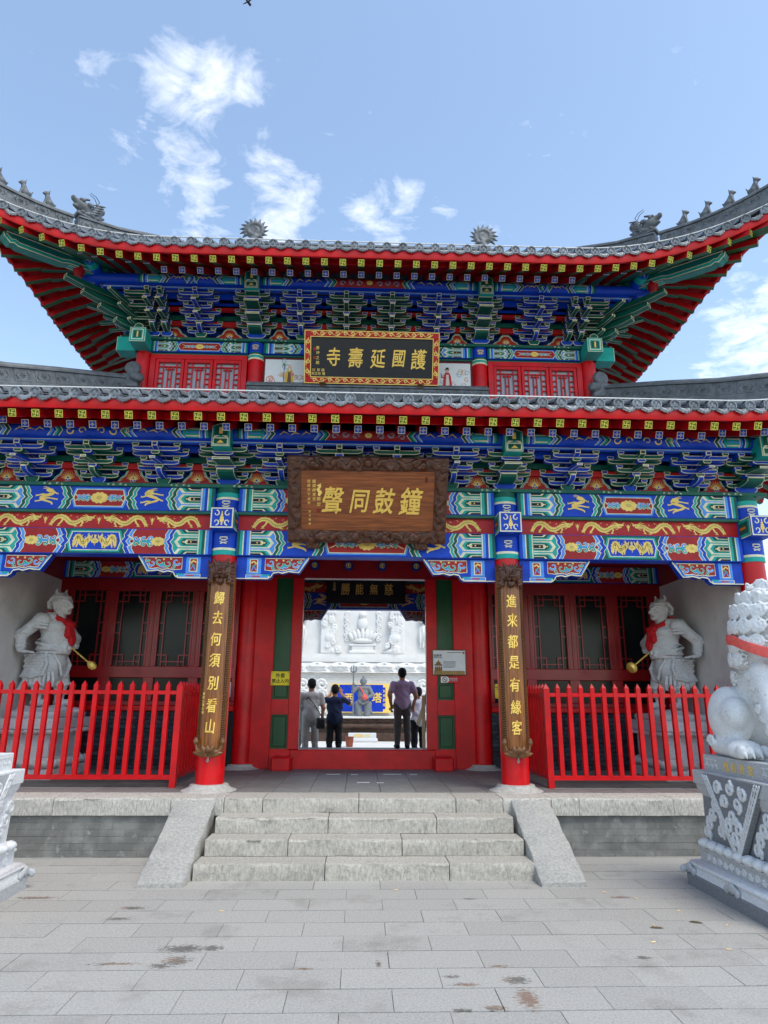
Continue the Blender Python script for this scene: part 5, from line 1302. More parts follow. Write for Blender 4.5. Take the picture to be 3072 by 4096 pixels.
# corner sets: front and side brackets plus diagonal members with long noses
for sx in (-1, 1):
    bracket_set(sx*(UCX-.01), UY-.05, 7.14, UPP, .12, GREEN, BLUE, (.36, .5, .40), True, noses=False)
    for dx in (-.17, -.36):
        S_ = bracket_set(sx*(UCX+dx*1.0), UY-.05, 7.142, UPP, .12, GREEN, BLUE, (.10, .10, .10), False)
    bracket_set(sx*(UCX+.05), UY+.02, 7.14, UPP, .12, GREEN, BLUE, (.36, .5, .40), False, rot=R(90)*sx)
    D = group_node('corner_bracket', G, (sx*UCX, UY-.05, 7.14)); D.rotation_euler.z = R(45)*sx
    for i in range(4):
        l = .36+.27*i; nm = bmesh_get('nose', l+.16, .085, .12, GREEN, 'diagonal_arm', 'flat')
        obj('diagonal_arm', nm, D, (0, 0, .07+.12*i))
    for off in (-24, 24):
        for i in range(3):
            o = obj('diagonal_arm', bmesh_get('nose', .42+.24*i, .06, .06, GREEN, 'diagonal_arm', 'flat'), D, (0, 0, .10+.12*i)); o.rotation_euler.z = R(off)
    # beam ends that cross at the corner column (clustered green blocks)
    for ang in (0, 90*sx):
        E = group_node('corner_beam_end', G, (sx*UCX, UY, 6.90)); E.rotation_euler.z = R(ang)
        mb = MB(); outline_prism(mb, [(-.12, 0), (.12, 0), (.12, .24), (-.12, .24)], -.42, -.05, TEAL); mb.build('beam_end', 'paint', E)
        p = Paint((-.12, -.4212, 0), (1,0,0), (0,0,1), (0,-1,0), .002); p.frame(.03, .21, .03, .21, .012, CREAM, 1); p.rect(.06, .18, .06, .18, GREEN, 2); p.rect(.108, .132, .07, .17, GOLD, 3); p.build('beam_end_paint', E)
        mb = MB(); outline_prism(mb, [(-.07, .242), (.07, .242), (.06, .30), (0, .33), (-.06, .30)], -.40, -.1, GREEN); mb.build('beam_end_crest', 'paint', E)
# lanterns of the upper columns: green boxes hanging before the purlin
def column_box(x, y, z0, z1, w, parent):
    mb = MB(); h = z1-z0
    outline_prism(mb, [(-w/2, 0), (w/2, 0), (w/2, h*.86), (0, h), (-w/2, h*.86)], -.12, .12, TEAL)
    o = mb.build('hanging_block', 'paint', parent, loc=(x, y, z0))
    p = Paint((-w/2, -.1215, 0), (1,0,0), (0,0,1), (0,-1,0), .002)
    p.frame(.015, w-.015, h*.05, h*.36, .014, CREAM, 0); p.poly([(.03, h*.34), (w/2, h*.47), (w-.03, h*.34), (w-.03, h*.42), (w/2, h*.55), (.03, h*.42)], CREAM, 1)
    p.rect(.035, w-.035, h*.08, h*.30, GREEN, 1); p.rect(w*.40, w*.60, h*.52, h*.80, GOLD, 3); p.poly([(.03, h*.45), (w-.03, h*.45), (w-.03, h*.82), (w/2, h*.93), (.03, h*.82)], GREEN, 1)
    p.poly([(w*.3, h*.12), (w*.7, h*.12), (w/2, h*.26)], GOLD, 4)
    p.build('block_paint', o)
for sx in (-1, 1):
    column_box(sx*COLX, UY-.05-.66, 7.62, 7.93, .21, up_root)
    column_box(sx*COLX, -.02-.62, 4.56, 4.86, .22, lo_root); column_box(sx*OUTX, -.02-.62, 4.56, 4.86, .22, lo_root)
# upper windows (three casements on each side) and painted panels behind the plaque
for sx in (-1, 1):
    x0, x1 = COLX+.13, UCX-.12
    fr = group_node('upper_window', G, (0, UY-.02, 0))
    a, b = sorted((sx*x0, sx*x1)); W_ = (b-a)
    MB().box(a, b, -.05, .05, 6.80, 6.875).build('window_head', 'red_paint', fr); MB().box(a, b, -.05, .05, 5.9, 6.12).build('window_sill', 'red_paint', fr)
    cw = (W_-.16)/3
    for q in (a+.0, b-.08): MB().box(q, q+.08, -.052, .05, 6.12, 6.80).build('window_post', 'red_paint', fr)
    for k in range(3):
        c0 = a+.08+cw*k; c1 = c0+cw; f = .055
        MB().box(c0+.004, c0+f, -.04, .03, 6.12, 6.80, ch=.006).build('sash', 'red_paint', fr); MB().box(c1-f, c1-.004, -.04, .03, 6.12, 6.80, ch=.006).build('sash', 'red_paint', fr)
        MB().box(c0+f, c1-f, -.038, .03, 6.745, 6.80).build('sash', 'red_paint', fr); MB().box(c0+f, c1-f, -.038, .03, 6.12, 6.19).build('sash', 'red_paint', fr)
        MB().box(c0+f, c1-f, .012, .018, 6.19, 6.745).build('pane', 'glass_grey', fr)
        i0, i1, j0, j1 = c0+f, c1-f, 6.19, 6.745; w_ = i1-i0; h_ = j1-j0; t = .008
        def bar(u0, v0, u1, v1):
            xa, xb, za, zb = i0+w_*u0, i0+w_*u1, j0+h_*v0, j0+h_*v1
            MB().box(min(xa,xb)-(t if u0 == u1 else 0), max(xa,xb)+(t if u0 == u1 else 0), -.02 if u0 == u1 else -.018, .006, min(za,zb)-(t if v0 == v1 else 0), max(za,zb)+(t if v0 == v1 else 0)).build('lattice_bar', 'red_paint', fr)
        for u in (.2, .8): bar(u, 0, u, 1)
        for u in (.42, .58): bar(u, .12, u, .88)
        for v in (.12, .88): bar(0, v, 1, v)
        for v in (.36, .52, .68): bar(0, v, .2, v); bar(.8, v, 1, v)
        bar(.3, .2, .7, .2); bar(.3, .8, .7, .8); bar(.42, .5, .58, .5)
    a, b = sorted((sx*(COLX-.13), sx*.95))
    pn = MB().box(a, b, UY-.06, UY, 6.20, 6.86).build('painted_panel', 'white_panel', G)
    p = Paint((a, UY-.06, 6.20), (1,0,0), (0,0,1), (0,-1,0)); pw = b-a; rg = np.random.RandomState(9+sx)
    p.frame(0, pw, .16, .66, .03, lin(110, 20, 26), 0)
    for k in range(16):
        cx, cy = rg.uniform(.06, pw-.06), rg.choice([rg.uniform(.22, .34), rg.uniform(.3, .6)]); col = [lin(222,170,120), lin(226,140,110), lin(150,190,210)][k % 3]
        p.line(spiral(cx, cy, rg.uniform(.04,.07), .012, rg.uniform(0,360), 1.1, 12), .011, col, 1)
    cx = pw*(.58 if sx < 0 else .44)
    robe = [lin(236,190,60), lin(120,90,60)] if sx < 0 else [lin(214,40,50), lin(230,225,210)]
    p.poly([(cx-.075, .20), (cx+.075, .20), (cx+.055, .40), (cx+.03, .46), (cx-.03, .46), (cx-.06, .38)], robe[0], 3); p.poly([(cx-.03, .20), (cx+.035, .20), (cx+.02, .42), (cx-.02, .42)], robe[1], 4)
    p.disc(cx, .49, .028, lin(236,190,160), 5, 10); 
    if sx < 0:
        p.disc(cx, .515, .026, lin(240,205,180), 6, 10); p.poly([(cx-.02,.475),(cx+.02,.475),(cx,.40)], WHITE, 6); p.disc(cx+.05, .37, .026, lin(230,130,140), 6, 9); p.line([(cx-.09,.22),(cx-.085,.56)], .008, BROWN, 5); p.disc(cx-.09,.54,.02, lin(90,150,70), 6, 8)
    else:
        p.rect(cx-.035, cx+.035, .512, .525, DARK, 6); p.rect(cx-.02, cx+.02, .525, .55, DARK, 6); p.line([(cx-.02,.36),(cx-.09,.38)], .02, lin(214,40,50), 5); p.line([(cx-.09,.36),(cx-.10,.45)], .01, lin(90,150,70), 6)
    p.build('figure_painting', pn)
# ================================================================== door wall, windows
DY = 2.57
def gbox(name, m, x0, x1, y0, y1, z0, z1, parent=G, ch=0): return MB().box(x0, x1, y0, y1, z0, z1, ch=ch).build(name, m, parent)
df = group_node('door_frame', G, (0, 0, 0))
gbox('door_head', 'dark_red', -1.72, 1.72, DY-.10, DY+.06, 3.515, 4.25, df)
gbox('threshold', 'red_paint', -1.12, 1.12, DY-.10, DY+.04, PZ-.01, .862, df, .012)
for sx in (-1, 1):
    def sb(name, m, a, b, y0, y1, z0, z1, ch=0):
        a, b = sorted((sx*a, sx*b)); return gbox(name, m, a, b, y0, y1, z0, z1, df, ch)
    sb('door_post', 'red_paint', .995, 1.165, DY-.12, DY+.06, .862, 3.515, .008)
    sb('door_post', 'red_paint', 1.43, 1.74, DY-.11, DY+.05, PZ, 3.515, .008)
    sb('base_board', 'red_paint', 1.12, 1.43, DY-.10, DY+.04, PZ, .87)
    for z0, z1 in ((1.375, 1.60), ): sb('cross_rail', 'red_paint', 1.165, 1.43, DY-.105, DY+.03, z0, z1)
    for z0, z1 in ((.87, 1.375), (1.60, 1.86), (1.86, 3.515)):
        sb('green_panel', 'green_panel', 1.165, 1.43, DY-.06, DY-.02, z0, z1)
        if z1 < 2: sb('raised_field', 'green_panel', 1.195, 1.40, DY-.075, DY-.055, z0+.03, z1-.03, .01)
    q = sb('gate_stone', 'red_paint', 1.07, 1.36, DY-.42, DY-.10, PZ-.01, .775, .02)
for x in (-.82, -.272, .278, .83):      # door pins
    o = MB().lathe([(.055, 0), (.072, .03), (.072, .15), (.06, .17)], 12, 0, 0).build('door_pin', 'blue_dark', df, smooth=30)
    o.matrix_local = Matrix.Translation((x, DY-.10, 3.70))@Matrix.Rotation(R(90), 4, 'X')
    p = Paint((x, DY-.272, 3.70), (1,0,0), (0,0,1), (0,-1,0))
    p.disc(0, 0, .05, BLUE2, 0, 14); p.disc(0, 0, .046, lin(20,30,80), 1, 14)
    p.line(arc(0, 0, .036, 0, 330, 12), .008, GOLD, 2); p.line([(-.03,0),(.03,0)], .008, GOLD, 3); p.line([(0,-.03),(0,.03)], .008, GOLD, 3)
    for q in (-1, 1): p.line([(-.015, q*.018), (.015, q*.018)], .006, GOLD, 3)
    p.build('pin_flower', df)
# side bays: brick sill wall, casements with lattice
bkm = MB().box(-.123, .123, 0, .06, .003, .061, ch=.004).mesh('brick', 'dark_brick')
bkh = MB().box(-.058, .058, 0, .06, .003, .061, ch=.004).mesh('brick', 'dark_brick')
for sx in (-1, 1):
    a, b = sorted((sx*2.0, sx*SWX)); sw = gbox('sill_wall', 'dark_mortar', a, b, 2.43, 2.7, PZ-.01, 1.42)
    rows = 13; bh_ = (1.42-PZ)/rows
    for r_ in range(rows):
        x = a+.126
        if r_ % 2: obj('brick', bkh, sw, (a+.061, 2.415, PZ+r_*bh_)); x = a+.12+.13
        while x+.12 < b:
            o = obj('brick', bkm, sw, (x, 2.415+random.uniform(-.003,.004), PZ+r_*bh_)); x += .252
    wf = group_node('lattice_window', G, (0, 0, 0))
    def sb(name, m, a, b, y0, y1, z0, z1, ch=0):
        a, b = sorted((sx*a, sx*b)); return gbox(name, m, a, b, y0, y1, z0, z1, wf, ch)
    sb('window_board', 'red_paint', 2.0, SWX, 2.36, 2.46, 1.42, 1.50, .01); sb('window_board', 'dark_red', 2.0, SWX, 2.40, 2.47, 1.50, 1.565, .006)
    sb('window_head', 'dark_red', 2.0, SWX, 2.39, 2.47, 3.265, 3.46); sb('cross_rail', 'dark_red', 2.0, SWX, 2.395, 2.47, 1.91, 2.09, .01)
    xs = [2.06, 2.585, 2.74, 3.265, 3.43, 3.945, 4.12, 4.64]
    posts = [(2.0, 2.06), (2.585, 2.74), (3.265, 3.43), (3.945, 4.12), (4.64, SWX)]
    for p0, p1 in posts:
        sb('window_post', 'dark_red', p0, p1, 2.40, 2.47, 1.565, 3.265, .008)
        if p1-p0 > .1: sb('post_bead', 'dark_red', (p0+p1)/2-.012, (p0+p1)/2+.012, 2.385, 2.42, 2.09, 3.265, .004)
    for k in range(4):
        i0, i1 = xs[2*k], xs[2*k+1]; j0, j1 = 2.09, 3.265
        sb('pane', 'glass_dark', i0, i1, 2.445, 2.452, j0, j1); sb('pane', 'glass_dark', i0, i1, 2.445, 2.452, 1.565, 1.91)
        sb('inner_bead', 'dark_red', i0-.02, i0+.012, 2.388, 2.44, j0, j1, .004); sb('inner_bead', 'dark_red', i1-.012, i1+.02, 2.388, 2.44, j0, j1, .004)
        t = .008
        def bar(u0, v0, u1, v1):
            xa, xb, za, zb = i0+u0, i0+u1, j0+v0, j0+v1
            sb('lattice_bar', 'dark_red', min(xa,xb)-(t if u0 == u1 else 0), max(xa,xb)+(t if u0 == u1 else 0), 2.415+(0 if u0 == u1 else .002), 2.44, min(za,zb)-(t if v0 == v1 else 0), max(za,zb)+(t if v0 == v1 else 0))
        w_, h_ = i1-i0, j1-j0; e = .085; f = .17
        bar(e, 0, e, h_); bar(w_-e, 0, w_-e, h_); bar(e, e*.8, w_-e, e*.8); bar(e, h_-e*.8, w_-e, h_-e*.8)
        for q in (0, 1):
            xx = (lambda u: u) if q == 0 else (lambda u: w_-u)
            for p_ in (0, 1):
                vv = (lambda v: v) if p_ == 0 else (lambda v: h_-v)
                bar(0, *(vv(f),), xx(f) if q == 0 else w_, vv(f)) if False else None
                bar(min(xx(0), xx(f)), vv(f), max(xx(0), xx(f)), vv(f)); bar(xx(f), min(vv(0), vv(f)), xx(f), max(vv(0), vv(f)))
            for v in (.43, .57): bar(min(xx(0), xx(e)), h_*v, max(xx(0), xx(e)), h_*v)
    pb = MB(); a, b = sorted((sx*1.98, sx*SWX)); pb = gbox('inner_beam', 'blue', a, b, 2.38, 2.6, 3.47, 3.74, G, .006); paint_beam('painted_pattern', pb, a+.01, b-.01, 3.475, 3.735, 2.38, 'B', -1)
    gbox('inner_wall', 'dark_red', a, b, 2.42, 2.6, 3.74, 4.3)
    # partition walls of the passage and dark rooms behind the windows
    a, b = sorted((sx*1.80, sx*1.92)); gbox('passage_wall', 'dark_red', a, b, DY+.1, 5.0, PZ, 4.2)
    a, b = sorted((sx*1.95, sx*SWX)); gbox('room_floor', 'dark_mortar', a, b, 2.7, 5.02, PZ, PZ+.02); gbox('room_back', 'dark_mortar', a, b, 4.98, 5.02, PZ, 4.2)
gbox('porch_ceiling', 'blue_dark', -5.0, 5.0, -.1, 2.5, 3.95, 4.0); gbox('hall_ceiling', 'blue_dark', -5.0, 5.0, 2.5, 5.05, 3.95, 4.02)
gbox('storey_floor', 'dark_mortar', -5.1, 5.1, -.05, 5.1, 4.85, 4.95)

# ================================================================== notices on the door wall
def W(x, y, z): return (GX+x, GY+y, z)
s1 = tag(MB().box(-.147, .147, -.006, 0, -.107, .107, ch=.003).build('notice_sign', 'yellow_sign', None, loc=W(-1.31, DY-.105, 1.918)), 'yellow notice with black characters on the green door panel', 'sign')
lettering('lettering', [('外香', .0, .045, .075), ('禁止入内', 0, -.038, .068)], s1, 'black_ink', (0,-.006,0), (1,0,0), (0,0,1), (0,-1,0), bold=.012)
p = Paint((0,-.006,0), (1,0,0), (0,0,1), (0,-1,0), .001)
for i in (-1, 1):
    for j in (-1, 1): p.line([(i*.11, j*.094), (i*.133, j*.094), (i*.133, j*.07)], .005, DARK, 0)
p.build('corner_marks', s1)
s2 = thing('information_board', 'brown framed white information board on the red door post', 'sign', W(1.355, DY-.122, 2.18))
MB().box(-.272, .272, -.016, 0, -.2, .2, ch=.004).build('board_frame', 'carved_gilt', s2); MB().box(-.255, .255, -.02, -.008, -.185, .185).build('board_panel', 'white_panel', s2)
p = Paint((-.255, -.02, -.185), (1,0,0), (0,0,1), (0,-1,0), .001)
p.rect(.01, .50, .0, .055, lin(176,140,84), 0); p.rect(.02, .14, .05, .11, lin(168,128,80), 1); p.poly([(.005,.135),(.155,.135),(.12,.165),(.082,.185),(.04,.165)], lin(150,110,70), 1); p.poly([(.03,.175),(.13,.175),(.09,.20),(.08,.235),(.072,.20)], lin(158,118,76), 2)
for k in range(4): p.rect(.03+.03*k, .042+.03*k, .052, .13, lin(130,92,56), 2)
for k in range(6): p.rect(.165 if k % 2 else .15, .355-.02*(k == 5), .196-.018*k, .202-.018*k, lin(70,70,72), 1)
p.rect(.22, .46, .335, .343, lin(80,80,80), 1); p.rect(.47, .50, .32, .352, lin(200,60,60), 1); p.rect(.02, .13, .262, .264, lin(80,80,80), 1)
p.build('print', s2)
lettering('lettering', [('延寿寺', -.185, .105, .045), ('Yanshou Temple', -.18, .07, .021)], s2, 'black_ink', (0,-.0205,0), (1,0,0), (0,0,1), (0,-1,0), bold=.01)
s3 = tag(MB().box(-.14, .14, -.003, 0, -.05, .05).build('no_smoking_sticker', 'red_paint', None, loc=W(1.355, DY-.122, 1.915)), 'small red and white no smoking sticker below the information board', 'sticker')
p = Paint((0,-.003,0), (1,0,0), (0,0,1), (0,-1,0), .0008); p.rect(-.137, -.05, -.048, .048, WHITE, 0); p.disc(-.05, 0, .047, WHITE, 0, 20); p.line(arc(-.075, 0, .035, 0, 360, 20), .008, DARK, 1); p.line([(-.10,.024),(-.05,-.024)], .008, DARK, 2); p.rect(-.09,-.06,-.004,.004, DARK, 1); p.build('print', s3)
lettering('lettering', [('禁止吸烟', .065, .014, .03), ('NO SMOKING', .065, -.018, .02)], s3, 'white_panel', (0,-.0032,0), (1,0,0), (0,0,1), (0,-1,0), bold=.006)
s4 = tag(MB().box(-.10, .10, -.004, 0, -.11, .11).build('window_notice', 'yellow_sign', None, loc=W(2.14, 2.44, 1.742)), 'bright yellow notice inside the window beside the couplet column near the information board', 'sign')
lettering('lettering', [('文明参观请勿喧哗', 0, .06, .02), ('保持安静', 0, .03, .02)], s4, 'black_ink', (0,-.004,0), (1,0,0), (0,0,1), (0,-1,0)); p = Paint((0,-.004,0), (1,0,0), (0,0,1), (0,-1,0), .001)
for i in (-1, 1):
    for j in (-1, 1): p.poly([(i*.09, j*.1), (i*.06, j*.1), (i*.09, j*.07)], DARK, 0)
p.build('corner_marks', s4)
s5 = tag(MB().box(-.10, .10, -.004, 0, -.11, .11).build('window_notice', 'white_panel', None, loc=W(-2.13, 2.44, 1.742)), 'pale cream notice inside the window beside the couplet column near the yellow door sign', 'sign')
lettering('lettering', [('请', 0, .03, .03), ('勿', 0, -.01, .03), ('入', 0, -.05, .03)], s5, 'black_ink', (0,-.004,0), (1,0,0), (0,0,1), (0,-1,0))

# ================================================================== hanging plaques
def carved_frame(w, h, t, d, seed):
    """deep carved frame: rope of scrolls with dragon heads; local x across, z up, y depth"""
    s = Sculpt(.012); g = np.random.RandomState(seed); a, b = w/2, h/2
    for (c, hh) in (((0,0,b-t/2), (a,d*.35,t/2)), ((0,0,-b+t/2), (a,d*.35,t/2)), ((-a+t/2,0,0), (t/2,d*.35,b)), ((a-t/2,0,0), (t/2,d*.35,b))): s.box(c, hh, .01)
    def curl(x, z, r_, sg, ph):
        sp = spiral(x, z, r_, r_*.25, ph, sg*1.25, 9)
        for p_, q_ in zip(sp[:-1], sp[1:]): s.cap((p_[0], -d*.35-.012, p_[1]), (q_[0], -d*.35-.016, q_[1]), .017, .015, k=.006)
    n = int(w/.085)
    for i in range(n):
        x = -a+w*(i+.5)/n+g.uniform(-.02,.02)
        for sz in (-1, 1): curl(x, sz*(b-t/2)+g.uniform(-.045,.045), t*g.uniform(.16,.30), g.choice([-1,1]), g.uniform(0,360))
    m = int(h/.085)
    for i in range(1, m-1):
        z = -b+h*(i+.5)/m
        for sx in (-1, 1): curl(sx*(a-t/2)+g.uniform(-.04,.04), z, t*g.uniform(.16,.30), g.choice([-1,1]), g.uniform(0,360))
    for sz, y in ((-1, -d*.42), (1, -d*.40)):          # dragon bodies winding along the rails
        for q in (-1, 1):
            pts = [(q*(.12+(a-.25)*k/24), y-.012*math.cos(k*1.3), sz*(b-t/2)+t*.30*math.sin(k*.95)) for k in range(25)]
            for k in range(24): s.cap(pts[k], pts[k+1], .030-.010*k/24, .030-.010*(k+1)/24, k=.008)
    for q in (-1, 1):
        pts = [(q*(a-t/2)+t*.28*math.sin(k*.95), -d*.40, -b+.2+(h-.4)*k/14) for k in range(15)]
        for k in range(14): s.cap(pts[k], pts[k+1], .026, .024, k=.008)
    heads = [(0, b-t*.35, 0), (-a*.62, -b+t*.55, 1), (a*.62, -b+t*.55, -1), (-.16, -b+t*.5, -1), (a*.22, -b+t*.5, 1), (-a*.68, b-t*.5, 1), (a*.68, b-t*.5, -1)]
    for (x, z, f) in heads:
        y = -d*.5
        s.ell((x, y, z), (.06,.05,.055), k=.01).ell((x+f*.05, y-.02, z-.02), (.035,.035,.03), k=.01).ell((x-.028, y-.045, z+.02), .014, k=.004).ell((x+.028, y-.045, z+.02), .014, k=.004)
        for q in (-1, 1): s.cap((x+q*.03, y, z+.04), (x+q*.075, y-.01, z+.09), .014, .005, k=.006).cap((x+q*.05, y, z-.01), (x+q*.10, y, z-.05), .016, .006, k=.006)
    return s.mesh('carved_frame', .0115, m='carved_wood')
def tilt_mtx(x, y, z, ang): return Matrix.Translation(W(x, y, z))@Matrix.Rotation(ang, 4, 'X')
pl = thing('carved_plaque', 'large carved brown wooden plaque with gold characters over the doorway', 'plaque'); top = (-.78, 4.44); bot = (-.24, 3.50)
ang = math.atan2(top[0]-bot[0], top[1]-bot[1]); Hp = math.hypot(top[0]-bot[0], top[1]-bot[1])
pl.matrix_world = tilt_mtx(.0, (top[0]+bot[0])/2, (top[1]+bot[1])/2, -ang)
obj('carved_frame', carved_frame(1.96, Hp, .165, .13, 4), pl)
MB().box(-.84, .84, -.03, .03, -Hp/2+.12, Hp/2-.12).build('inscribed_panel', 'wood_across', pl)
lt = characters([('聲', -.43, .0, .31), ('同', -.10, -.005, .28), ('鼓', .20, -.0, .30), ('鐘', .53, .005, .32)], pl, 'gold', (0,-.03,0), (1,0,0), (0,0,1), (0,-1,0), bold=.016, shear=.3, ext=.03, brush=.03)
lettering('side_lettering', [*[(c, -.72, .24-.055*i, .042) for i, c in enumerate('祝愿天下太平')], *[(c, -.655, .24-.055*i, .045) for i, c in enumerate('龍國師常住')], *[(c, -.60, .02-.065*i, .05) for i, c in enumerate('振宏')], *[(c, -.71, -.14-.052*i, .03) for i, c in enumerate('記文敬獻')]], pl, 'gold_flat', (0,-.03,0), (1,0,0), (0,0,1), (0,-1,0), bold=.006, shear=.1)
p = Paint((0,-.03,0), (1,0,0), (0,0,1), (0,-1,0), .001); p.rect(-.625, -.58, -.155, -.11, lin(130,40,26), 0); p.rect(.70, .73, .24, .31, lin(100,40,24), 0)
p.line([(-.60,.20),(-.585,.17),(-.61,.14),(-.58,.10),(-.60,.06)], [.06,.03,.04,.05,.03], GOLD, 1); p.build('seals', pl)
for sx in (-1, 1):
    s = Sculpt(.01); s.box((0,0,0), (.085,.05,.05), .015)
    for q in (-1, 1):
        sp = spiral(q*.045, -.005, .035, .01, 90, q*1.1, 8)
        for a_, b_ in zip(sp[:-1], sp[1:]): s.cap((a_[0],-.05,a_[1]), (b_[0],-.052,b_[1]), .01, .009, k=.003)
    obj('foot_bracket', s.mesh('foot_bracket', .008, m='carved_wood'), pl, (sx*.68, .03, -Hp/2-.04))
pu = thing('lacquer_plaque', 'black plaque with red and gold scroll frame on the upper storey', 'plaque'); top = (.72, 7.03); bot = (1.0, 6.28)
ang = math.atan2(top[0]-bot[0], top[1]-bot[1]); Hp = math.hypot(top[0]-bot[0], top[1]-bot[1])
pu.matrix_world = tilt_mtx(.05, (top[0]+bot[0])/2, (top[1]+bot[1])/2, -ang)
wu = 1.03
for (n_, a, b, c, d) in (('frame_rail', -wu, wu, Hp/2-.10, Hp/2), ('frame_rail', -wu, wu, -Hp/2, -Hp/2+.10), ('frame_stile', -wu, -wu+.10, -Hp/2+.1, Hp/2-.1), ('frame_stile', wu-.10, wu, -Hp/2+.1, Hp/2-.1)): MB().box(a, b, -.05, .03, c, d, ch=.006).build(n_, 'red_board', pu)
MB().box(-wu+.1, wu-.1, -.02, .02, -Hp/2+.1, Hp/2-.1).build('inscribed_panel', 'black_lacquer', pu)
p = Paint((0,-.05,0), (1,0,0), (0,0,1), (0,-1,0), .002)
p.frame(-wu, wu, -Hp/2, Hp/2, .012, GOLD, 0); p.frame(-wu+.09, wu-.09, -Hp/2+.09, Hp/2-.09, .012, GOLD, 0)
for i in range(16):
    x = -wu+.1+(2*wu-.2)*(i+.5)/16
    for sz in (-1, 1):
        z = sz*(Hp/2-.05); sp = spiral(x, z, .032, .008, 180*(i % 2), (-1)**i*1.1, 10); p.line(sp, [.014]*8+[.01]*3, GOLD, 1); p.line([(x-.06, z+.02*(-1)**i), (x, z+.028*(-1)**i), (x+.06, z-.02*(-1)**i)], [.006,.016,.006], GOLD, 2)
for i in range(4):
    z = -Hp/2+.1+(Hp-.2)*(i+.5)/4
    for sx in (-1, 1):
        x = sx*(wu-.05); sp = spiral(x, z, .032, .008, 90, (-1)**i*1.1, 10); p.line(sp, [.014]*8+[.01]*3, GOLD, 1); p.line([(x+.02*(-1)**i, z-.06), (x+.028*(-1)**i, z), (x-.02*(-1)**i, z+.06)], [.006,.016,.006], GOLD, 2)
p.build('gilt_scrolls', pu)
characters([('寺', -.583, 0, .26), ('壽', -.248, -.005, .28), ('延', .09, -.01, .27), ('國', .412, .0, .25), ('護', .72, -.01, .28)], pu, 'gold', (0,-.02,0), (1,0,0), (0,0,1), (0,-1,0), bold=.012, shear=.2, ext=.03, brush=.03)
lettering('side_lettering', [*[(c, -.83, .14-.075*i, .055) for i, c in enumerate('書沖之題')], ('刘  靳 捐', -.82, -.195, .05), ('樊芷彤 赠', -.82, -.25, .05)], pu, 'gold_flat', (0,-.02,0), (1,0,0), (0,0,1), (0,-1,0), bold=.006)
p = Paint((0,-.02,0), (1,0,0), (0,0,1), (0,-1,0), .001); p.rect(-.895, -.86, .10, .14, lin(180,40,30), 0); p.rect(-.895, -.86, -.03, .01, lin(180,40,30), 0); p.build('seals', pu)
for sx in (-1, 1):
    o = MB().tube(arc(0, 0, .04, 180, 540, 10) and [(q[0], -.05, q[1]*.55) for q in arc(0, 0, .05, 0, 350, 12)], .012, 6).build('foot_bracket', 'carved_gilt', pu, smooth=60, loc=(sx*.75, -.01, -Hp/2-.01))
pk = thing('dark_plaque', 'dark plaque with dull gold characters seen through the doorway', 'plaque', W(.04, 4.86, 3.735))
MB().box(-.78, .78, -.03, .03, -.30, .30, ch=.006).build('inscribed_panel', 'black_lacquer', pk)
characters([('勝', -.41, -.02, .22), ('能', -.13, -.02, .20), ('無', .15, -.02, .20), ('慈', .45, -.02, .22)], pk, 'gold', (0,-.03,0), (1,0,0), (0,0,1), (0,-1,0), bold=.012, shear=.1, brush=.015)
lettering('side_lettering', [('太', -.63, .09, .06), ('和', -.63, .03, .06), ('辉', -.63, -.03, .06)], pk, 'gold_flat', (0,-.03,0), (1,0,0), (0,0,1), (0,-1,0))

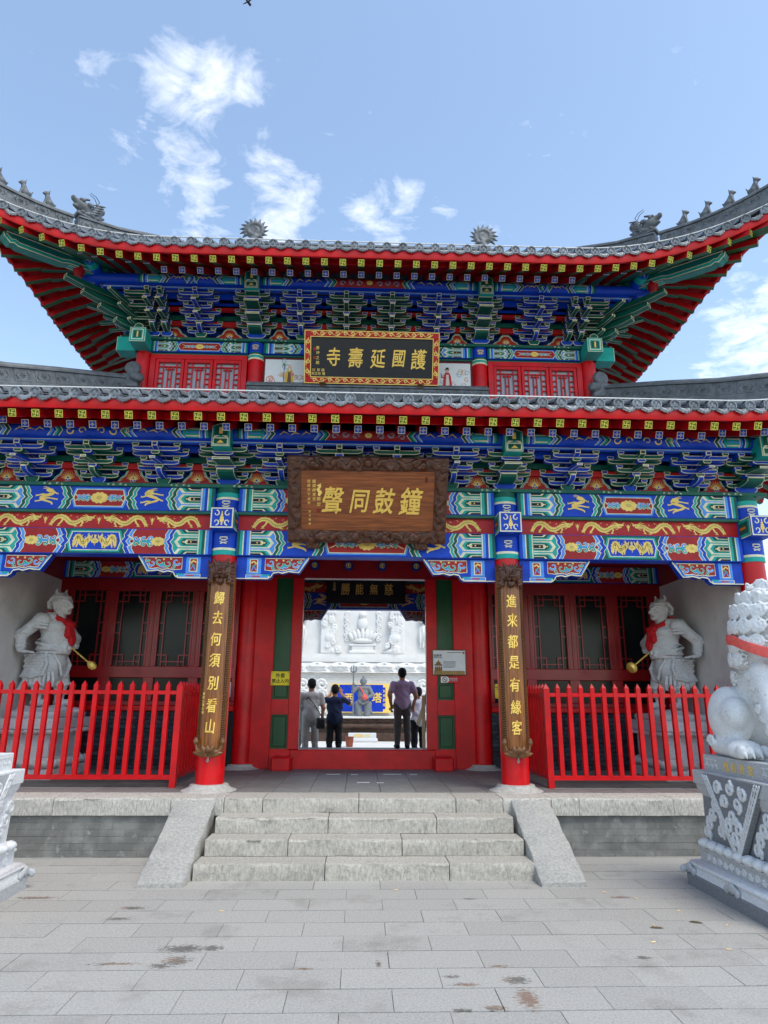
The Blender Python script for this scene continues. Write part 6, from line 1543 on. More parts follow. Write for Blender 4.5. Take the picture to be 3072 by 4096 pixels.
# ================================================================== couplet boards on the front columns
def couplet(sx, text, label, small=None):
    t = thing('couplet_board', label, 'couplet board', W(sx*COLX, 0, 0), 0, 'couplet boards on the front columns')
    r0, r1, half = .170, .192, R(60)
    def cyl(ang, r_, z): return (r_*math.sin(ang), -r_*math.cos(ang), z)
    n = 14; z0, z1 = 1.02, 3.24; vs = []
    for z in (z0, z1):
        for r_ in (r0, r1):
            for i in range(n+1): vs.append(cyl(-half+2*half*i/n, r_, z))
    k = n+1; fs = []
    for i in range(n): fs += [(k+i, k+i+1, 3*k+i+1, 3*k+i), (i+1, i, 2*k+i, 2*k+i+1), (i, i+1, k+i+1, k+i), (2*k+i+1, 2*k+i, 3*k+i, 3*k+i+1)]
    fs += [(0, k, 3*k, 2*k), (n, 2*k+n, 3*k+n, k+n)]
    MB().add(vs, fs).build('board', 'wood', t, smooth=40, recalc=True)
    def warp(u, v, h): a = u/r1; return np.array(cyl(a, r1+h, v))
    p = Paint((0,0,0), (1,0,0), (0,0,1), (0,-1,0), .002, warp); bw = half*r1
    dk, lt_ = lin(58,32,14), lin(150,104,58)
    for s_ in (-1, 1):
        for i in range(4): p.rect(s_*(bw-.052)+(-.026 if s_ < 0 else -.022)+.012*i*1.0, s_*(bw-.052)+(-.026 if s_ < 0 else -.022)+.012*(i+1), z0+.12, z1-.26, dk, 0)
        for j in range(34):      # raised fret
            v = z0+.14+(z1-z0-.42)*j/34; u = s_*(bw-.05)
            p.line([(u-.02, v), (u+.016, v), (u+.016, v+.03), (u-.008, v+.03), (u-.008, v+.015)], .006, lt_, 2)
        p.rect(s_*bw-(.006 if s_ > 0 else 0), s_*bw+(.006 if s_ < 0 else 0), z0, z1, lin(120,84,44), 0)
    p.build('fret_border', t)
    zs = [2.79, 2.552, 2.295, 2.045, 1.782, 1.525, 1.292]
    characters([(c, 0, z, .15) for c, z in zip(text, zs)], t, 'gold', (0,0,0), (1,0,0), (0,0,1), (0,-1,0), warp=warp, bold=.018, shear=.12, brush=.015)
    if small: lettering('side_lettering', [(c, -.105, 1.66-.042*i, .036) for i, c in enumerate(small)], t, 'gold_flat', (0,0,0), (1,0,0), (0,0,1), (0,-1,0), warp=warp)
    # beast mask
    s = Sculpt(.012); y = -.20
    s.ell((0, y, 3.13), (.135,.05,.10)).ell((0, y-.035, 3.10), (.07,.04,.05)).ell((0, y-.07, 3.095), (.035,.03,.022), k=.006)
    for q in (-1, 1):
        s.ell((q*.05, y-.055, 3.145), .02, k=.004).cap((q*.025, y-.06, 3.165), (q*.10, y-.04, 3.185), .013, .009, k=.004).ell((q*.035, y-.06, 3.05), (.03,.025,.018), k=.006)
        s.cap((q*.05, y-.02, 3.20), (q*.10, y-.03, 3.275), .024, .01, k=.006).cap((q*.13, y, 3.19), (q*.165, y+.02, 3.26), .028, .008)
        for j in range(6):
            z = 3.20-.042*j; s.cap((q*.10, y-.01, z), (q*(.175-.004*j), y+.03, z-.035), .02, .008, k=.006)
        sp = spiral(q*.12, 3.02, .035, .01, 90, q*1.1, 8)
        for a_, b_ in zip(sp[:-1], sp[1:]): s.cap((a_[0], y-.005, a_[1]), (b_[0], y-.008, b_[1]), .014, .012, k=.004)
        s.cap((q*.03, y-.05, 3.035), (q*.034, y-.055, 3.0), .011, .004, k=.003)
    for j in range(-2, 3): s.cap((j*.03, y-.02, 3.20), (j*.035, y-.03, 3.25), .014, .008, k=.004)
    s.ell((0, y-.02, 2.995), (.05,.045,.045)).ell((0, y-.05, 2.99), (.03,.02,.025), k=.004)
    obj('beast_mask', s.mesh('beast_mask', .0085, m='carved_wood'), t)
    # lotus foot
    s = Sculpt(.010); y = -.20
    for k, (w_, z, tl) in enumerate(((.17, .985, 0), (.13, 1.01, .02), (.09, 1.035, .03))):
        for q in (-1, 1): s.ell((q*w_*.5, y-.012*k, z), (w_*.55, .035, .026), rot=(0, -q*14, 0), k=.004)
    for q in (-.05, 0, .05): s.ell((q, y-.045, 1.045), (.026,.022,.045), rot=(0, q*400, 0), k=.003)
    for q in (-1, 1): s.cap((q*.12, y+.01, 1.0), (q*.15, y+.02, 1.10), .02, .014).ell((q*.152, y+.02, 1.125), (.032,.028,.036)).ell((q*.152, y+.015, 1.16), (.022,.02,.014), k=.004)
    obj('lotus_foot', s.mesh('lotus_foot', .0085, m='carved_gilt'), t)
    MB().tube([(0, -.19, .96), (.004, -.195, .935), (.012, -.19, .915), (0, -.19, .90), (-.012, -.19, .915), (-.004, -.195, .935)], .007, 6).build('ring', 'steel', t, smooth=60)
couplet(-1, '歸去何須別看山', 'wooden couplet board with gold characters on the column nearest the yellow door sign', '普陀山道生書')
couplet(1, '進来都是有緣客', 'wooden couplet board with gold characters on the column nearest the information board')
# ================================================================== red fences
def fence(sx, label):
    F = thing('picket_fence', label, 'fence', W(sx*2.28, .22, PZ), 0, 'red fences on the porch')
    pk = MB(); a = .0265
    pk.add([(-a,-a,0),(a,-a,0),(a,a,0),(-a,a,0),(-a,-a,1.045),(a,-a,1.045),(a,a,1.045),(-a,a,1.045),(0,0,1.10)], [(0,3,2,1),(0,1,5,4),(1,2,6,5),(2,3,7,6),(3,0,4,7),(4,5,8),(5,6,8),(6,7,8),(7,4,8)])
    pk = pk.mesh('picket', 'red_metal')
    pt = MB(); a = .036
    pt.add([(-a,-a,0),(a,-a,0),(a,a,0),(-a,a,0),(-a,-a,1.17),(a,-a,1.17),(a,a,1.17),(-a,a,1.17),(0,0,1.235)], [(0,3,2,1),(0,1,5,4),(1,2,6,5),(2,3,7,6),(3,0,4,7),(4,5,8),(5,6,8),(6,7,8),(7,4,8)])
    pt = pt.mesh('post', 'red_metal')
    obj('post', pt, F, (0,0,0)); L_ = 2.56; Ls = 2.12
    obj('post', pt, F, (sx*L_,0,0)); obj('post', pt, F, (0,Ls,0))
    x0, x1 = sorted((0, sx*L_))
    for z0, z1 in ((1.07, 1.117), (.088, .142)):
        MB().box(x0, x1, -.02, .02, z0, z1, ch=.003).build('rail', 'red_metal', F); MB().box(-.02, .02, 0, Ls, z0, z1, ch=.003).build('rail', 'red_metal', F)
    n = 17
    for i in range(1, n+1): obj('picket', pk, F, (sx*.1465*i, 0, .135))
    for i in range(1, 14): obj('picket', pk, F, (0, .15*i, .135))
fence(-1, 'red metal picket fence before the guardian statue near the yellow door sign'); fence(1, 'red metal picket fence before the guardian statue beside the stone lion')

# ------------------------------------------------------------------ stone figures
def chain(s, pts, r0, r1=None, k=.008, c=0):
    n = len(pts)-1; r1 = r0 if r1 is None else r1
    for i in range(n): s.cap(pts[i], pts[i+1], r0+(r1-r0)*i/n, r0+(r1-r0)*(i+1)/n, c, k)
def oval(cx, cy, cz, rx, ry, a0=0, a1=360, n=20, tx=0, ty=0):
    return [(cx+rx*math.cos(R(a0+(a1-a0)*i/n)), cy+ry*math.sin(R(a0+(a1-a0)*i/n)), cz+tx*math.cos(R(a0+(a1-a0)*i/n))+ty*math.sin(R(a0+(a1-a0)*i/n))) for i in range(n+1)]
def guardian_sculpt():
    """stern armoured guardian; faces +x, feet at z=0"""
    s = Sculpt(.03)
    # boots and legs
    for y, xf in ((-.13, -.05), (.13, .12)):
        s.cap((xf*.4, y*.9, .62), (xf, y, .33), .12, .10).cap((xf, y, .33), (xf-.015, y, .09), .088, .062)
        s.ell((xf+.03, y*1.05, .045), (.13, .06, .05), k=.015).ell((xf+.13, y*1.1, .05), (.05, .05, .045), k=.01)
        chain(s, oval(xf-.01, y, .17, .088, .082, n=12), .018); chain(s, oval(xf-.01, y, .30, .112, .10, n=12, ty=.02), .022)
        for q in range(5): chain(s, [(xf+.06-.03*q, y-.09, .29), (xf+.05-.02*q, y-.085, .19)], .012, .008, .006)
    # cloth hem swirling back
    for q, (y0, w_) in enumerate(((-.16, .20), (-.06, .24), (.04, .26), (.15, .22))):
        s.cap((-.12, y0, .46), (-.12-w_, y0*1.1, .22), .085, .03); chain(s, [(-.10, y0-.05, .44), (-.2, y0-.05, .33), (-.14-w_, y0-.03, .19)], .022, .012, .008)
    for q in range(6): chain(s, [(-.12+.06*q, -.20, .44), (-.14+.07*q, -.215, .34), (-.15+.07*q, -.20, .27)], .026, .018, .010)
    # armour skirt: flared body, scale panel with rim
    s.cap((0, 0, .74), (-.05, 0, .46), .19, .22); s.ell((-.02, 0, .56), (.235, .235, .18)); s.cap((-.12, -.10, .62), (-.24, -.13, .42), .11, .09).cap((-.12, .10, .62), (-.24, .13, .42), .11, .09)
    chain(s, [(.04, -.215, .72), (.10, -.24, .56), (.06, -.25, .42), (-.12, -.245, .385), (-.30, -.19, .40), (-.34, -.08, .41), (-.34, .08, .41), (-.30, .19, .41), (-.10, .25, .40), (.12, .23, .42)], .022, .022, .008)
    chain(s, [(.0, -.23, .44), (-.14, -.235, .415), (-.29, -.18, .43)], .012, .012, .006)
    chain(s, [(.10, -.16, .74), (.22, -.12, .56), (.22, -.06, .42), (.17, .0, .37), (.22, .06, .42), (.22, .12, .56), (.10, .16, .74)], .022, .022, .008)
    for r_ in range(7):            # rows of scales on the near side
        for c_ in range(8):
            x = .05-.045*c_+(.022 if r_ % 2 else 0); z = .68-.038*r_; y = -.225-.012*math.sin((x+.1)*6)+.10*max(0, -x-.12)
            if x > -.30+.0*z: s.ell((x, y+.004*r_-.012, z), (.024, .014, .022), k=.005, rot=(18, 0, 0))
    # belt, sash and boss
    chain(s, oval(.01, 0, .775, .205, .205, n=24), .030); chain(s, oval(.01, 0, .83, .20, .205, n=24), .022); chain(s, oval(.01, 0, .72, .21, .21, n=24), .016)
    chain(s, [(-.16, -.16, .86), (-.02, -.225, .83), (.13, -.19, .77), (.2, -.1, .74)], .022, .022, .008)
    s.ell((.215, -.02, .79), (.05, .085, .09), k=.01)
    for a in range(0, 360, 45): s.ell((.245, -.02+.055*math.cos(R(a)), .79+.06*math.sin(R(a))), (.025, .028, .028), k=.005)
    s.ell((.265, -.02, .79), (.03, .035, .035), k=.005)
    # torso
    s.ell((.03, 0, .93), (.205, .215, .15)).ell((.0, 0, 1.07), (.20, .245, .15)).ell((.10, -.09, 1.08), (.10, .115, .085), k=.02).ell((.10, .09, 1.08), (.10, .115, .085), k=.02)
    chain(s, [(.19, -.02, 1.02), (.11, -.165, .96), (-.04, -.205, .92), (-.15, -.14, .90)], .013, .013, .006); chain(s, [(.20, -.01, 1.16), (.215, 0, 1.0), (.225, 0, .86)], .012, .012, .006)
    # shoulders with layered cape edges
    for q in (-1, 1):
        s.ell((-.06, q*.25, 1.17), (.125, .11, .10)); s.ell((-.03, q*.12, 1.22), (.12, .12, .07))
        for j, (dz, dr) in enumerate(((.0, 0), (-.045, .02), (-.09, .035))): chain(s, [(.06, q*(.27+dr), 1.14+dz), (-.05, q*(.345+dr), 1.15+dz), (-.16-dr, q*(.30+dr), 1.13+dz), (-.22-dr, q*(.18), 1.13+dz)], .020, .016, .007)
    chain(s, [(-.16, -.2, 1.24), (-.22, -.05, 1.27), (-.22, .08, 1.27), (-.15, .2, 1.24)], .035, .035, .012)
    # near arm: elbow back, cuff, flat hand palm down
    s.cap((-.10, -.29, 1.12), (-.26, -.37, .95), .088, .078).cap((-.26, -.37, .95), (-.22, -.40, .76), .078, .056)
    chain(s, oval(-.255, -.37, .945, .09, .085, n=12, tx=.04), .018); chain(s, oval(-.225, -.395, .79, .062, .058, n=12), .014); chain(s, oval(-.228, -.393, .83, .066, .062, n=12), .010)
    for j in range(3): chain(s, [(-.14-.05*j, -.36, 1.09-.04*j), (-.2-.03*j, -.44, 1.0-.03*j), (-.28, -.43, .95-.02*j)], .014, .010, .007)
    s.box((-.155, -.415, .725), (.07, .05, .022), .018, rot=(0, 10, 0), k=.012)
    for q in range(4): chain(s, [(-.10, -.452+.026*q, .722), (-.05, -.454+.027*q, .718), (-.015+.008*(q in (1, 2)), -.456+.028*q, .700)], .0145, .011, .003)
    chain(s, [(-.18, -.365, .725), (-.13, -.35, .715), (-.09, -.352, .705)], .016, .012, .004)
    # far arm bent to the belt, fist round the weapon
    s.cap((-.02, .29, 1.12), (.10, .36, .95), .086, .076).cap((.10, .36, .95), (.22, .17, .84), .072, .055); chain(s, oval(.19, .21, .85, .05, .055, n=12), .014)
    s.ell((.235, .13, .83), (.05, .055, .05), k=.01)
    for q in range(4): chain(s, [(.25, .085+.024*q, .865), (.288, .085+.024*q, .84), (.275, .085+.024*q, .80)], .015, .012, .003)
    # neck and head
    s.cap((.0, 0, 1.18), (.045, 0, 1.31), .095, .085)
    s.ell((.04, 0, 1.43), (.135, .118, .135)).ell((.10, 0, 1.35), (.095, .092, .075), k=.02).ell((.15, 0, 1.30), (.05, .055, .035), k=.015)
    chain(s, [(.165, 0, 1.445), (.195, 0, 1.405), (.205, 0, 1.385)], .020, .030, .008); s.ell((.175, -.028, 1.375), (.022, .02, .018), k=.006).ell((.175, .028, 1.375), (.022, .02, .018), k=.006)
    for q in (-1, 1):
        chain(s, [(.178, q*.018, 1.440), (.155, q*.06, 1.470), (.10, q*.105, 1.475)], .022, .016, .006); s.ell((.158, q*.046, 1.420), (.022, .026, .018), k=.004); chain(s, [(.175, q*.03, 1.400), (.14, q*.08, 1.395)], .010, .008, .004)
        s.ell((.02, q*.122, 1.41), (.035, .018, .055), k=.006); s.ell((.025, q*.135, 1.41), (.015, .01, .03), k=.003, sub=True); s.cap((.02, q*.12, 1.355), (.02, q*.122, 1.335), .016, .012, k=.005)
        chain(s, [(.165, q*.035, 1.372), (.14, q*.07, 1.34), (.13, q*.075, 1.30)], .012, .010, .005); s.ell((.115, q*.075, 1.36), (.04, .03, .035), k=.012)
        chain(s, [(.172, q*.005, 1.335), (.165, q*.03, 1.325), (.145, q*.055, 1.318)], .013, .010, .005); s.cap((.17, q*.018, 1.325), (.172, q*.018, 1.308), .008, .004, k=.002)
    s.box((.175, 0, 1.318), (.03, .035, .006), .004, sub=True, k=.006)
    for j in range(3): chain(s, [(.165-.012*j, -.05, 1.495+.022*j), (.172-.012*j, 0, 1.488+.022*j), (.165-.012*j, .05, 1.495+.022*j)], .008, .008, .005)
    chain(s, oval(.03, 0, 1.52, .125, .112, n=20, tx=-.01), .016)
    s.ell((.0, 0, 1.55), (.09, .085, .05)); 
    for q in (-1, 1): chain(s, [(.03+.03*q, q*.06, 1.55), (.01+.03*q, q*.07, 1.60), (.025+.03*q, q*.065, 1.64)], .028, .010, .01)
    for j in range(5): chain(s, [(-.06, -.09+.045*j, 1.50), (-.11, -.085+.042*j, 1.44), (-.10, -.08+.04*j, 1.36)], .024, .018, .010)
    return s
def lion_sculpt():
    s = Sculpt(.04)
    s.cap((0, .28, .36), (0, -.08, .78), .26, .24).ell((0, -.16, .72), (.25, .20, .25)).ell((0, .30, .30), (.26, .25, .27))
    for q in (-1, 1):
        s.ell((q*.29, .22, .33), (.14, .24, .26)).ell((q*.33, .06, .36), (.10, .14, .14), k=.02)
        s.cap((q*.33, .32, .09), (q*.36, .0, .075), .09, .08).ell((q*.37, -.08, .075), (.125, .14, .08), k=.02)
        for k in range(4):
            x = q*.37-.09+.06*k; s.ell((x, -.20, .065), (.033, .06, .055), k=.006).cap((x, -.252, .055), (x, -.272, .02), .014, .008, k=.003)
        sp = spiral(0, 0, .055, .012, 0, 1.5, 14); chain(s, [(q*.43, .30+a, .12+b) for a, b in sp], .014, .012, .004)
        s.cap((q*.19, -.22, .68), (q*.23, -.36, .36), .13, .10).cap((q*.23, -.36, .36), (q*.24, -.41, .10), .10, .085).ell((q*.24, -.47, .08), (.115, .13, .085), k=.02)
        for k in range(4): s.ell((q*.24-.08+.053*k, -.585, .065), (.03, .05, .05), k=.006)
        for k in range(6):      # tufts down the leg
            sp = spiral(0, 0, .036, .008, 90*k, 1.2, 8); chain(s, [(q*(.31+.02*(k > 2)), -.16-.04*k+a, .66-.085*k+b) for a, b in sp], .014, .012, .006)
        # face
        s.ell((q*.095, -.475, 1.20), (.045, .035, .042), k=.006); chain(s, [(q*.03, -.50, 1.235), (q*.10, -.50, 1.262), (q*.17, -.44, 1.235)], .032, .022, .012)
        s.cap((q*.19, -.30, 1.25), (q*.25, -.36, 1.335), .06, .018, k=.015); s.ell((q*.125, -.50, 1.075), (.08, .075, .065), k=.015); s.ell((q*.17, -.44, 1.13), (.06, .06, .06), k=.02)
        chain(s, [(q*.02, -.61, 1.035), (q*.10, -.60, 1.02), (q*.165, -.52, 1.0)], .018, .014, .006); s.cap((q*.10, -.585, 1.01), (q*.10, -.59, .965), .014, .006, k=.003)
        sp = spiral(0, 0, .05, .012, 180, 1.4*q, 12); chain(s, [(q*.05+a, -.555, 1.30+b) for a, b in sp], .014, .012, .005)
    s.ell((0, -.27, 1.15), (.24, .25, .24)).ell((0, -.46, 1.06), (.165, .14, .115)).ell((0, -.60, 1.125), (.065, .04, .045), k=.01).ell((0, -.49, .945), (.125, .11, .05), k=.015)
    s.box((0, -.60, .985), (.115, .07, .018), .01, sub=True, k=.008)
    s.ell((.30, -.60, .12), .12, k=.008)
    s.ell((0, -.20, 1.12), (.31, .27, .30)); s.ell((0, -.10, .90), (.31, .28, .22))
    # mane of flat coiled curls wrapped round head, neck and back
    g = np.random.RandomState(2)
    for (z0, n, rx, ry, yc, a0, a1, cr) in ((1.40, 6, .15, .15, -.18, 0, 360, .075), (1.31, 12, .25, .22, -.19, -48, 228, .075), (1.19, 14, .30, .265, -.18, -46, 226, .080), (1.06, 15, .315, .285, -.16, -46, 226, .080), (.93, 15, .315, .29, -.14, -44, 224, .080), (.80, 10, .30, .28, -.08, -15, 195, .078), (.66, 7, .25, .28, .0, 10, 170, .075)):
        for i in range(n):
            an = R(a0+(a1-a0)*(i+.5)/n); x, y = rx*math.cos(an), yc+ry*math.sin(an); nn = np.array([math.cos(an), math.sin(an), .12]); t1 = np.array([-math.sin(an), math.cos(an), 0]); c0 = np.array([x, y, z0])
            s.ell(c0-nn*.02, (cr*.95, cr*.95, cr*.92), k=.012)
            sp = spiral(0, 0, cr*.86, .010, g.uniform(0, 360), 2.1*(1 if math.cos(an) > 0 else -1), 18)
            for j, (a, b) in enumerate(zip(sp[:-1], sp[1:])):
                h0 = cr*.60+.008*j/18; s.cap(c0+nn*h0+t1*a[0]+np.array([0, 0, a[1]]), c0+nn*(h0+.0006)+t1*b[0]+np.array([0, 0, b[1]]), .0125, .012, k=.003)
            # strands sweeping back between the curls
            for dz in (-.045, 0, .045): chain(s, [c0+nn*.04+t1*cr*.9+np.array([0, 0, dz]), c0+nn*.03+t1*cr*1.35+np.array([0, 0, dz*.6])], .012, .010, .004)
    for x, z in ((-.15, .84), (.15, .84), (-.07, .76), (.07, .76), (0, .87)):
        s.ell((x, -.38, z), (.07, .05, .07), k=.012); sp = spiral(0, 0, .06, .01, 0, 1.8, 14); chain(s, [(x+a, -.43, z+b) for a, b in sp], .012, .011, .003)
    return s
# ================================================================== guardian statues
STC = [lin(196,196,194), lin(150,148,144)]
def ped_mesh(hx, hy, prof):
    """stepped rectangular pedestal from (inset, z) pairs"""
    mb = MB(); vs = []
    for (ins, z) in prof: vs += [(-hx+ins,-hy+ins,z),(hx-ins,-hy+ins,z),(hx-ins,hy-ins,z),(-hx+ins,hy-ins,z)]
    n = len(prof); mb.add(vs, [(i*4+j, i*4+(j+1)%4, (i+1)*4+(j+1)%4, (i+1)*4+j) for i in range(n-1) for j in range(4)]+[(3,2,1,0), tuple(range(4*n-4, 4*n))]); return mb
def petals(parent, hx, hy, z, r_, h, n, m, up_=1):
    s = Sculpt(.006)
    s.ell((0,-r_*.45,0), (r_*.98,r_*.62,h), k=.004).ell((0,-r_*.75,h*.1), (r_*.62,r_*.5,h*.72), k=.002)
    me = s.mesh('lotus_petal', r_*.16, m=m)
    ny = max(1, int(round(2*hy/(2*r_)))); nx = max(1, int(round(2*hx/(2*r_))))
    for i in range(nx):
        x = -hx+2*hx*(i+.5)/nx
        obj('lotus_petal', me, parent, (x, -hy, z)); 
    for i in range(ny):
        y = -hy+2*hy*(i+.5)/ny
        for sx in (-1, 1): obj('lotus_petal', me, parent, mtx=Matrix.Translation((sx*hx, y, z))@Matrix.Rotation(R(90)*sx, 4, 'Z'))
GUARD = guardian_sculpt().mesh('figure', .0085, m='stone_statue')
def guardian(sx, label, mlabel, plabel):
    cx, cy = sx*4.44, 1.58
    Pd = thing('statue_pedestal', plabel, 'pedestal', W(cx, cy, PZ), 0, 'guardian statue pedestals')
    hx, hy = .40, .62
    ped_mesh(hx, hy, [(.0,0),(.0,.11),(.03,.125),(.06,.13)]).build('base_slab', 'granite_white', Pd)
    ped_mesh(hx, hy, [(.075,.125),(.05,.15),(.045,.19),(.06,.23),(.10,.26)]).build('lower_moulding', 'granite', Pd, smooth=40)
    ped_mesh(hx, hy, [(.11,.25),(.11,.56)]).build('waist', 'granite_white', Pd)
    for x in (-hx+.16, hx-.16): MB().box(x-.05, x+.05, -hy+.095, -hy+.12, .27, .55, ch=.008).build('carved_pilaster', 'granite', Pd)
    for y in (-hy+.2, hy-.2):
        q = -sx*(hx-.10); MB().box(min(q, q-sx*.02), max(q, q-sx*.02), y-.05, y+.05, .27, .55, ch=.006).build('carved_pilaster', 'granite', Pd)
    ped_mesh(hx, hy, [(.10,.55),(.06,.57),(.03,.62),(.0,.63),(.0,.75),(.01,.757)]).build('top_slab', 'granite_white', Pd)
    petals(Pd, hx-.05, hy-.05, .19, .065, .055, 8, 'granite'); petals(Pd, hx-.055, hy-.055, .59, .05, .035, 8, 'granite')
    s = Sculpt(.05); g = np.random.RandomState(3)
    for k in range(16): s.ell((g.uniform(-.28,.28), g.uniform(-.4,.4), g.uniform(.79,.85)), (g.uniform(.08,.16), g.uniform(.1,.18), g.uniform(.05,.09)))
    s.box((0,0,.80), (.34,.50,.05), .04)
    obj('rock', s.mesh('rock', .022, m='stone_statue'), Pd)
    T = thing('guardian_statue', label, 'statue', W(sx*4.46, 1.50, PZ+.915), R(10)*(1 if sx > 0 else -1), 'stone guardian statues')
    f = -sx     # facing direction along x
    X = lambda x, y, z: (f*x, y, z)
    o = obj('figure', GUARD, T); o.scale.x = f
    # red scarf knotted on the chest
    sc = Sculpt(.02); ring = [(-.07,-.10,1.27), (-.09,.0,1.29), (-.06,.10,1.27), (.05,.13,1.22), (.15,.06,1.16), (.18,0,1.13), (.15,-.07,1.16), (.05,-.13,1.22), (-.07,-.10,1.27)]
    for a, b in zip(ring[:-1], ring[1:]): sc.cap(X(*a), X(*b), .042, .042, k=.015)
    sc.ell(X(.215,-.01,1.11), (.06,.06,.055)).cap(X(.22,.02,1.09), X(.245,.05,.90), .045, .055, k=.012).cap(X(.22,-.04,1.09), X(.24,-.06,.97), .042, .05, k=.012).cap(X(.245,.0,1.08), X(.265,.0,.86), .03, .045, k=.008)
    sc.ell(X(.22,.045,1.13), (.045,.055,.04)).ell(X(.22,-.065,1.13), (.045,.05,.04))
    obj('scarf', sc.mesh('scarf', .011, m='cloth_red', disp=lambda P: .006*np.sin(P[:,1]*130+P[:,0]*30)), T)
    # gilt weapon held at the belt
    Wp = thing('gilt_mace', mlabel, 'weapon', W(sx*4.46+f*.26, 1.44, PZ+.915+.80)); MB().tube([(f*-.06,.05,.05), (f*.30,-.06,-.20)], .011, 8).build('shaft', 'gold', Wp, smooth=60)
    d = Vector((f*.36, -.11, -.25)).normalized(); M = frame((f*.30,-.06,-.20), d)
    if sx < 0:
        o = MB(); o.lathe([(.012,0),(.03,.02),(.055,.08),(.045,.14),(.006,.17)], 6).build('head', 'gold', Wp).matrix_local = M@Matrix.Rotation(R(-90), 4, 'X')
    else: MB().lathe([(.01,0),(.07,.01),(.085,.045),(.07,.08),(.03,.09)], 12).build('head', 'gold', Wp, smooth=40).matrix_local = M@Matrix.Rotation(R(-90), 4, 'X')
guardian(-1, 'stone guardian statue with red scarf in the porch corner nearest the yellow door sign', 'gold mace with faceted head held by the guardian near the yellow door sign', 'carved white stone pedestal under the guardian near the yellow door sign')
guardian(1, 'stone guardian statue with red scarf beside the large stone lion', 'gold mace with round flat head held by the guardian beside the lion', 'carved white stone pedestal under the guardian beside the lion')

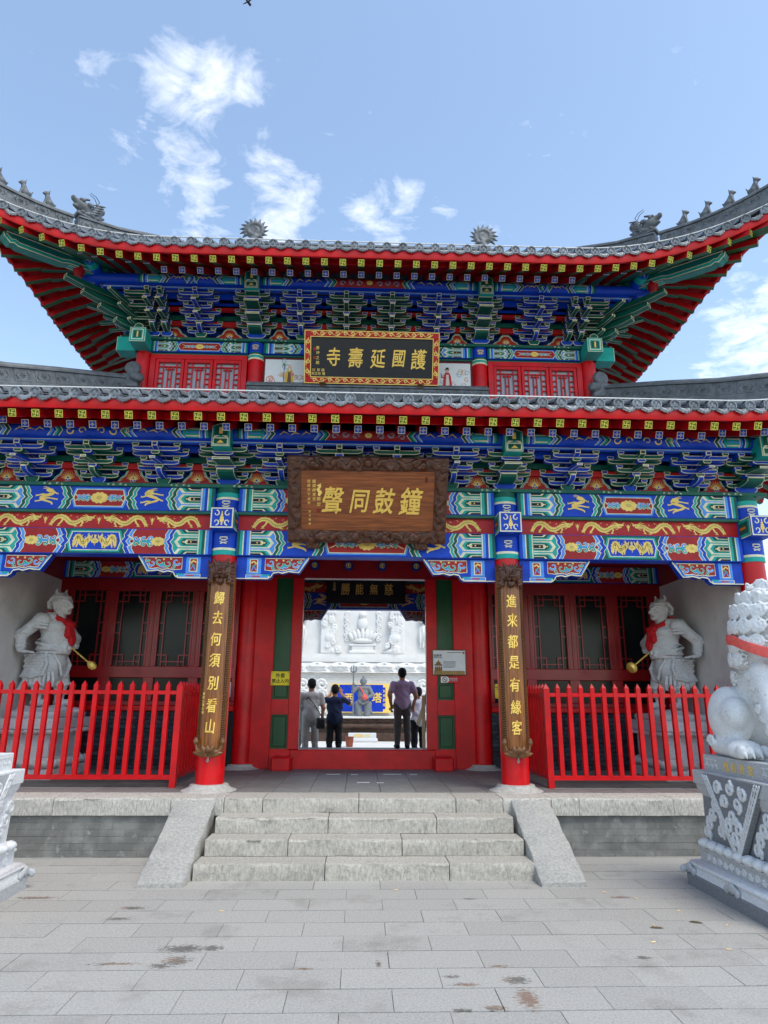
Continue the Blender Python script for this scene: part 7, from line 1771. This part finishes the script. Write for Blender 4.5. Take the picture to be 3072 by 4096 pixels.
# ================================================================== lion plinths and lions
def plinth(cx, cy, label, mdark):
    P_ = thing('lion_plinth', label, 'plinth', W(cx, cy, 0), 0, 'carved plinths of the stone lions')
    h = .78; gr = 'granite_grey' if mdark else 'granite_white'; gw = 'granite'
    ped_mesh(h, h, [(0,-.02),(0,.095),(.012,.105)]).build('base_slab', 'granite_dark' if mdark else 'granite_grey', P_)
    ped_mesh(h, h, [(.014,.103),(.018,.125),(.03,.15),(.03,.165),(.02,.18),(.03,.205),(.06,.218),(.10,.222)]).build('torus', gw if not mdark else 'granite', P_, smooth=50)
    ped_mesh(h, h, [(.10,.22),(.10,.31),(.088,.318),(.088,.335),(.11,.34)]).build('frieze', gr, P_)
    ped_mesh(h, h, [(.12,.338),(.115,.36),(.13,.39),(.15,.405),(.16,.40)]).build('lotus_band', gw, P_, smooth=40)
    ped_mesh(h, h, [(.158,.395),(.152,.60),(.155,.775)]).build('shaft', 'granite_dark' if mdark else gr, P_)
    ped_mesh(h, h, [(.155,.77),(.145,.79),(.125,.83),(.118,.868),(.11,.872),(.105,.875),(.105,.985),(.11,.99)]).build('cornice', gr, P_, smooth=30)
    ped_mesh(h, h, [(.185,.988),(.185,1.125),(.19,1.13)]).build('top_slab', gr, P_)
    petals(P_, h-.135, h-.135, .375, .075, .045, 8, gw)
    # cloud clasps on the base moulding
    s = Sculpt(.008); 
    for x, z, r_ in ((-.08,0,.035), (0,.02,.045), (.08,0,.035), (-.04,.015,.03), (.04,.015,.03)): s.ell((x,0,z), (r_,.02,r_), k=.006)
    cm = s.mesh('cloud_clasp', .009, m='granite_grey')
    for rot in range(4):
        for u in (-h+.05, 0, h-.05): obj('cloud_clasp', cm, P_, mtx=Matrix.Rotation(R(90*rot), 4, 'Z')@Matrix.Translation((u, -h+.005, .125)))
    # carved scroll reliefs and triangular cloth on each face
    rel = Sculpt(.008); g = np.random.RandomState(8)
    for i in range(7):
        x, z = -.19+.38*((i*37) % 7)/6, .06+.26*((i*53) % 7)/6; sp = spiral(x, z, .06, .015, g.uniform(0,360), (-1)**i*1.3, 11)
        for a, b in zip(sp[:-1], sp[1:]): rel.cap((a[0],0,a[1]), (b[0],-.004,b[1]), .016, .014, k=.005)
    rm = rel.mesh('scroll_relief', .010, m=gw)
    tri = MB(); tri.prism([(-.46,.975),(.46,.975),(.02,.335),(-.02,.335)], 0, .05, 'y'); tm_ = tri.mesh('draped_cloth', 'granite_dark' if mdark else 'granite_grey', recalc=True)
    tb = Sculpt(.006)
    for q in (-1, 1):
        for o_ in (0, .035, .07): tb.cap((q*(.45-o_),-.02,.965), (q*(.015-o_*.02),-.02,.35+o_*1.0), .009, .009, k=.003)
        for k in range(9):
            t = (k+.5)/9; tb.cap((q*(.45-.43*t),-.024,.965-.61*t), (q*(.45-.43*t-.07),-.024,.965-.61*t), .006, .006, k=.003)
    for i in range(9):
        x, z = [(-.2,.88),(0,.9),(.2,.88),(-.1,.78),(.1,.78),(0,.68),(-.07,.60),(.07,.60),(0,.52)][i]; sp = spiral(x, z, .06, .018, i*70, (-1)**i*1.2, 10)
        for a, b in zip(sp[:-1], sp[1:]): tb.cap((a[0],-.022,a[1]), (b[0],-.028,b[1]), .017, .013, k=.005)
    tbm = tb.mesh('cloth_carving', .010, m=gw)
    fz = Sculpt(.004)
    for i in range(12):
        sp = spiral(-.57+1.14*(i+.5)/12, 0, .034, .008, 0, (-1)**i*1.2, 8)
        for a, b in zip(sp[:-1], sp[1:]): fz.cap((a[0],0,a[1]), (b[0],-.003,b[1]), .009, .008, k=.003)
    fzm = fz.mesh('frieze_scrolls', .0075, m=gw)
    key = MB()
    for q in (-1, 1):
        for k in range(3):
            x = q*(.38+.075*k)
            for (a, b, c, d) in ((x-.03,x+.03,.10,.108),(x-.004,x+.004,.05,.10),(x-.03,x+.02,.05,.058),(x+.02,x+.028,.03,.075)): key.box(a, b, -.006, .0, c, d)
    keym = key.mesh('key_fret', gw)
    for rot in (0, 90, 270):
        M = Matrix.Rotation(R(rot), 4, 'Z')
        obj('draped_cloth', tm_, P_, mtx=M@Matrix.Translation((0, -h+.092, 0)))
        obj('cloth_carving', tbm, P_, mtx=M@Matrix.Translation((0, -h+.108, 0)))
        for q in (-1, 1): obj('scroll_relief', rm, P_, mtx=M@Matrix.Translation((q*.40, -h+.150, .40)))
        obj('frieze_scrolls', fzm, P_, mtx=M@Matrix.Translation((0, -h+.10, .265))); obj('key_fret', keym, P_, mtx=M@Matrix.Translation((0, -h+.185, .99)))
    lettering('lettering', [('惜', -.19, 1.055, .085), ('和', -.07, 1.055, .085), ('贵', .06, 1.055, .085), ('宽', .19, 1.055, .085)], P_, 'gold_flat', (-h+.185, 0, 0), (0,-1,0), (0,0,1), (-1,0,0), bold=.004)
    return P_
LC = (3.74, -2.53); LC2 = (-3.725, -2.622)
plinth(*LC, 'grey granite plinth with carved draped triangle carrying the stone lion', True); plinth(*LC2, 'bright pale granite plinth with carved draped triangle at the left edge of the picture', False)
ls = lion_sculpt()
mat('stone_lion', lin(200,201,201), .78, .1, 60, bump=.10, bscale=150, col2=lin(226,227,227), fac=(.3,.7), dirt=lin(142,142,142), dirtfac=(.58,.78), dscale=9)
lion_me = ls.mesh('figure', .0115, m='stone_lion')
mat('ribbon', lin(224,92,84), .6, .1, 20)
for (c, lb) in ((LC, 'large seated pale stone lion with curly mane and red ribbon round its neck'), (LC2, 'stone lion seated on the pale plinth farthest from the information board')):
    T = thing('stone_lion', lb, 'statue', W(c[0]-(.11 if c[0] > 0 else .1), c[1]+.10, 1.13), 0, 'seated stone lions'); T.scale = (1.1, 1.1, 1.03); obj('figure', lion_me, T)
    pts = [(.375*math.cos(R(a)), -.15+.37*math.sin(R(a)), .96+.05*math.sin(R(a))-.12*max(0,-math.sin(R(a)))) for a in range(0, 361, 12)]
    MB().sweep(pts, [(-.008,-.045),(.012,-.04),(.018,0),(.012,.04),(-.008,.045)], cap=False).build('ribbon', 'ribbon', T, smooth=60, recalc=True)

# ================================================================== courtyard behind the gate
struct(MB().box(-14, 14, GY+7.4, 60, .0, .2).build('courtyard', 'court_floor'))
struct(MB().box(-4.8, 4.8, GY+5.83, GY+7.42, .0, PZ-.004).build('rear_terrace', 'porch_tile'))
SP = thing('white_stupa', 'huge white stupa base with carved reliefs seen through the doorway', 'stupa', (.1, 30.5, .2))
def oct_ring(r0, r1, z0, z1, name, m='stupa_white', n=4):
    a = R(45); mb = MB(); vs = []
    for (r_, z) in ((r0, z0), (r1, z1)): vs += [(-r_,-r_,z),(r_,-r_,z),(r_,r_,z),(-r_,r_,z)]
    mb.add(vs, [(0,1,5,4),(1,2,6,5),(2,3,7,6),(3,0,4,7),(4,5,6,7)]); return mb.build(name, m, SP)
oct_ring(4.4, 4.4, 0, 2.02, 'lower_body'); oct_ring(4.35, 4.35, 2.02, 2.38, 'brick_band')
oct_ring(4.5, 4.3, 2.38, 2.78, 'lotus_course'); oct_ring(4.35, 4.35, 2.78, 2.95, 'ledge'); oct_ring(4.1, 4.1, 2.95, 3.10, 'ledge'); oct_ring(3.95, 3.9, 3.1, 7.5, 'upper_body')
MB().lathe([(3.6,7.5),(3.7,8.2),(3.2,9.2),(1.6,9.7),(.8,10.2),(.5,12.6),(.1,13.0)], 32).build('dome', 'stupa_white', SP, smooth=40)
bm_ = MB().box(-.18, .18, -.012, .02, -.04, .04, ch=.006).mesh('brick', 'stupa_white')
for r_ in range(4):
    for i in range(-9, 9): obj('brick', bm_, SP, ((i+.5*(r_ % 2))*.38, -4.352, 2.065+.09*r_))
s = Sculpt(.03); s.ell((0,0,0), (.42,.12,.20)).cap((-.25,-.1,.04), (.25,-.1,.04), .05, .05)
for q in (-1, 1): s.cap((q*.38,-.02,-.16), (q*.02,-.12,.16), .045, .03, k=.02).ell((q*.16,-.12,.03), (.07,.04,.06), k=.01)
lp = s.mesh('lotus_petal', .022, m='stupa_white')
for i in range(-5, 6): obj('lotus_petal', lp, SP, (i*.84, -4.42, 2.57))
def relief(name, loc, builder, h=.022):
    s = Sculpt(.03); builder(s); return obj(name, s.mesh(name, h, m='stupa_white'), SP, loc)
def niche(s):
    s.box((0,0,.06), (.52,.16,.06), .02).box((0,0,.2), (.42,.12,.09), .03).box((0,0,.33), (.52,.14,.035), .01).ell((0,0,.50), (.44,.16,.12))
    for k in range(-3, 4): s.ell((k*.15,-.06,.75-.03*abs(k)), (.085,.10,.26-.03*abs(k)), rot=(0,k*9,0), k=.015)
    for q in (-1, 1):
        for k in range(7):
            sp = spiral(q*(.62+.03*(k % 2)), .55+.17*k, .10, .03, 90, q*1.2, 8)
            for a, b in zip(sp[:-1], sp[1:]): s.cap((a[0],0,a[1]), (b[0],-.02,b[1]), .035, .03, k=.012)
    s.ell((0,-.02,1.15), (.2,.12,.25)).ell((0,-.02,1.5), .14)
relief('niche_relief', (0, -3.95, 3.10), niche)
def pil(q):
    def f(s):
        s.box((0,0,.85), (.26,.14,.85), .04).box((0,-.03,1.6), (.30,.16,.08), .02)
        g = np.random.RandomState(6)
        for k in range(14):
            x = g.uniform(-.25,.25)+q*.25*(1-k/14); z = .12+.1*k; sp = spiral(x, z, .11, .03, g.uniform(0,360), 1.2*(-1)**k, 8)
            for a, b in zip(sp[:-1], sp[1:]): s.cap((a[0],-.14,a[1]), (b[0],-.16,b[1]), .04, .034, k=.014)
        for k in range(4): s.cap((-.18+.12*k,-.15,1.5), (-.16+.11*k,-.17,1.15), .03, .02, k=.01)
        s.cap((q*.2,-.05,.1), (q*.52,-.04,.06), .12, .06).ell((q*.1,-.12,.6), (.2,.1,.18))
    return f
relief('pilaster_relief', (-1.35, -3.98, 3.10), pil(1)); relief('pilaster_relief', (1.35, -3.98, 3.10), pil(-1))
def bowl(q):
    def f(s):
        s.ell((0,0,.65), (.40,.14,.55)).cap((q*-.2,-.05,1.1), (q*.35,-.05,1.25), .12, .06).ell((q*.05,-.12,.62), (.18,.08,.24), k=.02)
        for k in range(5): s.cap((q*.3-.1*k*q,-.1,.2), (q*.34-.12*k*q,-.12,.95), .025, .02, k=.01)
    return f
relief('cloud_relief', (-2.55, -3.98, 3.15), bowl(1)); relief('cloud_relief', (2.55, -3.98, 3.15), bowl(-1))
def scr(s):
    for k in range(4):
        sp = spiral(0, .3+.36*k, .22, .05, 180*k, 1.4*(-1)**k, 12)
        for a, b in zip(sp[:-1], sp[1:]): s.cap((a[0],0,a[1]), (b[0],-.03,b[1]), .06, .05, k=.015)
relief('scroll_relief', (-1.5, -4.42, .55), scr); relief('scroll_relief', (1.62, -4.42, .55), scr); relief('scroll_relief', (-2.2, -4.42, .55), scr); relief('scroll_relief', (2.3, -4.42, .55), scr)
# blue sign
SG = thing('blue_sign', 'blue and yellow sign panel with gold characters behind the trident statue', 'sign', (.08, 25.98, 1.66))
MB().box(-1.10, 1.10, -.03, .03, -.52, .52).build('yellow_border', 'gold_flat', SG)
p = Paint((0,-.03,0), (1,0,0), (0,0,1), (0,-1,0), .003); e, q_ = .90, .48; n_ = .09
mat('sign_blue', lin(12,60,190), .4, .05)
pb = Paint((0,-.03,0), (1,0,0), (0,0,1), (0,-1,0), .003); pb.poly([(-e+n_,-q_),(e-n_,-q_),(e-n_,-q_+n_),(e,-q_+n_),(e,q_-n_),(e-n_,q_-n_),(e-n_,q_),(-e+n_,q_),(-e+n_,q_-n_),(-e,q_-n_),(-e,-q_+n_),(-e+n_,-q_+n_)], lin(12,60,190)); pb.build('blue_field', SG)
characters([('西', -.44, 0, .36), ('塔', .58, .02, .38)], SG, 'gold_flat', (0,-.036,0), (1,0,0), (0,0,1), (0,-1,0), bold=.02)
lettering('side_lettering', [(c, .86, .26-.165*i, .12) for i, c in enumerate('如来西塔')], SG, 'gold_flat', (0,-.036,0), (1,0,0), (0,0,1), (0,-1,0))
# altar ledge in front of it
AL = thing('altar_base', 'brown stained stone altar base below the trident statue', 'altar', (.1, 25.4, .2))
MB().box(-1.9, 1.9, -.55, .5, .77, .83, ch=.01).build('ledge', 'stupa_white', AL); MB().box(-1.75, 1.75, -.42, .5, .27, .77).build('body', 'brown_stone', AL)
MB().tube([(-1.75,-.45,.50), (1.75,-.45,.50)], .09, 10).build('moulding', 'brown_stone', AL, smooth=50); MB().box(-1.9, 1.9, -.5, .5, 0, .27, ch=.02).build('foot', 'brown_stone', AL)
cc = Sculpt(.01).ell((0,0,0), (.12,.03,.06)).ell((0,-.03,0), (.06,.02,.03)).mesh('rosette', .012, m='brown_stone')
for i in range(-5, 6): obj('rosette', cc, AL, (i*.3, -.43, .68))
IS = thing('inscribed_stone', 'low grey inscribed stone block before the altar', 'stone block', (.13, 24.5, .2)); MB().box(-.53, .53, -.15, .15, .0, .13, ch=.03).build('foot', 'granite', IS); MB().box(-.48, .48, -.12, .12, .13, .30, ch=.01).build('block', 'granite', IS)
lettering('lettering', [('護國聖大將', 0, .215, .11)], IS, 'gold_flat', (0,-.12,0), (1,0,0), (0,0,1), (0,-1,0))
# trident guardian statue
TG = thing('warrior_statue', 'grey stone warrior statue standing before the blue sign with red rosette', 'statue', (.15, 25.3, 1.03))
s = Sculpt(.03)
for q in (-1, 1): s.cap((q*.10,0,.02), (q*.11,0,.45), .08, .10).cap((q*.14,-.04,.06), (q*.20,.0,.42), .11, .12).cap((q*.20,-.02,.30), (q*.30,.02,.12), .10, .05).cap((q*.2,0,1.0), (q*(.36 if q < 0 else .34),-.06,.86 if q < 0 else .74), .08, .07)
s.cap((-.36,-.06,.86), (-.36,-.1,1.08), .065, .05).ell((-.35,-.12,1.12), (.045,.045,.06), k=.01).cap((.34,-.06,.74), (.14,-.16,.64), .065, .05)
s.ell((0,0,.55), (.21,.15,.12)).ell((0,0,.78), (.21,.15,.24)).ell((0,-.03,.70), (.18,.15,.14)).ell((0,0,.98), (.25,.13,.09)).cap((0,0,1.0), (0,-.01,1.12), .07, .06).ell((0,-.02,1.18), (.095,.10,.12)).ell((0,.0,1.26), (.11,.11,.08)).cap((0,0,1.3), (0,0,1.38), .05, .04).ell((0,-.115,1.17), (.018,.02,.03), k=.006)
for q in (-1, 1): s.ell((q*.10,0,1.2), (.025,.03,.06), k=.006).ell((q*.035,-.10,1.20), .014, k=.003)
s.cap((-.16,-.12,.52), (0,-.16,.42), .03, .03, k=.01).cap((0,-.16,.42), (.16,-.12,.52), .03, .03, k=.01).cap((-.14,-.14,.46), (.14,-.14,.46), .02, .02, k=.01)
obj('figure', s.mesh('figure', .0105, m='statue_grey'), TG)
rb = Sculpt(.01)
for k in range(12): rb.ell((.065*math.cos(k*.52)+.06, -.20, .66+.065*math.sin(k*.52)), .032, k=.005)
rb.ell((.06,-.21,.66), .05); rb.cap((-.10,-.12,1.0), (.04,-.18,.74), .026, .024)
obj('rosette', rb.mesh('rosette', .013, m='ribbon'), TG)
TR = thing('trident', 'grey trident held upright by the warrior statue', 'weapon', (-.21, 25.17, 1.03)); MB().tube([(0,0,0), (0,0,1.60)], .026, 10).build('shaft', 'statue_grey', TR, smooth=60)
MB().tube([(0,0,1.5), (0,0,1.80)], [.034,.008], 8).build('prong', 'statue_grey', TR)
for q in (-1, 1): MB().tube([(0,0,1.53), (q*.09,0,1.56), (q*.10,0,1.66), (q*.075,0,1.76)], [.026,.028,.024,.007], 8).build('prong', 'statue_grey', TR, smooth=60)
BK = tag(MB().lathe([(.0,.0),(.10,.0),(.13,.28),(.14,.28),(.14,.30),(.12,.30),(.095,.02)], 20, cap=False).build('bucket', 'terracotta', None, smooth=40, loc=(-.275, 22, .2)), 'reddish brown bucket standing on the courtyard floor behind the threshold', 'bucket')
# planks leaning behind the door post
for k, (x, y, tl, h_, lb) in enumerate(((1.075, 11.62, 0, 1.1, 'upright pale wooden plank behind the red door post'), (1.10, 11.75, 18, 1.25, 'pale wooden plank leaning at an angle behind the red door post'))):
    o = tag(MB().box(-.028, .028, -.012, .012, 0, h_, ch=.003).build('wooden_plank', 'pale_wood', None, loc=(x if k == 0 else 1.0, y, PZ+.0 if k == 0 else .62+.55)), lb, 'plank'); o.rotation_euler = (R(-4), R(tl), 0)
    if k: o.location = (.985, 11.75, PZ+.62); o.scale.z = .55

# ================================================================== people (seen from behind)
SKIN, HAIR = lin(196,142,112), lin(20,18,18)
def person(label, loc, rz, H_, shirt, trous, pose, extra=None, shoe=lin(30,28,28), longs=False):
    k = H_/1.72; s = Sculpt(.035); C_ = [SKIN, HAIR, shirt, trous, shoe]
    T = thing('person', label, 'person', loc, rz, 'visitors behind the doorway')
    s.ell((0,0,.93), (.165,.115,.13), 3)
    for q in (-1, 1):
        s.cap((q*.085,0,.90), (q*.095,.015,.50), .095, .07, 3).cap((q*.095,.015,.50), (q*.10,-.01,.10), .072, .055, 3).cap((q*.10,-.02,.045), (q*.115,.15,.035), .05, .04, 4, k=.02)
    s.cap((0,0,.95), (0,0,1.10), .145, .15, 2).ell((0,0,1.20), (.175,.115,.18), 2).ell((0,-.01,1.34), (.195,.10,.10), 2).ell((0,0,.98), (.17,.12,.10), 2)
    s.cap((0,.0,1.40), (0,.012,1.50), .058, .052, 0).ell((0,.02,1.595), (.078,.095,.115), 0).ell((0,.002,1.635), (.086,.10,.095), 1, k=.01).ell((0,-.03,1.59), (.078,.075,.085), 1, k=.01)
    s.cap((0,.11,1.58), (0,.122,1.565), .014, .016, 0, k=.008).ell((0,.10,1.53), (.03,.02,.012), 0, k=.006)
    for q in (-1, 1): s.ell((q*.082,.012,1.585), (.014,.022,.032), 0, k=.005).ell((q*.032,.10,1.605), .012, 0, k=.004)
    for q in (-1, 1):
        sh, el, wr, hd = pose[0 if q < 0 else 1]
        sh = (q*.185,-.0,1.37)
        e1 = tuple(sh[i]+(el[i]-sh[i])*.62 for i in range(3))
        s.cap(sh, e1, .058, .058, 2).cap(sh, el, .052, .044, 0).cap(el, wr, .042, .030, 0)
        hv = Vector(hd)-Vector(wr); hv.normalize(); pc = Vector(wr)+hv*.05
        s.ell(tuple(pc), (.038,.022,.045), 0, k=.012)
        side = hv.cross(Vector((0,1,0))) if abs(hv.y) < .8 else hv.cross(Vector((0,0,1))); side.normalize(); nrm_ = hv.cross(side)
        for j in range(4):
            b0 = pc+hv*.035+side*(-.027+.018*j); L_ = (.062,.072,.068,.054)[j]; b1 = b0+hv*L_*.55; b2 = b1+hv*L_*.35+nrm_*.018
            s.cap(tuple(b0), tuple(b1), .0095, .009, 0, k=.003).cap(tuple(b1), tuple(b2), .009, .008, 0, k=.003)
        t0 = pc-side*.03-hv*.01; t1 = t0-side*.025+hv*.03; s.cap(tuple(t0), tuple(t1), .011, .009, 0, k=.004).cap(tuple(t1), tuple(t1+hv*.025), .009, .008, 0, k=.003)
    def disp(P):
        z = P[:, 2]; return .005*np.sin(P[:,0]*38+z*24+1.3*np.sin(z*17))*((z < 1.36))
    me = s.mesh('body', .0115, cols=C_, m='attr_matte', disp=disp); o = obj('body', me, T); o.scale = (k*1.1, k*1.1, k)
    return T
down = lambda q, f=.0: ((q*.185,0,1.37), (q*.245,-.02+f,1.10), (q*.255,.06+f,.86), (q*.25,.10+f,.76))
rest_ = (down(-1), down(1))
upp = (((0,0,0), (-.33,.22,1.28), (-.10,.34,1.50), (-.07,.36,1.60)), ((0,0,0), (.33,.22,1.28), (.12,.34,1.52), (.10,.36,1.62)))
bent = (((0,0,0), (-.27,.05,1.10), (-.20,.26,1.06), (-.16,.33,1.06)), down(1, .02))
back = (((0,0,0), (-.27,-.08,1.12), (-.22,.02,.90), (-.2,.06,.82)), ((0,0,0), (.27,-.06,1.12), (.24,.04,.90), (.23,.08,.82)))
person('person in light grey T-shirt and grey trousers with black shoulder bag, seen from behind', (-1.10, 16.25, .27), R(14), 1.80, lin(196,194,188), lin(176,172,164), bent)
person('person in navy T-shirt and black trousers raising both hands to take a photo', (-.57, 16.65, .22), 0, 1.73, lin(24,38,72), lin(20,20,26), upp)
person('tall person in lilac short-sleeved shirt and dark grey trousers seen from behind', (.965, 15.6, PZ), R(6), 1.72, lin(192,164,190), lin(92,88,84), back)
person('person in white T-shirt and black trousers partly hidden by the door post', (1.41, 16.65, .2), R(20), 1.70, lin(232,232,244), lin(20,20,26), rest_)
person('person in pale grey clothes at the doorway edge partly hidden by the door frame', (-1.31, 16.42, .2), R(-30), 1.56, lin(190,188,184), lin(180,176,170), (((0,0,0), (-.28,.04,1.12), (-.2,.24,1.0), (-.16,.3,1.0)), ((0,0,0), (.28,.04,1.12), (.2,.26,1.12), (.16,.32,1.16))))
BG = thing('shoulder_bag', 'black shoulder bag hanging on the grey T-shirt person', 'bag', (-.86, 16.10, 1.08), R(14)); s = Sculpt(.01).box((0,0,0), (.10,.045,.12), .03).box((0,-.045,.03), (.08,.012,.06), .01); obj('pouch', s.mesh('pouch', .009, m='leather'), BG)
MB().tube([(.03,0,.11), (-.06,-.04,.26), (-.20,-.06,.45), (-.31,-.02,.57), (-.33,.08,.52)], .014, 6, flat=.5).build('strap', 'leather', BG, smooth=60)
tag(MB().box(-.075, .075, -.005, .005, -.038, .038, ch=.006).build('phone', 'leather', None, loc=(-.555, 17.03, .22+1.60)), 'black phone held up by the navy T-shirt person', 'phone')

# ================================================================== small litter on the paving
gl = np.random.RandomState(12)
cb = MB().tube([(-.018,0,.004), (.018,0,.004)], .004, 6).mesh('cigarette_butt', 'butt') if 'butt' in MATS else None
mat('butt', lin(226,196,150), .8, .1); mat('leaf_brown', lin(92,80,60), .8, .2)
cb = MB().tube([(-.018,0,.004), (.018,0,.004)], .004, 6).mesh('cigarette_butt', 'butt')
spots = [(2.55,5.9),(2.35,6.25),(2.75,5.55),(2.2,5.55),(2.9,5.1),(2.15,6.45),(2.5,5.05),(-1.05,5.95),(.35,6.55),(2.05,5.2)]
for x, y in spots:
    o = tag(obj('cigarette_butt', cb, None, (x, y, .002)), 'tiny tan cigarette butt lying on the grey paving', 'litter', 'cigarette butts on the paving'); o.rotation_euler.z = gl.uniform(0, 3)
lf = MB().add([(-.05,0,.002),(-.02,.014,.008),(.03,.012,.006),(.055,0,.002),(.03,-.012,.003),(-.02,-.013,.003)], [(0,5,4,3,2,1)]).mesh('fallen_leaf', 'leaf_brown')
for x, y in [(2.55,5.62),(2.2,5.5)]:
    o = tag(obj('fallen_leaf', lf, None, (x, y, .003)), 'dry grey brown leaf lying on the paving near the lion plinth', 'leaf', 'fallen leaves on the paving'); o.rotation_euler.z = gl.uniform(-.6, .2)
# a bird high above the roof
BD = thing('flying_bird', 'tiny dark bird in the sky at the top edge', 'bird', (-3.28, 14, 19.75), R(60)); s = Sculpt(.02).cap((-.10,0,0), (.08,0,.0), .02, .035).cap((.08,0,0), (.13,0,.01), .025, .012).cap((-.1,0,0), (-.2,0,0), .02, .01); s.cap((0,.02,.01), (.02,.20,.06), .022, .008).cap((0,-.02,.01), (.02,-.20,.06), .022, .008); obj('body', s.mesh('body', .012, m='iron'), BD)
